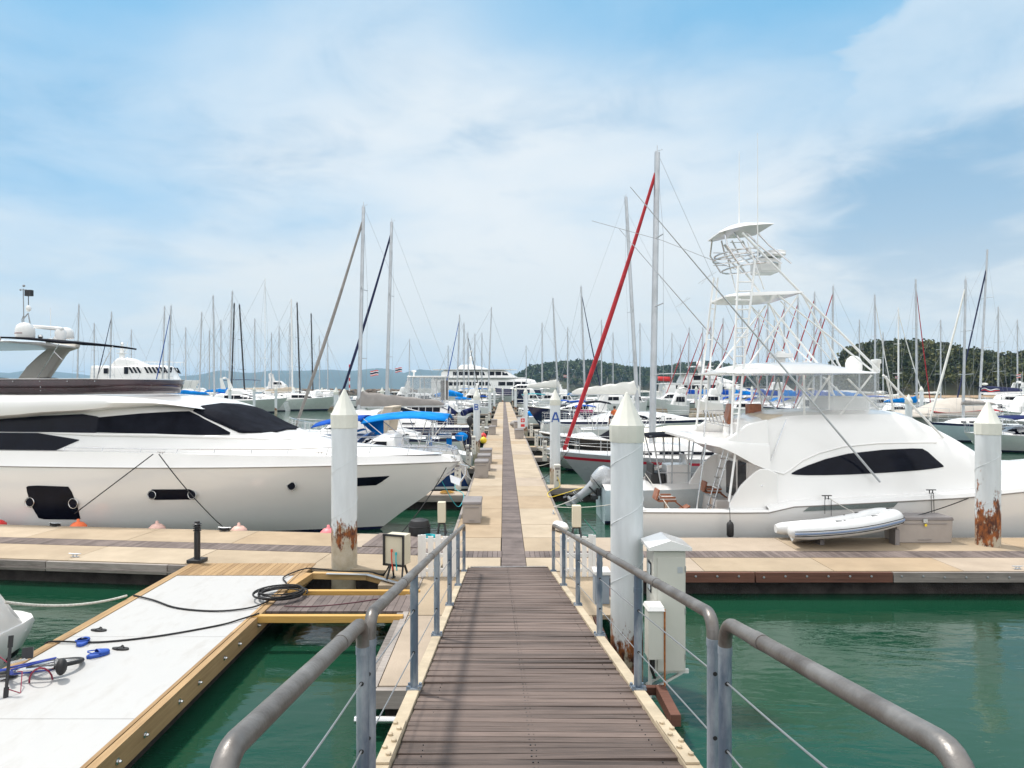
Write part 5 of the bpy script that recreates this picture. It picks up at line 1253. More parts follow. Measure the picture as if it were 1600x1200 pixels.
coil('line_turns', (LYW(88, 822, 2.95).x, LYW(88, 822, 2.95).y-.05, .50), .11, 5, .014, blackrope, 'black rope turns on the dock cleat under the large hull window', 'rope', seed=9, flat=.6)
coil('line_turns', (LYW(352, 828, 3.0).x, LYW(352, 828, 3.0).y-.05, .50), .11, 5, .014, blackrope, 'black rope turns on the cleat left of the pink fender', 'rope', seed=10, flat=.6)

# ------------------------------------------------------------------ utility cabinets on the right of the gangway
cabm = M('pale_cabinet_enamel', (.55, .545, .49), .4, var=.05, scale=1.5)
rustm = M('rust_stain', (.30, .10, .02), .8, var=.4, scale=20)
t = thing('utility_cabinet', 'tall pale utility cabinet with pitched white roof by the right handrail', 'cabinet', (2.17, 9.15, .38))
MB().bx(-.21, .21, -.22, .22, 0, 1.58).build('cabinet_body', cabm, t, bev=.006)
MB().bx(-.16, .195, -.232, -.223, .02, 1.50).build('door', cabm, t, bev=.004)
MB().lathe([(.016, 0), (.016, .02), (.01, .025)], (-.12, -.232, .82), 10, axis=(0, -1, 0)).box((-.12, -.245, .76), (.02, .012, .09)).build('door_handle', steel, t)
MB().bx(.10, .17, -.2345, -.2325, 1.30, 1.38).build('blank_plate', alu, t)
for z in (.2, .8, 1.35): MB().tube([(.205, -.232, z-.04), (.205, -.232, z+.04)], .008, 6).build('hinge', steel, t)
MB().bx(-.222, -.213, -.10, .10, 1.0, 1.40).build('meter_window', darkglass, t, bev=.02)
MB().bx(-.225, -.2225, -.08, .08, 1.03, 1.37).build('window_pane', M('pale_meter_glass', (.55, .60, .62), .15), t)
MB().prism([(-.28, -.28), (.28, -.28), (.28, .28), (-.28, .28)], 1.60, 1.64).add([(-.28, -.28, 1.64), (.28, -.28, 1.64), (.28, .28, 1.64), (-.28, .28, 1.64), (0, -.28, 1.73), (0, .28, 1.73)], [(0, 1, 4), (2, 3, 5), (1, 2, 5, 4), (3, 0, 4, 5)]).build('pitched_roof', white, t, smooth=0)
MB().beam((-.2, -.1, -.03), (.28, -.1, -.03), .04, .05).beam((-.2, .1, -.03), (.28, .1, -.03), .04, .05).beam((-.24, -.1, -.30), (.20, -.1, -.05), .03, .03).beam((-.24, .1, -.30), (.20, .1, -.05), .03, .03).beam((-.23, -.1, .2), (-.23, -.1, -.5), .04, .04).build('bracket', offwh, t)
t = thing('junction_box', 'small rust streaked white box against the tall cabinet', 'box', (1.93, 8.75, .66))
MB().bx(-.10, .10, -.12, .12, 0, .62).build('box_body', cabm, t, bev=.004); MB().prism([(-.11, -.14), (.11, -.14), (.12, .14), (-.12, .14)], .62, .67, inset=.15).build('box_lid', white, t)
MB().tube([(.105, -.125, -.35), (.105, -.125, .64)], .012, 6).build('rusty_corner', rustm, t)
MB().beam((0, .1, -.2), (0, .1, 0), .05, .05).tube([(-.04, 0, -.02), (-.03, .02, -.18), (.02, .05, -.30)], .02, 7).build('conduit', blackrub, t)
t = thing('timber_stub', 'short brown timber stub over the water below the rusty junction box', 'timber', (1.98, 8.2, .30)); tone(MB().bx(-.06, .06, -.35, .45, -.10, .04).build('beam', fascia_red, t, bev=.006)); MB().beam((-.5, .45, -.03), (0, .45, -.03), .08, .10).build('cross_timber', fascia_red, t)
t = thing('small_locker', 'low blue grey locker with a white lid between the right picket panel and pile', 'box', (1.64, 11.5, .505)); MB().bx(-.12, .12, -.15, .15, 0, .48).build('locker_body', M('blue_grey_enamel', (.25, .30, .36), .5), t, bev=.006); MB().bx(-.14, .14, -.17, .17, .48, .54).build('lid', white, t, bev=.006)

# ------------------------------------------------------------------ white work float with its things
floatsheet = M('white_float_sheet', (.425, .42, .41), .5, var=.04, scale=2.6, col2=(.36, .345, .325), lo=.50, hi=.82, stretch=(1.5, .6, 1), bump=.08, bscale=6, det=8)
t = thing('work_float', 'long white topped work float edged with new timber, at lower left', 'float', (-5.13, 9, 0))
for a, b in ((2.5, 5.07), (5.075, 7.42), (7.425, 9.87), (9.875, 13.08)): MB().bx(-1.13, 1.12, a-9+.002, b-9-.002, .44, .502).build('top_sheet', floatsheet, t, bev=.003)
for s in (-1, 1):
    mb = MB()
    for a, b in ((2.5, 6.2), (6.205, 10.0), (10.005, 13.75)):
        mb.bx(s*1.235-.045, s*1.235+.045, a-9, b-9, .245, .512); mb.bx(s*1.155-.024, s*1.155+.024, a-9, b-9, .30, .516)
    y = 2.9
    while y < 13.6: mb.lathe([(.034, 0), (.034, .008), (.018, .010), (.018, .026), (.010, .045)], (s*1.281, y-9, .38), 8, 1, axis=(s, 0, 0)); y += .52 if int(y*7) % 3 else .78
    tone(mb.build('timber_edge', [newwood_y, steel], t, smooth=0), seed=21)
mb = MB(); x = -1.28
while x < 1.2: mb.bx(x, x+.105, 13.09-9, 13.98-9, .45, .508); x += .112
tone(mb.build('end_boards', newwood_y, t, smooth=0), seed=22)
MB().bx(-1.1, 1.1, -6.4, 4.6, -.3, .43).build('float_body', floatm, t)
mb = MB()
for a, b in ((2.9, 7.3), (7.8, 13)): mb.bx(-1.0, 1.0, a-9, b-9, .20, .24)
mb.build('under_frame', newwood, t)
# small footbridge and timber frame between the float and the gangway
t = thing('plank_footbridge', 'short plank footbridge with yellow timber rails between white float and landing', 'footbridge', (-2.7, 11.45, 0))
mb = MB(); x = -1.16
while x < 1.22: mb.bx(x, x+.108, -.42, .42, .455, .492); x += .115
tone(mb.build('planks', deckwood_y, t, smooth=0), seed=23)
MB().bx(-1.16, 1.2, -.46, -.425, .36, .45).bx(-1.16, 1.2, .425, .46, .36, .45).build('joist', fascia_red, t)
for y, x0, x1 in ((.60, -1.10, 1.22), (-.72, -1.24, 1.12)): tone(MB().bx(x0, x1, y-.05, y+.05, .42, .53).build('yellow_timber_rail', M('yellow_timber', (.50, .29, .075), .6, var=.15, scale=6, stretch=(.4, 8, 8)), t, bev=.006))
t = thing('water_hole_surround', 'timber and metal frame round the dark water hole near the left pile', 'frame', (-2.9, 12.8, 0))
mb = MB().beam((-.98, -.55, .47), (-.85, .38, .47), .14, .12).beam((-.80, .42, .47), (.30, .34, .47), .12, .12).beam((.30, .32, .47), (1.12, -.35, .47), .12, .12)
tone(mb.build('brown_timber', newwood, t, bev=.005)); MB().beam((-.5, .30, .535), (.28, .24, .535), .08, .012).beam((.28, .24, .535), (1.0, -.36, .535), .08, .012).build('metal_strip', alu, t)
# corner deck joining the landing float to the left dock
pier_surface('corner_dock', [(12.45, 13.48)], None, [-2.3, -1.56], M4=Mx, z=.496, seed=31)
mb = MB().add([(-2.85, 13.62, .40), (-1.2, 13.40, .40), (-1.5, 12.6, .40), (-1.85, 12.55, .40)], [(0, 1, 2, 3)])
# hoses and ropes over the float
rope('hose', [(-6.37, 11.75, .53), (-5.9, 11.5, .525), (-5.3, 11.1, .52), (-4.6, 10.95, .52), (-4.1, 11.1, .53), (-3.9, 11.4, .56)], .014, blackrope, 'black hose curving across the upper part of the white float to the coil', 'hose')
rope('hose', [(-6.42, 9.55, .50), (-6.35, 9.6, .535), (-5.7, 9.62, .518), (-5.0, 9.85, .518), (-4.3, 10.3, .518), (-4.05, 10.55, .53), (-3.85, 10.75, .55)], .013, blackrope, 'black hose crossing the middle of the white float', 'hose')
rope('hose', [(-3.8, 12.05, .55), (-3.98, 12.5, .53), (-4.15, 12.9, .53), (-3.9, 13.35, .56), (-3.6, 13.38, .55), (-3.2, 13.3, .53), (-2.6, 13.25, .53), (-2.3, 13.1, .53), (-2.12, 12.9, .9), (-2.17, 12.72, 1.05)], .013, blackrope, 'black hose running from the coil past the pile to the framed power box', 'hose')
rope('hose', [(-3.6, 11.2, .52), (-3.1, 11.25, .50), (-2.5, 11.45, .50), (-1.9, 11.8, .50)], .010, M('dark_red_hose', (.08, .02, .03), .6), 'thin dark red hose across the planks of the footbridge', 'hose')
rope('mooring_rope', arc(P(8, 941, 9.4), (-6.42, 11.62, .56), .10, 14), .020, whiterope, 'thick white mooring rope from the lower left boat to the float', n=8)
rope('mooring_line', arc(P(866, 792, 19.6), P(958, 788, 18.8), .05, 8), .012, whiterope, 'thin white line from pier edge toward the outboard boat')
# sandals
def sandal(name, X, Y, rz, mat, label, clog=False):
    t = thing(name, label, 'sandal', (X, Y, .503), rz)
    if clog: t.scale = (1.15, 1.75, 1.3)
    out = [(.125*math.cos(a)*(1.0), (.045+.008*math.cos(a))*math.sin(a)) for a in [k*math.pi/10 for k in range(20)]]
    MB().prism(out, 0, .022 if not clog else .03).build('sole', mat, t, bev=.004)
    if clog:
        mb = MB(); rows = []
        for k in range(7): x = lerp(-.01, .115, k/6); w = .050*math.sqrt(max(.02, 1-((x-.02)/.115)**2)); rows.append([(x, w*math.cos(a), .028+.045*(1-k/9)*math.sin(a)) for a in [j*math.pi/8 for j in range(9)]])
        mb.grid(rows).build('upper', mat, t, thick=.004); MB().tube([(-.01, .048, .045), (-.09, .035, .06), (-.11, 0, .065), (-.09, -.035, .06), (-.01, -.048, .045)], .006, 6).build('heel_strap', mat, t)
    else:
        MB().tube([(.055, 0, .02), (.05, 0, .05), (.0, .036, .045), (-.03, .045, .02)], .006, 6).tube([(.05, 0, .05), (.0, -.036, .045), (-.03, -.045, .02)], .006, 6).build('strap', blackrub, t)
clogm = M('blue_clog_foam', (.015, .07, .36), .6, var=.1)
for px, py, rz, m_, lb, cl in ((129, 1006, 1.9, clogm, 'blue clog left of and behind its pair on the white float', True), (153, 1025, .9, clogm, 'blue clog right of and nearer than its pair on the white float', True), (154, 986, -.12, blackrub, 'black flip flop lying uppermost on the white float', False), (188, 1015, -.15, blackrub, 'black flip flop right of the two blue clogs', False)):
    Y = 3.6*FP/(py-606); q = P(px, py, Y); sandal('clog' if cl else 'flip_flop', q.x, q.y, rz, m_, lb, cl)
# bicycle lying on the float
def bicycle():
    t = thing('bicycle', 'small blue folding bicycle lying on its side on the white float', 'bicycle', (-6.25, 8.5, .58))
    M4 = Matrix.Scale(1.35, 4) @ Matrix.Rotation(.36, 4, 'Z') @ Matrix.Rotation(R(77), 4, 'X') @ Matrix.Rotation(R(6), 4, 'Y')
    def b(mb, name, mat, parent=t, **k): xform(mb, M4); return mb.build(name, mat, parent, **k)
    tyre = blackrub; rr = .215
    for cx, nm in ((.42, 'rear'), (-.42, 'front')):
        w = b(MB().tube([(cx+rr*math.cos(a), 0, rr*math.sin(a)+.0) for a in [k*math.pi/16 for k in range(32)]], .020, 8, closed=True), 'wheel', tyre, smooth=80)
        b(MB().tube([(cx+(rr-.022)*math.cos(a), 0, (rr-.022)*math.sin(a)) for a in [k*math.pi/16 for k in range(32)]], .010, 6, closed=True), 'rim', steel, w)
        mb = MB()
        for k in range(14): a = k*math.pi/7; mb.tube([(cx, .02*(-1)**k, 0), (cx+(rr-.02)*math.cos(a), 0, (rr-.02)*math.sin(a))], .0018, 4)
        mb.lathe([(.02, -.045), (.015, 0), (.02, .045)], (cx, 0, 0), 10, axis=(0, 1, 0)); b(mb, 'spokes', steel, w)
    bl = M('blue_bike_paint', (.01, .035, .30), .3, coat=.6)
    mb = MB().tube([(-.32, 0, .30), (-.05, 0, .10), (.05, 0, .04)], .022, 10).tube([(.05, 0, .04), (.12, 0, .30)], .018, 8)
    for s in (-1, 1): mb.tube([(.05, s*.02, .04), (.42, s*.05, 0)], .010, 7).tube([(.11, s*.02, .24), (.42, s*.05, 0)], .009, 7)
    b(mb, 'frame', bl)
    mb = MB().tube([(-.30, 0, .24), (-.34, 0, .38)], .020, 8)
    for s in (-1, 1): mb.tube([(-.34, s*.04, .22), (-.42, s*.05, 0)], .011, 7)
    mb.tube([(-.34, -.045, .23), (-.34, .045, .23)], .015, 7); b(mb, 'fork', bl)
    b(MB().tube([(-.34, 0, .38), (-.10, .02, .50), (.12, .03, .46)], .014, 8).tube([(.12, -.14, .50), (.12, .30, .44)], .013, 8), 'handlebar', blackmet)
    for s in (-1, 1): b(MB().tube([(.12, s*.16+.07, .47-s*.02), (.12, s*.26+.07, .47-s*.03)], .020, 8), 'grip', blackrub)
    b(MB().tube([(.11, 0, .20), (.44, 0, .30)], .014, 8), 'seat_post', steel)
    b(MB().ball((.50, .0, .33), .085, 14, sc=(.55, .9, .9)).ball((.45, .0, .28), .05, 10, sc=(1.4, .5, .6)), 'saddle', blackrub, smooth=60)
    b(MB().lathe([(.085, -.004), (.085, .004), (.03, .006)], (.05, -.045, .04), 20, axis=(0, -1, 0)), 'chainring', blackmet)
    for s in (-1, 1):
        c = b(MB().beam((.05, s*.06, .04), (.05+s*.14, s*.075, .04-s*.05), .022, .014), 'crank', steel); b(MB().box((.05+s*.14, s*.125, .04-s*.05), (.09, .10, .025)), 'pedal', blackmet, c)
    b(MB().tube([(.12, .1, .47), (.0, .2, .40), (-.1, .1, .34), (-.30, .0, .30)], .005, 5).tube([(.12, -.1, .5), (.22, -.16, .46), (.2, 0, .30), (.08, 0, .1)], .005, 5), 'brake_cable', M('red_cable', (.25, .02, .05), .5))
    b(MB().tube([(.34+.09*math.cos(a), -.12+.14*math.sin(a), .24+.14*math.sin(a)) for a in [k*math.pi/8 for k in range(16)]], .008, 6, closed=True), 'cable_lock', M('red_cable', (.25, .02, .05), .5))
bicycle()
# stern of the white boat at the lower left edge
def corner_boat():
    t = thing('white_boat', 'stern of a white boat with black stripe cut by the lower left edge', 'boat', (-8.50, 10.75, 0), R(90))
    # swim platform: rounded slab
    out = []
    for k in range(13): a = -math.pi/2+math.pi*k/12; out.append((-.75+.75*math.cos(a)**.6 if abs(math.cos(a)) > 1e-6 else -.75, 1.45*math.sin(a)))
    out = out+[(-5, 1.5), (-5, -1.5)]
    top = [(x, y) for x, y in out]; mb = MB(); n = len(out)
    rows = []
    for z, ins in ((-.12, .42), (.10, .30), (.40, .08), (.58, .0), (.64, .02)): rows.append([(x-(ins if x > -1 else ins*.6), y*(1-ins*.25), z) for x, y in out])
    mb.grid(rows, closed=True); mb.add(rows[-1], [tuple(range(n))]); mb.build('swim_platform', white, t, smooth=40, bev=.0)
    mb = MB(); mb.grid([[(x-(i_ if x > -1 else i_*.6)+.006, y*(1-i_*.25)*1.003, z) for x, y in out[:13]] for z, i_ in ((.16, .262), (.34, .138))]); mb.build('black_stripe', blackmet, t, thick=.01)
    # hull quarter rising to the left
    rows = []
    for k in range(13):
        u = k/12; x = -.62-4*u; z = .60+1.6*min(1, math.sin(min(1, u*2.6)*math.pi/2)); w = 1.42
        rows.append([(x, -w, .5), (x, -w, lerp(.5, z, .6)), (x-.02, -w+.12, z-.05*0), (x, -w*.4, z+.05), (x, 0, z+.06), (x, w*.4, z+.05), (x, w-.12, z), (x, w, lerp(.5, z, .6)), (x, w, .5)])
    MB().grid(rows).add(rows[0], [tuple(range(9))]).build('hull_quarter', white, t, smooth=50)
    MB().bx(-5, -.9, -1.3, 1.3, -.3, .5).build('underbody', antifoul, t)
corner_boat()

for p0, p1, sag, m_, lb in (((1.50, 20.4, .55), (3.0, 22.0, 1.0), .1, whiterope, 'white stern line of the outboard boat tied at the pier edge'), ((1.48, 26.6, .55), (2.6, 27.9, 1.5), .15, blackrope, 'black bow line of the grey red striped yacht'),
        ((1.48, 31.0, .55), (2.7, 28.3, 1.5), .15, whiterope, 'white bow line of the grey red striped yacht'), ((1.5, 36.4, .55), (2.4, 37.3, 1.5), .12, blackrope, 'dark bow line of the black hulled speedboat'),
        ((-1.25, 26.4, .55), (-2.2, 27.6, 1.5), .1, whiterope, 'white stern line of the deep blue sailing boat'), ((-1.25, 29.9, .55), (-2.2, 29.0, 1.5), .1, blackrope, 'black stern line of the deep blue sailing boat'),
        ((-1.22, 36.6, .55), (-2.7, 37.4, 1.4), .1, whiterope, 'white stern line of the yacht with grey boom cover'), ((-1.22, 43.9, .55), (-2.7, 45.4, 1.5), .1, whiterope, 'white stern line of the yacht with navy furled jib')):
    rope('mooring_line', arc(p0, p1, sag, 13), .014, m_, lb)
rope('shore_supply_line', [(1.93, 24.5, .9), (2.0, 24.35, .6), (1.7, 24.0, .51), (1.5, 23.2, .515), (1.52, 22.4, .515), (1.9, 21.9, .7), (2.9, 21.7, 1.05)], .012, yellow, 'yellow power cord from the front pedestal to the outboard boat', 'cord')  # an electric power cord, not a hose
rope('shore_supply_line', [(-1.62, 24.0, .9), (-1.7, 23.8, .6), (-1.4, 23.3, .51), (-1.3, 22.0, .515), (-1.35, 20.6, .515), (-1.5, 20.0, .8), (-1.9, 19.8, 1.6)], .011, turq, 'turquoise hose from the pedestal to the big yacht bow', 'hose')
# ------------------------------------------------------------------ sailing boats
greyhull = M('pale_grey_gelcoat', (.33, .35, .38), .3, var=.05, coat=.3)
bluehull = M('deep_blue_gelcoat', (.010, .035, .13), .2, var=.1, coat=.5)
palehull = M('aged_white_gelcoat', (.60, .62, .61), .3, var=.06, coat=.3)
greenhull = M('pale_green_grey_gelcoat', (.40, .45, .42), .35, var=.06, coat=.3)
red_s = M('red_stripe_paint', (.36, .008, .03), .4); blue_s = M('blue_stripe_paint', (.01, .05, .30), .4); navy_s = M('navy_stripe_paint', (.01, .015, .06), .4)
def flag(parent, p, w=.5, mat3=None, label=None, rot=0):
    """the red, white, blue, white, red ensign"""
    bands = [(0, 1/6, 0), (1/6, 1/3, 1), (1/3, 2/3, 2), (2/3, 5/6, 1), (5/6, 1, 0)]; h = w*.66; mb = MB()
    for a, b, mi in bands: mb.grid([[(p[0]+w*u+0, p[1]+.05*math.sin(u*7), p[2]-h*v-.10*w*u*u+.04*w*math.sin(u*6)) for v in (a, b)] for u in (0, .25, .5, .75, 1)], mi=mi)
    return mb.build('flag', [redbuoy, white, navy_s], parent, smooth=0, thick=.006)
def sailboat(px, ybase, ytop, Y, bow, label, jib=None, foot=None, L=None, hull=None, mast=None, cover=whitecloth, bimini=None, rake=0.0, near=False, stripe=None, z_boom=None, pxtop=None, boomlen=None, F=None, group='sailing boats in the marina', name='sailing_boat', flagm=False, B=None, srake=.35, spr=2, coverh=.34, mastr=None, xmast=.60, gen=True, dinghy=False):
    hull = hull or palehull; mast = mast or alu
    if bow < 0: Xm = P(px, 0, Y).x
    else: Xm = P(px, 0, Y).x
    Ht = CAMH+(606-ytop)/FP*Y
    if L is None: L = Ht*.80
    J = L*(1-xmast)
    if foot: J = abs(P(foot, 0, Y).x-Xm)*.98; L = J/(1-xmast)
    F = F or (.085*L+.25); B = B or (.24*L+.75)
    xm = L*xmast; X0 = Xm-bow*xm
    t = thing(name, label, 'sailing boat', (X0, Y, 0), 0 if bow > 0 else math.pi, group)
    g = hull_grid(L, B, F, rake=.13*L, rise=.16, sw=.68, s0=.45, n=20 if near else 12, srake=-srake)
    st = stripe or navy_s
    hull_obj(g, t, [antifoul, hull, st], [0, 0, 2, 1, 1, 1, 2] if stripe is None else [0, 0, 2, 1, 1, 2, 1])
    deck_obj(g, t, white, camber=.10)
    # coachroof and cockpit coaming
    zt = F+.38+.02*L
    cs = smooth_st([(L*.24, F, F+.22, B*.33, B*.31), (L*.34, F, zt-.08, B*.34, B*.29), (L*.40, F, zt, B*.34, B*.28), (L*.60, F+.02, zt-.02, B*.31, B*.25), (L*.74, F+.08, F+.30, B*.22, B*.17), (L*.80, F+.1, F+.16, B*.14, B*.10)], 2)
    cg = body_grid(cs); co = body_obj(cg, t, white, 'coachroof', smooth=35); sk = Skin(cg)
    for a, b in ((.38, .47), (.50, .60), (.63, .68)):
        z0 = F+.14; panel(sk, [(L*a, z0, z0+.14), (L*b, z0+.03, z0+.15)], t, darkglass, 'window', off=.01, nx=2, nz=1)
    # mast, spreaders
    dx = ((pxtop-px)/FP*Y*bow) if pxtop else rake
    top = Vector((xm+dx, 0, Ht)); base = Vector((xm, 0, F+.3)); r = mastr or (.0075*Ht+.01)
    MB().tube([base, top], [r, r*.8], 10, flat=1.0).lathe([(.02, 0), (.015, .28)], top, 5).tube([top+Vector((-.22, 0, .12)), top+Vector((.1, 0, .04))], .012, 5).build('mast', mast, t, smooth=60)
    up = lambda u: base.lerp(top, u)
    rg = MB(); wr = .0065 if near else max(.009, Y*.00013)
    fr = .94
    bowp = Vector((L-.15, 0, F*1.16+.05)); sternp = Vector((.15, 0, F+.1))
    for k in range(spr):
        u = (k+1)/(spr+1)*.92+.02; w = B*(.36-.07*k)
        for s in (1, -1): MB().tube([up(u), up(u)+Vector((-.15, s*w, .04))], .022 if near else .03, 6).build('spreader', mast, t)
    for s in (1, -1):
        chain = Vector((xm-.1, s*B*.44, F)); prev = chain
        for k in range(spr): u = (k+1)/(spr+1)*.92+.02; q = up(u)+Vector((-.15, s*B*(.36-.07*k), .04)); rg.tube([prev, q], wr, 4, caps=False); prev = q
        rg.tube([prev, up(.98)], wr, 4, caps=False)
        rg.tube([chain-Vector((.3, 0, 0)), up(.33)], wr, 4, caps=False)
    rg.tube([sternp+Vector((0, 0, 0)), top], wr, 4, caps=False); rg.tube([bowp, up(fr)], wr, 4, caps=False)
    rg.build('rigging', wire, t)
    if jib:
        a = bowp+Vector((-.05, 0, .12)); b = up(fr)+Vector((.05, 0, -.1)); rj = (.052+.0032*L) if near else (.042+.0024*L)
        pts = [a.lerp(b, k/14)+Vector((-.010*L*math.sin(math.pi*k/14), 0, -.0)) for k in range(15)]
        MB().lathe([(.09, 0), (.09, .14)], a-Vector((0, 0, .10)), 8).tube(pts, [rj*(.8+.35*math.sin(math.pi*min(1, (k+1.2)/13))) for k in range(15)], 8).build('furled_jib', jib, t, smooth=60)
    # boom with stowed sail
    zb = z_boom or (F+1.35+.02*L); bl = boomlen or xm*.62
    if cover is not None:
        bo = MB().tube([(xm-.1, 0, zb), (xm-bl, 0, zb+.05)], .06, 8).build('boom', mast, t)
        mb = MB(); rows = []; n = 14
        for k in range(n+1):
            u = k/n; x = lerp(xm+.12, xm-bl*.97, u); hh = coverh*(1.25-.85*u)*(1+.06*math.sin(k*2.2)); w = .10+.10*(1-u)
            if k in (0, n): hh *= .55; w *= .5
            zc = zb+.05+.05*u; rows.append([(x, w*math.cos(a)*(.6 if math.sin(a) > .5 else 1), zc+hh*(.5+.5*math.sin(a))-.06+.01*math.sin(k*5+a*3)) for a in [j*math.pi/5 for j in range(10)]])
        mb.grid(rows, closed=True); mb.add(rows[0], [tuple(range(10))]); mb.add(rows[-1], [tuple(range(10))]); mb.build('sail_cover', cover, t, smooth=70)
    if bimini:
        x0, x1 = L*.08, L*.30; zz = F+1.75
        mb = MB(); mb.grid([[(lerp(x0, x1, k/6), y*B*.36, zz+.12*math.sin(math.pi*k/6)-.10*abs(y)**2.5) for y in (-1, -.6, -.2, .2, .6, 1)] for k in range(7)]); mb.build('bimini', bimini, t, smooth=60, thick=.03)
        mb = MB(); x2, x3 = L*.33, L*.47
        mb.grid([[(lerp(x2, x3, k/5), y*B*.33*(1-.08*k/5), lerp(F+1.30, F+.50, (k/5)**1.8)-.12*abs(y)**3) for y in (-1, -.6, -.2, .2, .6, 1)] for k in range(6)]); mb.build('spray_hood', bimini, t, smooth=60, thick=.02)
        mb = MB()
        for s in (1, -1):
            for xa, xb in ((x0, x0+.35), (lerp(x0, x1, .5), x0+.5), (x1, x0+.6)): mb.tube([(xb, s*B*.36, F+.2), (xa, s*B*.36, zz-.08)], .018, 5)
        mb.build('bimini_frame', steel, t)
    # pulpit, pushpit and lifelines
    mb = MB(); rr = .014 if near else .02
    for s in (1, -1):
        row = []
        ns = 7 if near else 4
        for k in range(ns+1):
            i = int(lerp(0, len(g)-2, k/ns)); p = g[i][-1]; mb.tube([(p.x, s*p.y*.96, p.z), (p.x, s*p.y*.96, p.z+.62)], rr*.8, 5); row.append((p.x, s*p.y*.96, p.z+.62))
        e = g[-1][-1]; row.append((e.x+.05, 0, e.z+.66)); mb.tube(row, rr*.7, 4)
        if near: mb.tube([(x, y, z-.3) for x, y, z in row], rr*.5, 4)
    p = g[0][-1]; mb.tube([(p.x, p.y*.96, p.z+.62), (p.x, -p.y*.96, p.z+.62)], rr, 5)
    mb.build('guard_rail', steel, t)
    if gen:
        MB().lathe([(.05, 0), (.04, .75), (.12, .8), (.12, .9), (0, .92)], (L*.16, 0, F), 8).tube([(L*.14+.0, .42*math.cos(a), F+.85+.42*math.sin(a)) for a in [k*math.pi/8 for k in range(16)]], .02, 5, closed=True).build('steering_pedestal', steel, t)
    if dinghy:
        MB().tube([(-.35, -B*.3, F+.35), (-.35, B*.3, F+.35)], .2, 10).tube([(-.9, -B*.3, F+.30), (-.9, B*.3, F+.30)], .2, 10).build('stern_dinghy', tube_grey, t, smooth=60)
    if flagm: flag(t, (L*.5, -B*.30, Ht*.36), .45)
    return t
NV = M('navy_sail_cover', (.010, .015, .06), .8, var=.3)
SB = sailboat
# near ones, left of the long pier
t = SB(560, 645, 323, 38, -1, 'sailing yacht with thick grey furled jib and grey boom cover, left of the pier', jib=greycloth, foot=452, hull=greenhull, cover=greycloth, near=True, pxtop=568, z_boom=3.05, boomlen=4.9, coverh=.72, flagm=True, F=1.35, group='large sailing yachts near the pier')
t = SB(603, 640, 347, 46, -1, 'tall sailing yacht with navy furled jib, behind the one with grey boom cover', jib=NV, foot=514, hull=navy, cover=NV, near=True, pxtop=612, flagm=True, F=1.5, group='large sailing yachts near the pier')
# near ones, right of the long pier
SB(1019, 668, 238, 28, -1, 'grey sailing yacht with red hull stripe, long red furled jib and the tallest mast', jib=redcloth, foot=872, hull=greyhull, stripe=red_s, near=True, pxtop=1027, cover=None, F=1.28, group='large sailing yachts near the pier', mastr=.14, spr=3, xmast=.61)
SB(997, 612, 308, 54, 1, 'big sailing yacht with leaning mast and thick white boom cover right of the pier', L=15, xmast=.5, hull=palehull, cover=whitecloth, near=True, pxtop=978, z_boom=3.55, boomlen=5.4, coverh=.95, F=1.5, group='large sailing yachts near the pier', mastr=.16, spr=3)
SB(873, 605, 466, 92, 1, 'sailing yacht whose broad white boom cover slopes over the pier end', L=11, xmast=.45, cover=whitecloth, pxtop=864, z_boom=4.1, boomlen=4.4, coverh=1.0, flagm=True)
SB(915, 605, 448, 82, 1, 'sailing boat with a navy furled jib slanting down right, before the headland', jib=NV, foot=950, pxtop=908, cover=bluecloth2, bimini=bluecloth2)
SB(847, 605, 505, 120, -1, 'slim short masted sailing boat just right of the pier end')
SB(887, 605, 512, 118, -1, 'sailing boat with thin bare mast between the two leaning masts right of pier', cover=bluecloth)
SB(763, 605, 480, 182, 1, 'lone tall masted sailing boat just left of the pier end', cover=bluecloth, pxtop=768)
SB(713, 600, 492, 104, -1, 'sailing boat with blue furled jib in front of the white superyacht', jib=bluecloth2, foot=686, pxtop=718, cover=bluecloth)
SB(725, 600, 505, 112, 1, 'sailing boat second in the mast cluster before the superyacht', cover=whitecloth)
SB(733, 600, 520, 118, 1, 'sailing boat with black furled jib in the mast cluster before the superyacht', jib=blackcloth, foot=757, cover=bluecloth, pxtop=731)
SB(742, 600, 522, 126, 1, 'shortest sailing boat of the mast cluster before the superyacht', cover=beigecloth)
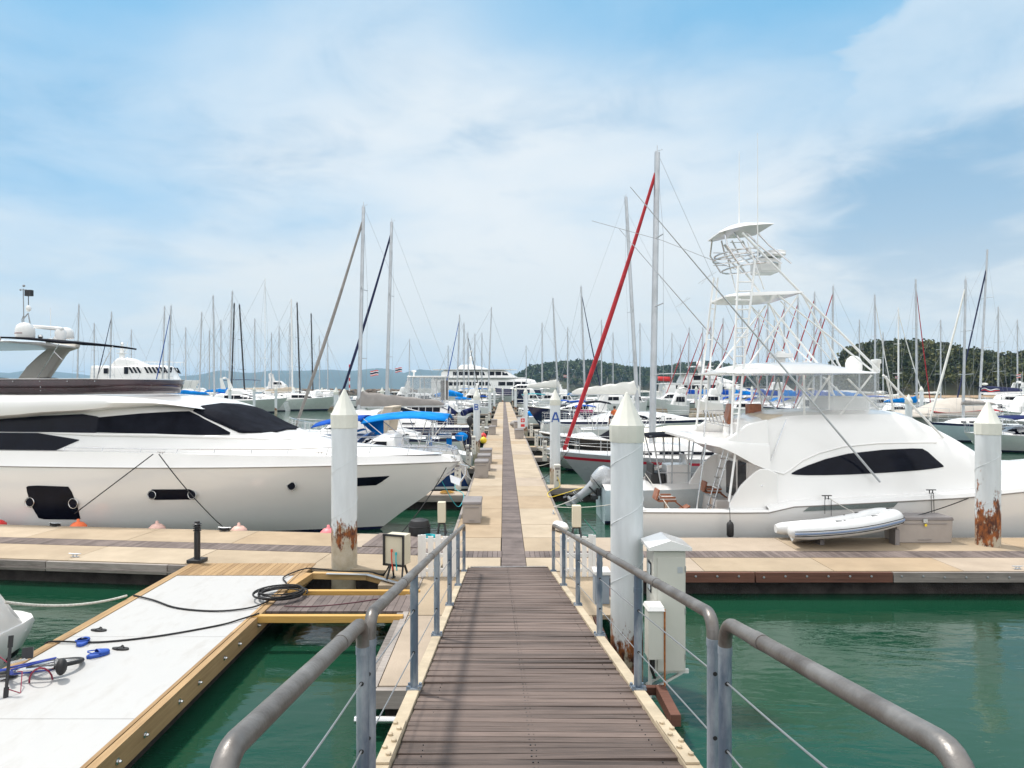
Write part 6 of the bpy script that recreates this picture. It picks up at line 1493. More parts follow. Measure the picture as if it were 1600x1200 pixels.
# far left rows
for a in ((120, 476, 104, -1, 'leftmost grey masted sailing boat behind the black awning tip', dict(pxtop=123)),
          (171, 488, 108, -1, 'sailing boat with navy furled jib just right of the awning tip', dict(jib=NV, foot=138, pxtop=174)),
          (253, 479, 122, -1, 'sailing boat with grey mast, left of the pair with the blue jib', dict(pxtop=257, mast=alu)),
          (262, 478, 90, -1, 'sailing boat with bright blue jib and long blue boom cover', dict(jib=bluecloth2, foot=230, pxtop=267, cover=bluecloth, z_boom=3.1, boomlen=5.6, coverh=.8)),
          (311, 488, 128, -1, 'sailing boat with slim mast between the patrol ship and the mast group', dict(pxtop=315)),
          (327, 516, 150, -1, 'distant short masted boat beside the left mast group', dict()),
          (335, 462, 116, 1, 'sailing boat with pale tall mast, first of the left mast group', dict(pxtop=333, hull=greenhull, L=13)),
          (357, 455, 121, -1, 'sailing boat with the tallest grey mast of the left group', dict(pxtop=363)),
          (361, 474, 127, 1, 'sailing boat with straight black mast in the left group', dict(mast=mastbk, pxtop=366, cover=bluecloth, coverh=.8, boomlen=5)),
          (383, 476, 118, 1, 'sailing boat with black mast leaning left and royal blue boom cover', dict(mast=mastbk, pxtop=374, cover=bluecloth2, coverh=.7, z_boom=2.9, boomlen=5.2)),
          (414, 436, 136, 1, 'sailing boat with a very thin white mast, right of two black masts', dict(mast=mastwh, cover=beigecloth, mastr=.07)),
          (424, 520, 160, -1, 'distant small mast behind the white motor yachts on the left', dict()),
          (453, 505, 150, 1, 'sailing boat with grey mast hidden behind a brighter one', dict()),
          (457, 468, 132, 1, 'sailing boat with white mast and beige boom cover in the left row', dict(mast=mastwh, pxtop=455, cover=beigecloth, coverh=.8, boomlen=5.5, hull=greenhull)),
          (469, 473, 137, 1, 'sailing boat with black mast right of the beige covered one', dict(mast=mastbk, pxtop=464)),
          (489, 490, 146, -1, 'rightmost black masted sailing boat of the left row', dict(mast=mastbk, pxtop=486)),
          (499, 525, 156, 1, 'short masted catamaran like boat at the right end of the left row', dict(hull=greenhull))):
    SB(a[0], 610, a[1], a[2], a[3], a[4], **a[5])
# charter fleet with red furled jibs, right
ch = ((1301, 447, 84, 'biggest of the red jib charter boats, right of the tower struts'), (1272, 457, 89, 'charter boat with red jib, second from the right end'), (1246, 465, 94, 'charter boat with red jib behind the middle of the diagonal struts'), (1225, 472, 98, 'charter boat with red jib below the mid tower platform edge'),
      (1199, 471, 104, 'charter boat with red jib seen right of the tower ladder'), (1185, 484, 109, 'charter boat with red jib close behind the tower ladder'), (1149, 495, 113, 'charter boat with red jib left of the tower ladder'), (1129, 497, 117, 'charter boat with red jib behind the dark slanting tower legs'),
      (1110, 502, 122, 'charter boat with red jib, third from the left end'), (1097, 512, 127, 'charter boat with red jib, second from the left end'), (1076, 512, 132, 'leftmost charter boat with red furled jib'))
for i, (px, yt, Y, lb) in enumerate(ch):
    J = 5.0; SB(px-1, 610, yt, Y, -1, lb, jib=redcloth, foot=px-1-J/Y*FP, pxtop=px+1, cover=bluecloth2 if i % 3 else bluecloth, coverh=.8, bimini=bluecloth2 if i % 2 == 0 else bluecloth, hull=palehull, group='charter sailing boats with red furled jibs')
# right side
SB(1368, 610, 461, 96, 1, 'sailing boat whose grey mast rises left before the wooded hill', pxtop=1367, jib=whitecloth, foot=1402)
SB(1404, 610, 482, 104, 1, 'sailing boat with a white mast and small flag before the wooded hill', mast=mastwh, jib=whitecloth, foot=1450, flagm=True)
SB(1433, 612, 437, 88, 1, 'sailing boat with red jib slanting right and royal blue boom cover by the hill', jib=redcloth, foot=1459, pxtop=1431, cover=bluecloth, coverh=.75, boomlen=4.4)
SB(1505, 665, 437, 52, -1, 'pale blue grey sailing boat between the sportfisher bow and the rusted pile', pxtop=1509, jib=whitecloth, foot=1448, hull=M('pale_blue_gelcoat', (.42, .52, .56), .3, coat=.3), near=True, cover=greycloth, F=1.3)
def catamaran():
    Y = 74; Xm = P(1531, 0, Y).x; t = thing('catamaran', 'white catamaran with navy boom cover bearing a red and white swoosh', 'catamaran', (Xm+5.5, Y, 0), math.pi)
    for s in (1, -1):
        g = hull_grid(13, 1.7, 1.55, rake=1.0, rise=.1, sw=.8, n=14)
        for r in g:
            for p in r: pass
        mb = MB(); rows = [[Vector((p.x, p.y+s*2.9, p.z)) for p in r] for r in full_rows(g)]; mb.grid(rows); mb.add(rows[0], [tuple(range(len(rows[0])))]); mb.build('hull', palehull, t, smooth=30)
        MB().grid([[(r[-1].x, s*2.9+r[-1].y, r[-1].z), (r[-1].x, s*2.9-r[-1].y, r[-1].z)] for r in g]).build('hull_deck', white, t)
    MB().bx(.6, 8.2, -3, 3, .9, 1.6).build('bridge_deck', white, t, bev=.1)
    cg = body_grid(smooth_st([(2.0, 1.5, 2.75, 2.4, 2.2), (4, 1.5, 2.85, 2.5, 2.2), (6.2, 1.5, 2.75, 2.3, 1.9), (7.6, 1.5, 2.1, 1.8, 1.2), (8.2, 1.5, 1.65, 1.3, .8)], 3)); body_obj(cg, t, white, 'cabin')
    panel(Skin(cg), [(2.4, 1.95, 2.4), (6.2, 1.95, 2.4), (7.2, 1.95, 2.1)], t, darkglass, 'window')
    body_obj(body_grid([(-.6, 3.30, 3.36, 2.2, 2.1), (3.6, 3.34, 3.46, 2.2, 2.1)]), t, white, 'cockpit_hardtop')
    mb = MB()
    for s in (1, -1):
        for x in (-.4, 1.6): mb.tube([(x, s*2.1, 1.6), (x, s*2.1, 3.3)], .04, 6)
    mb.build('hardtop_post', alu, t)
    zt = CAMH+(606-390)/FP*Y; dx = -(1543-1531)/FP*Y
    MB().tube([(5.5, 0, 2.7), (5.5+dx, 0, zt)], [.13, .10], 10).build('mast', alu, t, smooth=60)
    for u in (.35, .68):
        for s in (1, -1): MB().tube([(5.5+dx*u, 0, lerp(2.7, zt, u)), (5.3+dx*u, s*1.1, lerp(2.7, zt, u))], .03, 5).build('spreader', alu, t)
    mb = MB().tube([(12.6, 0, 1.8), (5.5+dx*.95, 0, zt*.95)], .01, 4); a = Vector((P(1494, 0, Y).x, 0, 0)).x
    for s in (1, -1): mb.tube([(4.6, s*3.3, 1.6), (5.5+dx*.97, 0, zt*.97)], .01, 4)
    mb.build('rigging', wire, t)
    xf = (Xm+5.5-P(1493, 0, Y).x)
    MB().tube([(xf, 0, 2.0), (5.5+dx*.92, 0, zt*.90)], .075, 8).build('furled_jib', NV, t)
    zb = 3.55; mb = MB(); rows = []
    for k in range(11):
        u = k/10; x = 5.6-4.6*u; h = .85*(1-.55*u)*(.8 if k in (0, 10) else 1); rows.append([(x, .16*math.cos(q), zb+h*(.5+.5*math.sin(q))+.12*u) for q in [j*math.pi/5 for j in range(10)]])
    mb.grid(rows, closed=True); mb.build('sail_cover', NV, t, smooth=70); MB().tube([(5.4, 0, zb), (.8, 0, zb+.1)], .09, 8).build('boom', white, t)
    for m_, off, h in ((white, .0, .10), (redbuoy, -.16, .10)):
        mb = MB(); mb.grid([[(5.45-2.0*k/12, .175, zb+.38+off+.16*math.sin(k*.75)*(1-k/14)+z) for z in (-h/2*(.3+.7*math.sin(math.pi*(k+.5)/13)), h/2*(.3+.7*math.sin(math.pi*(k+.5)/13)))] for k in range(13)]); mb.build('swoosh', m_, t, thick=.01)
    MB().ball((5.0, 0, zb+.95), .3, 10, sc=(1.4, .6, .5)).build('sail_head', whitecloth, t)
    flag(t, (-.2, -1.6, 5.6), .55)
    MB().tube([(-.2, -1.6, 1.6), (-.2, -1.6, 5.7)], .02, 5).build('flag_staff', alu, t)
catamaran()
# a few bare masts seen only as masts and hulls beyond
for px, yt, Y, lb in ((1160, 470, 150, 'distant sailing boat mast showing between the tower ladder rungs'), (1210, 500, 150, 'distant sailing boat mast behind the charter fleet, left of centre'), (1283, 488, 140, 'distant sailing boat with red jib behind the right charter boats'), (1063, 538, 190, 'tiny distant mast left of the charter fleet')):
    SB(px, 610, yt, Y, -1, lb, jib=redcloth if px == 1283 else None, cover=bluecloth2)
# ------------------------------------------------------------------ motor boats
def motorboat(pxa, pxb, Y, bow, label, F=1.2, B=None, hull=None, deck=None, tiers=(), arch=None, bim=None, rails=True, name='motor_boat', cat='motor boat', group='motor boats in the marina', rake=None, rise=.25, sw=.9, lev=LEV, rowm=None, stripe=None, radar=False, extra=None, dz=0.0, hm=None, flush=False, edge=None, mats2=None):
    """pxa..pxb: its two ends as seen; tiers: (x0, x1, z0, z1, halfwidth, front slope, back slope, window bands)"""
    Xa, Xb = P(pxa, 0, Y).x, P(pxb, 0, Y).x; L = Xb-Xa; B = B or min(6.5, .22*L+1.0)
    t = thing(name, label, cat, (Xa if bow > 0 else Xb, Y, 0), 0 if bow > 0 else math.pi, group)
    g = hull_grid(L, B, F, rake=rake if rake is not None else .16*L, rise=rise, sw=sw, s0=.4, n=18)
    hull_obj(g, t, [antifoul, hull or palehull, stripe or navy_s], rowm or [0, 0, 2, 1, 1, 1, 1])
    deck_obj(g, t, deck or white, camber=.12)
    if edge: edge_tube(g, t, edge, .045)
    for n_, (x0, x1, z0, z1, w, fs, bs, wins) in enumerate(tiers):
        x0, x1, fs, bs = x0*L, x1*L, fs*L, bs*L; w = w*B/2
        cg = body_grid(smooth_st([(x0, z0, z0+.2*(z1-z0) if bs else z1, w, w*.93), (x0+max(bs, .02*L), z0, z1, w, w*.88), (lerp(x0+bs, x1-fs, .5), z0, z1, w*1.0, w*.88), (x1-fs, z0, z1, w*.97, w*.80), (x1-fs*.4, z0, lerp(z1, z0, .55), w*.86, w*.62), (x1, z0, z0+.06*(z1-z0), w*.62, w*.45)], 3), .03)
        body_obj(cg, t, deck or white, 'cabin' if n_ == 0 else 'upper_deck', smooth=32); sk = Skin(cg)
        for (a, b, c, d, k) in wins:
            for i in range(k):
                u0 = lerp(a, b, i/k)+(.004 if i else 0); u1 = lerp(a, b, (i+1)/k)-(.004 if i < k-1 else 0)
                zt2 = lerp(z0, z1, d); zb2 = lerp(z0, z1, c); tp = [(u0*L, zb2, zt2), (u1*L, zb2, zt2)]
                if i == k-1 and fs > 0: tp = [(u0*L, zb2, zt2), (lerp(u0, u1, .6)*L, zb2, zt2), (u1*L, zb2, zb2+.03)]
                panel(sk, tp, t, darkglass, 'window', off=.015+Y*.0002, nx=2, nz=2, depth=.02)
    if arch:
        ax, az0, az1, am = arch; ax *= L
        for s in (1, -1): MB().slab([(ax-.5, s*B*.40, az0), (ax+.3, s*B*.40, az0), (ax-.35, s*B*.36, az1), (ax-.75, s*B*.36, az1)], .12).build('arch_leg', am, t, bev=.03)
        MB().box((ax-.55, 0, az1), (.42, B*.76, .10)).build('arch_top', am, t, bev=.03)
        if radar: MB().lathe([(.3, 0), (.32, .08), (.28, .2), (0, .24)], (ax-.55, 0, az1+.05), 14).tube([(ax-.6, .5, az1), (ax-.7, .5, az1+1.6)], .015, 5).build('radome', white, t)
    if bim:
        b0, b1, bz, bm_ = bim; b0 *= L; b1 *= L
        MB().grid([[(lerp(b0, b1, k/6), y*B*.42, bz+.14*math.sin(math.pi*k/6)-.10*abs(y)**2.5) for y in (-1, -.6, -.2, .2, .6, 1)] for k in range(7)]).build('canopy', bm_, t, smooth=60, thick=.03)
        mb = MB()
        for s in (1, -1):
            for xa, xb in ((b0, b0+.35*(b1-b0)), (lerp(b0, b1, .5), lerp(b0, b1, .45)), (b1, lerp(b0, b1, .55))): mb.tube([(xb, s*B*.42, F+.05), (xa, s*B*.42, bz-.06)], .022, 5)
        for xa in (b0, b1): mb.tube([(xa, -B*.42, bz-.06), (xa, 0, bz+.02), (xa, B*.42, bz-.06)], .022, 5)
        mb.build('canopy_frame', steel, t)
    if rails:
        mb = MB()
        for s in (1, -1):
            row = []
            for k in range(8):
                i = int(lerp(len(g)*.35, len(g)-2, k/7)); p = g[i][-1]; q = (p.x, s*p.y*.92, p.z+.55); mb.tube([(p.x, s*p.y*.92, p.z), q], .014, 5); row.append(q)
            e = g[-1][-1]; row.append((e.x+.1, 0, e.z+.6)); mb.tube(row, .018, 5)
        mb.build('bow_rail', steel, t)
    if extra: extra(t, L, B, g)
    return t
MBT = motorboat
def rubber(t, L, B, g): pass
# right of the pier
def console_fit(t, L, B, g):
    z0 = .55
    MB().box((L*.47, 0, 1.25), (.75, .70, .95)).box((L*.52, 0, 1.85), (.05, .68, .40), rot=Matrix.Rotation(-.3, 3, 'Y')).build('console', white, t, bev=.05)
    MB().box((L*.34, 0, 1.2), (.45, .85, .55)).box((L*.31, 0, 1.6), (.08, .85, .35)).build('helm_seat', blackrub, t, bev=.05)
    mb = MB()
    for s in (1, -1):
        for xa, xb in ((.36, .30), (.42, .42), (.52, .52), (.57, .62)): mb.tube([(xa*L, s*.5, .95), (lerp(xa, xb, .6)*L, s*.52, 2.0), (xb*L, s*.62, 2.62)], .024, 6)
        mb.tube([(.28*L, s*.66, 2.62), (.68*L, s*.66, 2.60)], .022, 6)
        if s > 0: mb.tube([(.28*L, .66, 2.62), (.28*L, -.66, 2.62)], .022, 6).tube([(.68*L, .66, 2.60), (.68*L, -.66, 2.60)], .022, 6)
        for u in (.33, .66): mb.tube([(lerp(.36, .30, u)*L, s*.5, lerp(.95, 2.62, u)), (lerp(.57, .62, u)*L, s*.52, lerp(.95, 2.62, u))], .016, 5)
    mb.build('tee_top_frame', alu, t)
    MB().grid([[(lerp(.26, .70, k/6)*L, y*.80, 2.66+.06*math.sin(math.pi*k/6)-.05*abs(y)**3) for y in (-1, -.5, 0, .5, 1)] for k in range(7)]).build('tee_top_canvas', blackcloth, t, smooth=60, thick=.03)
    MB().tube([(.3*L, .7, 1.15), (.42*L, .7, 1.75), (.62*L, .7, 1.2)], .018, 5).grid([[(lerp(.30, .62, k/4)*L, y, 1.15+.5*math.sin(math.pi*k/4)) for y in (.3, .95)] for k in range(5)]).build('grey_cover', greycloth, t, thick=.01)
    # tilted outboard
    o = Vector((-.20, -.10, 1.05))
    rot = Matrix.Rotation(R(52), 3, 'Y')
    def q(x, y, z): v = rot @ Vector((x, y, z)); return o+v
    om = M('silver_outboard_paint', (.42, .44, .46), .3, metal=.3, var=.08, coat=.5)
    mb = MB(); rows = []
    for z, rx, ry, cx in ((.0, .19, .15, -.02), (.10, .27, .20, -.03), (.28, .31, .23, -.04), (.48, .32, .235, -.05), (.62, .29, .22, -.03), (.72, .18, .16, .02), (.745, .05, .05, .03)):
        rows.append([q(cx+rx*math.copysign(abs(math.cos(a))**.75, math.cos(a)), ry*math.copysign(abs(math.sin(a))**.75, math.sin(a)), z) for a in [k*math.pi/10 for k in range(20)]])
    mb.grid(rows, closed=True); mb.add(rows[0], [tuple(range(20))]); ob = mb.build('outboard_motor', om, t, smooth=60)
    MB().tube([q(-.02+.285*math.cos(a), .215*math.sin(a), .10) for a in [k*math.pi/10 for k in range(20)]], .012, 5, closed=True).build('cowling_seam', blackrub, ob)
    mb = MB(); rows = []
    for z, rx, ry, cx in ((.02, .20, .13, -.02), (-.15, .16, .09, -.02), (-.42, .12, .06, -.02), (-.62, .12, .05, -.02), (-.80, .13, .045, -.02)):
        rows.append([q(cx+rx*math.cos(a), ry*math.sin(a), z) for a in [k*math.pi/8 for k in range(16)]])
    mb.grid(rows, closed=True)
    for z, l in ((-.58, .24), (-.64, .22)): mb.box(q(-.06, 0, z), (l*1.6, .20, .018), rot=rot)
    rows = [[q(x, .075*w*math.sin(a), -.86+.075*w*math.cos(a)) for a in [k*math.pi/6 for k in range(12)]] for x, w in ((.24, .1), (.16, .7), (0, 1), (-.16, .9), (-.26, .5))]
    mb.grid(rows, closed=True); mb.add([q(.10, 0, -.90), q(-.12, 0, -.90), q(-.16, .01, -1.08), q(-.02, .01, -1.06), q(-.16, -.01, -1.08), q(-.02, -.01, -1.06)], [(0, 1, 2, 3), (0, 5, 4, 1)])
    mb.build('outboard_leg', om, ob, smooth=50)
    mb = MB()
    for k in range(3):
        a = k*2.094; c = q(-.30, 0, -.86); d = rot @ Vector((0, math.cos(a), math.sin(a))); e = rot @ Vector((1, 0, 0)); s_ = d.cross(e)
        mb.add([c+s_*.02, c+d*.10+s_*.075+e*.03, c+d*.16+e*.0, c+d*.10-s_*.075-e*.03, c-s_*.02], [(0, 1, 2, 3, 4)])
    mb.lathe([(.03, -.06), (.035, 0), (.02, .06)], q(-.30, 0, -.86), 10, axis=rot @ Vector((-1, 0, 0))); mb.build('propeller', blackmet, ob)
    MB().box(o+Vector((.12, 0, -.10)), (.14, .30, .40)).tube([o+Vector((.1, .1, -.2)), o+Vector((-.1, .1, .05))], .03, 6).tube([o+Vector((.1, -.1, -.3)), o+Vector((-.18, -.1, -.02))], .03, 6).box(o+Vector((.0, 0, -.35)), (.20, .34, .12)).build('motor_bracket', blackmet, ob, bev=.02)
MBT(938, 1190, 21.4, 1, 'open fishing boat with black tee top and tilted silver outboard beyond the sportfisher', F=1.05, B=2.4, hull=M('pale_ice_blue_gelcoat', (.45, .55, .60), .3, coat=.4), rails=False, extra=console_fit, rise=.2, sw=.92)
def tarp(t, L, B, g):
    rows = []
    for k in range(15):
        u = k/14; x = lerp(.0, L*.80, u); zt = 2.15+.28*math.sin(min(1, u*1.6)*math.pi/2)-.30*max(0, u-.75)*4*.4+.03*math.sin(k*2.4); w = B*.5*(1-.35*max(0, u-.6))
        rows.append([(x, y*w, lerp(.98+.03*math.sin(k*3+y*5), zt, (1-abs(y)**2.2)**.8 if abs(y) < 1 else 0)) for y in (-1.02, -1, -.93, -.75, -.4, 0, .4, .75, .93, 1, 1.02)])
    rows = [[(x, y, z if abs(y) < B*.49 else z) for x, y, z in r] for r in rows]
    MB().grid(rows).build('tarpaulin', tarpcloth, t, smooth=60, thick=.01)
    for s in (1, -1):
        for k in range(7): x = .9+k*1.15; MB().box((x, s*(B*.5*.985), .80), (.62, .05, .20)).build('cabin_window', darkglass, t, bev=.03)
    MB().bx(.0, L*.78, -B*.49, B*.49, .5, 1.0).build('cabin_side', M('yellowed_cabin_paint', (.62, .52, .33), .5, var=.1), t, bev=.03)
MBT(985, 1330, 32.2, 1, 'broad boat under a big cream tarpaulin with small dark cabin windows', F=.62, B=4.4, extra=tarp, rails=False, rise=.5)
def person(t, X, Y, Z, label):
    me = bpy.data.meshes.new('person_body'); bm = bmesh.new(); sk = bm.verts.layers.skin.verify()
    J = {'hip': (0, 0, .08, .15), 'waist': (0, .02, .28, .13), 'chest': (0, .05, .46, .15), 'neckb': (0, .06, .60, .075), 'neck': (0, .065, .66, .05), 'head': (0, .07, .76, .095), 'crown': (0, .07, .85, .075),
         'ls': (-.17, .05, .55, .06), 'le': (-.24, .12, .32, .045), 'lh': (-.12, .30, .22, .035), 'rs': (.17, .05, .55, .06), 're': (.24, .12, .32, .045), 'rh': (.12, .30, .22, .035),
         'lk': (-.12, .46, .12, .07), 'lf': (-.12, .46, -.32, .045), 'lt': (-.12, .62, -.36, .04), 'rk': (.12, .46, .12, .07), 'rf': (.12, .46, -.32, .045), 'rt': (.12, .62, -.36, .04), 'lhp': (-.10, .05, .08, .10), 'rhp': (.10, .05, .08, .10)}
    V = {}
    for k, (x, y, z, r) in J.items():
        v = bm.verts.new((x, y, z)); v[sk].radius = (r, r); V[k] = v; v[sk].use_root = (k == 'hip')
    for a, b in (('hip', 'waist'), ('waist', 'chest'), ('chest', 'neckb'), ('neckb', 'neck'), ('neck', 'head'), ('head', 'crown'), ('neckb', 'ls'), ('ls', 'le'), ('le', 'lh'), ('neckb', 'rs'), ('rs', 're'), ('re', 'rh'), ('hip', 'lhp'), ('hip', 'rhp'), ('lhp', 'lk'), ('lk', 'lf'), ('lf', 'lt'), ('rhp', 'rk'), ('rk', 'rf'), ('rf', 'rt')): bm.edges.new((V[a], V[b]))
    bm.to_mesh(me); bm.free(); me.materials.append(M('skin', (.35, .18, .11), .5))
    o = bpy.data.objects.new('person', me); COL.objects.link(o); o.modifiers.new('Skin', 'SKIN'); s = o.modifiers.new('Subdivision', 'SUBSURF'); s.levels = 1; s.render_levels = 1
    o.location = (X, Y, Z); o.rotation_euler = (0, 0, R(25)); tag(o, label, 'person')
    sh = M('orange_shirt', (.70, .16, .05), .8)
    MB().lathe([(.165, .10), (.165, .28), (.19, .45), (.175, .56), (.09, .63)], (0, .04, 0), 14).tube([(-.15, .05, .55), (-.23, .10, .38)], [.085, .07], 8).tube([(.15, .05, .55), (.23, .10, .38)], [.085, .07], 8).build('shirt', sh, o, smooth=60)
    MB().ball((0, .055, .80), .108, 12, sc=(.95, 1, .9)).build('hair', blackrub, o)
    MB().tube([(-.10, .05, .08), (-.12, .44, .12)], [.115, .09], 8).tube([(.10, .05, .08), (.12, .44, .12)], [.115, .09], 8).build('shorts', navycloth, o)
def cockpit_cover(t, L, B, g):
    MB().grid([[(lerp(L*.05, L*.52, k/8), y*B*.45, 1.15+.80*math.sin(math.pi*min(1, .15+k/9))*(1-abs(y)**2.5)+.02*math.sin(k*3)) for y in (-1, -.8, -.4, 0, .4, .8, 1)] for k in range(9)]).build('cockpit_cover', blackcloth, t, smooth=60, thick=.01)
MBT(843, 1010, 37.5, -1, 'black hulled speedboat with black cockpit cover, bow to the long pier', F=1.25, B=2.7, hull=blackmet, tiers=((.45, .90, 1.25, 1.62, .7, .30, .05, ()),), bim=(.02, .30, 2.55, blackcloth), extra=cockpit_cover, rowm=[0, 0, 1, 1, 1, 1, 1], edge=white, rise=.35, rake=2.2)
MBT(838, 960, 33.8, -1, 'low white open boat moored just before the black hulled speedboat', F=.85, B=2.1, hull=palehull, deck=white, tiers=((.55, .88, .85, 1.15, .6, .25, .05, ()),), rise=.4, rake=1.6)
MBT(823, 985, 66, -1, 'white and navy express cruiser, bow to the pier beyond the pile lettered A', F=1.75, hull=navy, rowm=[1, 1, 2, 1, 1, 1, 1], stripe=white, tiers=((.30, .82, 1.75, 2.65, .8, .30, .02, ((.42, .74, .35, .85, 2),)),), arch=(.30, 1.9, 3.5, white), radar=True, edge=white, rise=.35)
MBT(905, 1040, 47, 1, 'white motor boat with dark canopies around the seated man in orange', F=1.3, B=3, tiers=((.35, .78, 1.3, 2.0, .78, .28, .02, ((.45, .70, .3, .85, 2),)),), bim=(.05, .34, 3.1, blackcloth))
person(None, P(961, 0, 46).x, 46.0, 2.0, 'man in an orange shirt sitting on a boat between pile and big mast')
MB().bx(P(961, 0, 46).x-.3, P(961, 0, 46).x+.3, 45.8, 46.3, 1.4, 2.02).build('deck_locker', white, bev=.03)
tag(bpy.data.objects['deck_locker'], 'white deck locker under the man in the orange shirt', 'locker')
MBT(880, 935, 60, -1, 'small boat with blue canopy and pink cover behind the red jib foot', F=1.1, B=2.3, bim=(.1, .7, 2.5, bluecloth2), tiers=((.4, .8, 1.1, 1.6, .7, .3, .05, ()),), extra=lambda t, L, B, g: MB().tube([(.3, -B*.45, 2.0), (L*.6, -B*.45, 2.05)], .12, 8).build('pink_roll', M('pink_canvas', (.62, .10, .22), .8), t))
MBT(826, 852, 76, 1, 'small boat with a round blue cover just right of the long pier', F=.9, B=2.2, rails=False, extra=lambda t, L, B, g: MB().ball((L*.45, 0, 1.25), .6, 14, sc=(1.7, 1.1, .8)).build('blue_cover', bluecloth, t, smooth=60))
MBT(810, 862, 96, 1, 'low motor boat with turquoise canopy far right of the pier', F=1.2, B=3, bim=(.1, .8, 3.2, M('turquoise_canvas', (.02, .25, .30), .8)))
# left of the pier
def blue_fit(t, L, B, g):
    z = 1.55
    MB().grid([[(lerp(.9, 4.3, k/8), y*1.45, 3.02+.16*math.sin(math.pi*k/8)-.22*abs(y)**2.2-.1*(k/8)) for y in (-1, -.7, -.3, 0, .3, .7, 1)] for k in range(9)]).build('bimini', bluecloth, t, smooth=60, thick=.03)
    MB().grid([[(lerp(4.3, 6.3, k/6), y*1.35, 2.98-.28*(k/6)**2-.18*abs(y)**2) for y in (-1, -.5, 0, .5, 1)] for k in range(7)]).build('bimini_extension', bluecloth2, t, smooth=60, thick=.02)
    MB().grid([[(lerp(3.9, 4.9, k/4), -1.42+.25*j*k/4, lerp(2.85, lerp(1.75, 2.85, k/4), j/4)) for j in range(5)] for k in range(5)]).grid([[(lerp(4.6, 6.0, k/4), y*1.2, lerp(2.4, 1.75, (k/4)**1.5)-.1*abs(y)**3) for y in (-1, -.5, 0, .5, 1)] for k in range(5)]).build('spray_hood', bluecloth, t, smooth=60, thick=.015)
    mb = MB()
    for s in (1, -1):
        for xa, xb in ((.9, 1.9), (1.7, 2.1), (2.8, 2.3), (4.2, 2.6), (4.9, 4.4)): mb.tube([(xb, s*1.42, z), (xa, s*1.42, 2.88)], .016, 6)
        mb.tube([(.25, s*1.35, z+.66), (2.2, s*1.42, z+.64), (5.0, s*1.5, z+.62), (9, s*.7, z+.75)], .012, 5)
        for x in (.3, 1.5, 3.0, 4.5, 6, 7.5): mb.tube([(x, s*1.42*(1 if x < 6 else .8), z-.05), (x, s*1.42*(1 if x < 6 else .8), z+.64)], .010, 5)
    mb.build('canopy_frame', steel, t)
    MB().lathe([(.06, 0), (.05, 1.0), (.11, 1.05), (.11, 1.2)], (1.8, 0, .9), 10).tube([(1.75, .45*math.cos(a), 1.75+.45*math.sin(a)) for a in [k*math.pi/10 for k in range(20)]], .018, 6, closed=True).build('steering_wheel', steel, t)
    MB().ball((.5, -1.1, 2.0), .24, 12, sc=(1.2, 1, .8)).build('covered_outboard', bluecloth, t); MB().tube([(.3, -1.1, 1.4), (.5, -1.1, 2.0)], .03, 6).build('outboard_leg', blackmet, t)
    MB().lathe([(.0, -.28), (.14, -.26), (.14, .26), (0, .28)], (1.2, -1.4, 2.02), 12, axis=(1, 0, 0)).build('gas_grill', steel, t, smooth=40)
    for x in (1.9, 1.05): MB().box((x, -1.42, 1.75), (.24, .10, .34)).build('blue_bag', bluecloth, t, bev=.03)
    MB().tube([(.1, -.5, 1.4), (.1, -.5, 2.9)], .03, 8).ball((.1, -.5, 2.7), .16, 10, sc=(.8, .5, 1.4)).build('stern_post_lamp', blackmet, t)
def blue_sail():
    Y = 28.3; L = 10.8; B = 3.3; F = 1.62; X1 = P(737, 0, Y).x
    t = thing('sailing_boat', 'deep blue hulled sailing boat with bright blue bimini, stern to the long pier', 'sailing boat', (X1, Y, 0), math.pi, 'large sailing yachts near the pier')
    g = hull_grid(L, B, F, rake=1.4, rise=.14, sw=.78, s0=.45, n=20, srake=-.75, x0=.75)
    hull_obj(g, t, [antifoul, bluehull, white], [0, 0, 2, 1, 1, 1, 2]); deck_obj(g, t, white)
    r0 = full_rows(g)[0]; MB().add([(p.x-.012, p.y*.98, p.z) for p in r0], [tuple(range(len(r0)))]).build('transom', white, t)
    cg = body_grid(smooth_st([(3.9, F, F+.48, 1.15, 1.0), (4.6, F, F+.55, 1.15, 1.0), (6.6, F, F+.50, 1.0, .85), (8.2, F+.05, F+.28, .7, .5), (8.8, F+.1, F+.16, .4, .3)], 3)); body_obj(cg, t, white, 'coachroof')
    sk = Skin(cg)
    for a, b in ((4.3, 5.2), (5.5, 6.4), (6.7, 7.3)): panel(sk, [(a, F+.18, F+.34), (b, F+.18, F+.32)], t, darkglass, 'window', nz=1)
    blue_fit(t, L, B, g)
blue_sail()
MBT(511, 655, 25.6, -1, 'white cabin cruiser with navy foredeck hatch cover just beyond the left yacht', F=1.45, B=3.0, tiers=((.20, .82, 1.45, 2.35, .78, .42, .03, ((.30, .62, .42, .80, 2),)),), rise=.2, extra=lambda t, L, B, g: MB().grid([[(lerp(L*.52, L*.70, k/5), y*.8, 2.42-.5*((k/5)**1.6)-.08*abs(y)**2+.03) for y in (-1, -.4, .4, 1)] for k in range(6)]).build('hatch_cover', deepblue, t, thick=.015))
MBT(455, 632, 33.8, -1, 'white motor cruiser with raked beige arch behind the left piles', F=1.7, B=3.8, tiers=((.18, .80, 1.7, 2.95, .82, .36, .02, ((.36, .66, .35, .80, 3),)),), arch=(.20, 1.9, 3.15, beigecloth), rise=.2)
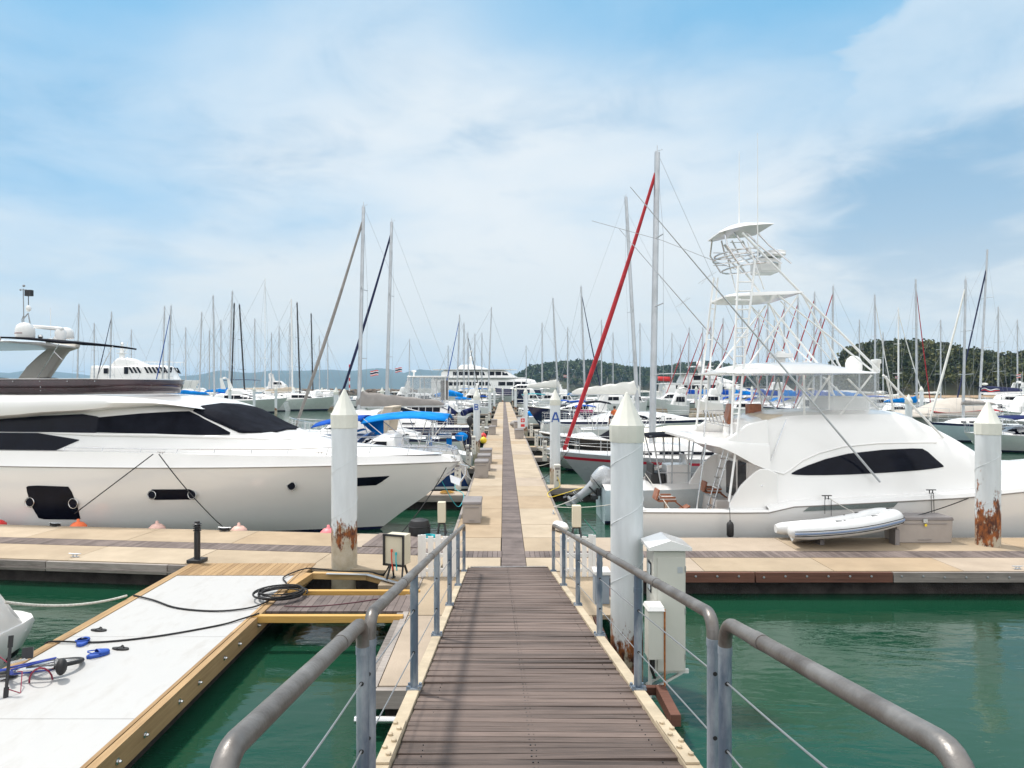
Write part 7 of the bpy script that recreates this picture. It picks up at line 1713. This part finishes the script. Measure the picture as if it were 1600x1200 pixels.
def trawler(t, L, B, g):
    zt = 4.92
    MB().bx(L*.12, L*.66, -B*.36, B*.36, zt, zt+.10).build('hardtop', white, t, bev=.04)
    mb = MB()
    for x in (.13, .30, .48, .65):
        for s in (1, -1): mb.tube([(x*L, s*B*.34, 2.7), (x*L, s*B*.34, zt)], .04, 6)
    mb.build('hardtop_post', white, t)
    cl = M('clear_vinyl', (.55, .58, .60), .12)
    for s in (1, -1): MB().grid([[(lerp(.15, .80 if z < 3 else .66, k/6)*L, s*B*.35, z) for z in (2.6, 4.9)] for k in range(7)]).build('side_curtain', cl, t)
    MB().grid([[(L*.80, y*B*.33, 2.6), (L*.66, y*B*.33, 4.9)] for y in (-1, -.3, .3, 1)]).build('front_curtain', cl, t)
    MB().bx(L*.13, L*.24, -B*.37, -B*.33, 3.1, 4.7).build('grey_side_panel', greycloth, t)
    MB().lathe([(.06, 0), (.06, .3), (.2, .35), (.2, .45), (0, .5)], (L*.60, 0, zt+.1), 10).build('light_dome', white, t)
    MB().grid([[(lerp(-.1, 3.2, k/6), y*1.6, 3.1+.1*math.sin(math.pi*k/6)-.25*abs(y)**2-.9*(1-k/6)**3) for y in (-1, -.5, 0, .5, 1)] for k in range(7)]).build('aft_canopy', navycloth, t, thick=.02)
    mb = MB().tube([(-1.7, -1.5, 2.15), (-1.7, 1.5, 2.15)], .24, 12).tube([(-.7, -1.5, 2.15), (-.7, 1.5, 2.15)], .24, 12).tube([(-1.7, -1.5, 2.15), (-1.2, -1.95, 2.3), (-.7, -1.5, 2.15)], .22, 12); mb.build('stern_dinghy', navycloth, t, smooth=60)
    MB().tube([(1.9, -B*.45, 2.3), (1.4, -B*.45, 2.34), (.4, -B*.45, 2.2)], .10, 8).build('red_roll', redcloth, t)
    for x in (6, 9.5): MB().lathe([(0, -.3), (.12, -.25), (.12, .25), (0, .3)], (x, -B*.5-.1, 1.5), 10).build('side_fender', white, t)
MBT(603, 712, 54, -1, 'navy hulled trawler yacht with clear curtained pilothouse and navy stern dinghy', F=2.05, B=4.2, hull=navy, tiers=((.10, .84, 2.05, 2.75, .78, .15, .02, ((.2, .7, .3, .8, 5),)),), rise=.55, rake=.8, extra=trawler, name='trawler_yacht', edge=white)
MBT(640, 728, 72, -1, 'white motor boat with a turquoise blue sail cover left of pile B', F=1.6, tiers=((.2, .75, 1.6, 2.5, .8, .25, .02, ((.3, .62, .3, .8, 3),)),), extra=lambda t, L, B, g: MB().tube([(.3, 0, 3.3), (L*.28, 0, 3.55), (L*.55, 0, 3.3)], [.18, .36, .15], 10).build('blue_sail_cover', bluecloth, t, smooth=60))
MBT(688, 735, 84, -1, 'small white boat with blue tarpaulin just left of the lettered pile B', F=1.3, bim=(.1, .5, 2.9, bluecloth), tiers=((.4, .85, 1.3, 2.0, .8, .3, .02, ((.5, .7, .3, .8, 2),)),))
MBT(694, 737, 47, -1, 'small white open boat with grey cover next to pile B', F=.9, B=2, rails=False, tiers=((.3, .8, .9, 1.3, .7, .3, .05, ()),))
MBT(700, 738, 34.6, -1, 'little white tender with raised bow right of the blue bimini boat', F=.75, B=1.7, rails=False, rise=.5)
MBT(748, 768, 60, -1, 'grey inflatable boat moored between two piles left of the pier', F=.6, B=1.8, hull=tube_grey, deck=tube_grey, rails=False)
MBT(735, 765, 102, -1, 'tiny white boat beyond pile B with a blue rolled canopy', F=1.2, bim=(.1, .6, 2.8, bluecloth2))
# far left row of white boats, bows to the right
MBT(325, 449, 112, 1, 'white sportfishing boat with pale hull, nearest in the far left row', F=1.95, hull=greenhull, rise=.25, tiers=((.12, .70, 1.95, 3.1, .8, .25, .02, ((.25, .60, .3, .8, 3),)), (.25, .52, 3.1, 3.9, .6, .10, .02, ())), arch=(.25, 3.9, 5.6, white), radar=True)
MBT(430, 527, 124, 1, 'white hulled boat with flared bow, right of the far left sportfisher', F=2.0, hull=greenhull, rise=.3, tiers=((.15, .75, 2.0, 3.0, .8, .25, .02, ((.3, .62, .3, .8, 3),)),))
MBT(424, 482, 136, 1, 'green grey hulled boat with tan boom roll in the far left row', F=2.0, hull=greenhull, tiers=((.2, .7, 2.0, 2.9, .8, .2, .02, ((.3, .6, .3, .8, 2),)),), extra=lambda t, L, B, g: MB().tube([(0, 0, 3.4), (L*.5, 0, 3.6)], .35, 8).build('tan_roll', beigecloth, t))
MBT(478, 500, 142, -1, 'stern on white catamaran hull at the end of the left row', F=2.2, B=6, hull=greenhull, tiers=((.1, .8, 2.2, 3.4, .8, .2, .02, ()),))
MBT(500, 521, 146, -1, 'second stern on white catamaran hull at the end of the left row', F=2.1, B=6, hull=greenhull, tiers=((.1, .8, 2.1, 3.2, .8, .2, .02, ()),))
MBT(412, 470, 172, 1, 'white flybridge yacht with tall superstructure beyond the far left row', F=2.4, tiers=((.08, .80, 2.4, 4.4, .88, .22, .02, ((.18, .66, .35, .75, 4),)), (.15, .62, 4.4, 5.8, .72, .15, .02, ((.3, .52, .4, .8, 2),))), arch=(.25, 5.6, 7.6, white), radar=True)
MBT(470, 520, 180, -1, 'low white motor yacht beyond the catamaran sterns', F=2.0, tiers=((.1, .7, 2, 3.6, .85, .2, .02, ((.2, .6, .3, .75, 4),)),))
MBT(340, 408, 165, 1, 'white motor yacht with long dark blue awning beyond the left masts', F=2.2, tiers=((.1, .75, 2.2, 3.9, .85, .2, .02, ((.2, .6, .3, .75, 4),)),), bim=(.1, .95, 6.0, navycloth))
MBT(276, 330, 118, 1, 'white cruiser with dark side windows right of the patrol ship', F=1.8, tiers=((.1, .75, 1.8, 3.1, .85, .3, .02, ((.2, .6, .35, .8, 3),)), (.2, .55, 3.1, 3.9, .6, .12, .02, ())), )
MBT(85, 150, 130, 1, 'white motor yacht behind the radar arch at far left', F=2.2, tiers=((.1, .75, 2.2, 4.2, .85, .2, .02, ((.2, .62, .3, .75, 4),)), (.2, .55, 4.2, 5.4, .6, .12, .02, ())))
MBT(532, 600, 150, 1, 'low white boat in front of the breakwater between the tall left masts', F=1.4, tiers=((.3, .7, 1.4, 2.2, .8, .2, .02, ()),))
def patrol(t, L, B, g):
    zt = 8.6
    for k in range(10):
        if k == 3: continue
        x = L*(.42+k*.036); 
        for s in (1, -1): MB().slab([(x, s*(B*.44+.01), 7.5), (x+.45, s*(B*.44+.01), 7.5), (x-.35, s*(B*.44+.01), 8.9), (x-.8, s*(B*.44+.01), 8.9)], .08).build('slanted_window', darkglass, t)
    MB().tube([(L*.26, 0, 10.3), (L*.26, 0, 14.2)], [.75, .28], 10).box((L*.26, 0, 13.0), (2.6, .3, .15)).box((L*.26, 0, 12.2), (1.8, 1.8, .12)).lathe([(.35, 0), (.4, .3), (0, .6)], (L*.26, 0, 14.2), 10).tube([(L*.28, .5, 12), (L*.30, .6, 14.8)], .06, 5).build('radar_mast', white, t)
    for k in range(16): 
        pass
    mb = MB()
    for s in (1, -1):
        mb.tube([(L*.40, s*B*.42, 10.2), (L*.80, s*B*.42, 10.2)], .05, 5)
        for k in range(12): mb.tube([(L*(.40+k*.036), s*B*.42, 9.3), (L*(.40+k*.036), s*B*.42, 10.2)], .04, 4)
    mb.build('deck_rail', white, t)
    MB().bx(L*.16, L*.20, -B*.46, -B*.43, 7.4, 8.6).bx(L*.35, L*.385, -B*.46, -B*.43, 7.3, 8.9).build('side_door', darkglass, t)
MBT(148, 312, 160, 1, 'large white patrol ship with slanted black side windows and tall radar mast', F=5.6, B=7, name='patrol_ship', cat='ship', group=None, tiers=((.04, .80, 5.6, 9.3, .90, .10, .0, ((.70, .76, .55, .9, 2),)), (.20, .52, 9.3, 11.0, .55, .16, .05, ())), extra=patrol, rails=False, hull=white, rise=.05)
MBT(250, 285, 135, 1, 'dark green hulled yacht bow showing behind the smoked windscreen', F=4.4, hull=M('dark_green_gelcoat', (.012, .05, .04), .3), rails=False, rise=.3)
# superyachts
def sy_end(t, L, B, g):
    for (z, a, b, w) in ((7.1, .02, .74, .50), (9.6, .10, .68, .46)):
        MB().add(*((lambda P_: ([(x*L, s*w*B*f, zz) for zz in (z, z+.22) for x, f, s in P_], [tuple(range(len(P_)))[::-1], tuple(range(len(P_), 2*len(P_)))]+[(i, (i+1) % len(P_), len(P_)+(i+1) % len(P_), len(P_)+i) for i in range(len(P_))]))([(a, .9, -1), (b-.14, 1, -1), (b-.04, .6, -1), (b, 0, 1), (b-.04, .6, 1), (b-.14, 1, 1), (a, .9, 1)]))).build('overhanging_deck', white, t, smooth=0)
    MB().tube([(L*.36, 0, 10), (L*.355, 0, 15.2)], [.5, .15], 8).ball((L*.36, .0, 13.2), .7, 12).ball((L*.36, 0, 15.4), .4, 10).box((L*.36, 0, 14.2), (.3, 2.6, .12)).build('mast_and_domes', white, t)
    mb = MB()
    for k in range(14): mb.tube([(L*(.02+k*.022), -B*.45, 4.7), (L*(.02+k*.022), -B*.45, 5.7)], .05, 4)
    mb.tube([(L*.02, -B*.45, 5.7), (L*.31, -B*.45, 5.7)], .05, 4); mb.build('deck_rail', steel, t)
MBT(655, 880, 212, 1, 'white superyacht with stacked decks lying across the end of the pier', F=3.9, B=8.5, name='superyacht', cat='superyacht', group=None, hull=white, tiers=((.10, .86, 3.9, 6.9, .94, .10, .0, ((.20, .50, .30, .68, 7), (.55, .76, .30, .68, 4))), (.16, .70, 6.9, 9.6, .80, .12, .02, ((.24, .46, .38, .8, 6), (.48, .62, .38, .8, 3))), (.26, .50, 9.6, 11.2, .6, .12, .04, ())), extra=sy_end, rails=False, rise=.15, rake=7)
MBT(772, 846, 185, -1, 'navy hulled motor yacht moored before the superyacht at the pier end', F=3.6, B=5.5, hull=navy, rowm=[0, 0, 1, 1, 1, 1, 1], tiers=((.2, .7, 3.6, 5.0, .8, .2, .02, ((.3, .6, .3, .8, 4),)),), rise=.15, group=None, name='motor_yacht', cat='yacht')
def sy_right(t, L, B, g):
    MB().bx(L*.10, L*.36, -B*.42, B*.42, 7.15, 7.3).bx(L*.02, L*.30, -B*.44, B*.44, 4.9, 5.1).build('overhanging_deck', white, t)
    MB().slab([(L*.40, B*.3, 7.0), (L*.52, B*.3, 7.0), (L*.42, B*.3, 8.8), (L*.37, B*.3, 8.8)], .3).slab([(L*.40, -B*.3, 7.0), (L*.52, -B*.3, 7.0), (L*.42, -B*.3, 8.8), (L*.37, -B*.3, 8.8)], .3).bx(L*.30, L*.46, -B*.36, B*.36, 8.7, 8.9).ball((L*.40, .9, 9.5), .55, 12).ball((L*.36, -.9, 9.5), .55, 12).tube([(L*.38, 0, 9), (L*.38, 0, 12.5)], .08, 6).box((L*.39, 0, 10.6), (.2, 1.8, .15)).build('radar_arch', white, t)
    MB().grid([[(lerp(.02, .12, k/4)*L, -B*.4, lerp(5.6, 6.6, v)-.02*k) for v in (0, 1)] for k in range(5)]).build('red_ensign', redbuoy, t, thick=.02)
MBT(1019, 1216, 152, 1, 'white superyacht with long curved black windows behind the charter fleet', F=3.1, B=7.2, name='superyacht', cat='superyacht', group=None, hull=white, tiers=((.08, .80, 3.1, 5.2, .94, .22, .0, ((.16, .40, .35, .75, 4), (.42, .72, .30, .80, 1))), (.22, .66, 5.2, 7.2, .82, .24, .03, ((.30, .60, .30, .80, 1),))), extra=sy_right, rise=.3)
MBT(1012, 1075, 118, -1, 'white motor cruiser with small radar mast, left of the charter fleet', F=1.9, tiers=((.15, .75, 1.9, 3.2, .85, .25, .02, ((.25, .62, .35, .8, 3),)),), arch=(.25, 3.2, 4.6, white))
MBT(1130, 1175, 82, -1, 'white cabin boat with pale cream cover under the charter masts', F=1.5, tiers=((.2, .75, 1.5, 2.4, .85, .25, .02, ((.3, .6, .35, .8, 2),)),))
MBT(1190, 1262, 140, 1, 'white motor yacht seen through the curtains beyond the charter fleet', F=2.2, tiers=((.1, .8, 2.2, 4.0, .9, .2, .02, ((.2, .65, .35, .8, 5),)), (.2, .6, 4.0, 5.2, .7, .15, .02, ())))
MBT(1262, 1345, 108, -1, 'white ferry like boat with blue hull band seen through the clear curtains', F=1.9, hull=white, stripe=blue_s, rowm=[0, 0, 2, 2, 1, 1, 1], tiers=((.1, .85, 1.9, 3.6, .9, .1, .02, ((.15, .75, .35, .75, 8),)),))
def covered(t, L, B, g):
    MB().grid([[(lerp(.2, L*.97, k/10), y*B*.5*(1-.5*max(0, k/10-.6)), lerp(1.5, 2.1+1.15*math.sin(min(1, .25+k/9)*math.pi)**.8, (1-abs(y)**2.0)**.7 if abs(y) < 1 else 0)) for y in (-1, -.9, -.6, -.2, .2, .6, .9, 1)] for k in range(11)]).build('canvas_cover', M('stone_canvas', (.46, .42, .37), .9, var=.06, bump=.3, bscale=3), t, smooth=60, thick=.02)
    MB().grid([[(lerp(-.6, 5.5, k/6), y*B*.46, 2.25+.1*math.sin(k)-.25*abs(y)**2) for y in (-1, -.5, 0, .5, 1)] for k in range(7)]).build('red_canopy', redcloth, t, smooth=60, thick=.02)
MBT(1385, 1535, 62, -1, 'motor boat under stone coloured canvas with a long red canopy', F=1.6, B=4.0, hull=tube_grey, extra=covered, rails=True)
MBT(1506, 1700, 44, -1, 'white boat with big navy canopy right of the rusted pile', F=1.0, B=3.6, bim=(.30, .75, 2.2, navycloth), tiers=((.35, .80, 1.0, 1.6, .8, .25, .02, ((.45, .7, .3, .8, 2),)),), extra=lambda t, L, B, g: MB().ball((L*.72, -B*.55, .55), .33, 14).build('ball_fender', white, t, smooth=60))
MBT(1545, 1690, 57, -1, 'grey inflatable tender and canvas covered hull behind the rusted right pile', F=1.2, B=3, hull=tube_grey, tiers=((.2, .7, 1.2, 2.3, .8, .2, .05, ()),))
MBT(1370, 1440, 78, 1, 'low grey boat with rolled canopy beyond the sportfisher foredeck', F=1.3, hull=greyhull, tiers=((.2, .7, 1.3, 2.1, .8, .2, .05, ((.3, .6, .3, .8, 2),)),))
MBT(640, 700, 96, 1, 'white motor boat with upright cabin under the blue jib stay', F=1.7, tiers=((.15, .7, 1.7, 3.3, .85, .2, .02, ((.25, .6, .4, .8, 3),)),))
MBT(905, 985, 104, -1, 'white motor boat behind the thick white boom cover, under the headland', F=1.7, tiers=((.15, .7, 1.7, 3.0, .85, .2, .02, ((.25, .6, .4, .8, 3),)),))
# long pier across the harbour on the left and right that the far rows lie on
for X0, X1, Yp in ((-75, -30, 128), (26, 60, 118), (26, 46, 95)):
    MB_ = MB().bx(X0, X1, Yp-.9, Yp+.9, -.2, .5); struct(MB_.build('far_pier', conc[0], smooth=0))
t = thing('channel_marker', 'thin red and white banded marker pole on the breakwater', 'marker pole', (P(546, 0, 430).x, 430, 0))
for k in range(8): MB().tube([(0, 0, 2+k*2.1), (0, 0, 2+(k+1)*2.1)], .42, 8).build('band', redbuoy if k % 2 else white, t)

MORE = ((283, 312, 190, 1, 'small white yacht in the gap right of the patrol ship stern'), (300, 345, 205, 1, 'white motor yacht under the thin mast between patrol ship and mast group'), (322, 352, 150, -1, 'white cabin boat tight behind the first tall left mast'),
 (372, 412, 150, 1, 'white boat partly hidden by the royal blue sail cover'), (392, 440, 200, -1, 'white yacht beyond the two black masts'), (441, 478, 160, 1, 'white cruiser right of the flybridge yacht on the left'), (448, 500, 215, 1, 'faint distant white yacht below the blue hills'),
 (500, 530, 190, -1, 'small distant white boat left of the breakwater end'), (570, 606, 120, -1, 'low white boat between the two tall left masts'), (608, 640, 110, -1, 'white boat right behind the second tall left mast'), (628, 668, 140, 1, 'white boat left of the superyacht stern'),
 (668, 700, 130, 1, 'white cabin boat beneath the superyacht stern rail'), (700, 735, 150, -1, 'white cruiser under the mast cluster'), (716, 748, 118, -1, 'small white cruiser below the black jib'), (741, 764, 134, -1, 'little white boat between pile B and the pier end'),
 (822, 850, 130, 1, 'little white boat right of the pier end piles'), (842, 880, 112, 1, 'white boat below the sloping white boom cover'), (872, 905, 124, 1, 'white boat left of the red jib under the headland'), (930, 960, 128, 1, 'white boat under the navy jib foot'), (985, 1012, 100, 1, 'white boat seen between the leaning mast and the tall mast'),
 (1040, 1075, 100, -1, 'pale low boat before the superyacht stern on the right'), (1085, 1128, 96, -1, 'white boat with cream awning under the charter masts'), (1236, 1275, 78, -1, 'white cabin boat behind the left flybridge curtain'), (1290, 1330, 92, -1, 'white boat behind the middle flybridge curtain'), (1345, 1385, 100, -1, 'white boat by the hardtop front edge under the wooded hill'),
 (1536, 1600, 92, -1, 'white boat low before the beach at the far right'), (1560, 1640, 66, -1, 'white cabin boat at the right photo edge before the hill'))
rq = random.Random(11)
for i, (a, b, Y, d, lb) in enumerate(MORE):
    h = rq.uniform(1.4, 2.1); k = rq.uniform(.18, .28); v = i % 4
    tr = [(.12, .78, h, h+rq.uniform(1.0, 1.7), .86, k, .02, ((.2, .6, .35, .8, 3),))]
    if v in (1, 3): tr.append((.2, .52, tr[0][3], tr[0][3]+.9, .62, .12, .02, ()))
    MBT(a, b, Y, d, lb, F=h, tiers=tuple(tr), arch=(.22, tr[0][3], tr[0][3]+1.6, white) if v == 1 else None, radar=v == 1, bim=(.05, .45, tr[-1][3]+.9, (whitecloth, bluecloth2, beigecloth, navycloth)[v]) if v in (0, 2) else None, hull=(palehull, white, greenhull, palehull)[v])
for a in ((147, 505, 150, -1, 'faint distant mast behind the patrol ship radar mast', dict()), (205, 515, 170, -1, 'short faint mast between radar mast and blue jib', dict()), (290, 512, 165, -1, 'thin distant mast left of the first mast of the left group', dict()),
          (345, 500, 160, 1, 'thin brownish distant mast inside the left group', dict()), (398, 498, 165, -1, 'thin distant mast between the second black mast and white mast', dict()), (436, 510, 170, -1, 'thin distant mast right of the flybridge yacht', dict()), (512, 530, 175, 1, 'tiny distant mast at the start of the breakwater', dict()),
          (640, 530, 170, 1, 'tiny distant mast right of the two flags', dict()), (700, 540, 180, -1, 'tiny distant mast at the superyacht stern', dict()), (753, 520, 175, 1, 'thin distant mast before the superyacht superstructure', dict()), (822, 540, 190, -1, 'tiny distant mast right of the superyacht', dict()),
          (940, 500, 140, 1, 'thin mast between the navy jib and the leaning mast', dict()), (958, 520, 160, 1, 'shorter thin mast left of the leaning mast', dict()), (1000, 505, 150, -1, 'thin distant mast between leaning mast and tall mast', dict()), (1050, 520, 160, -1, 'thin distant mast right of the tallest mast', dict()),
          (1343, 500, 130, -1, 'thin distant mast above the hardtop dome', dict()), (1380, 520, 140, 1, 'short distant mast before the left part of the wooded hill', dict()), (1470, 500, 130, 1, 'thin mast in the gap right of the slanting red jib', dict()), (1560, 480, 110, -1, 'thin mast right of the catamaran boom', dict()), (1590, 500, 120, 1, 'thin mast at the right photo edge before the hill', dict())):
    SB(a[0], 610, a[1], a[2], a[3], a[4], hull=greenhull, **a[5])
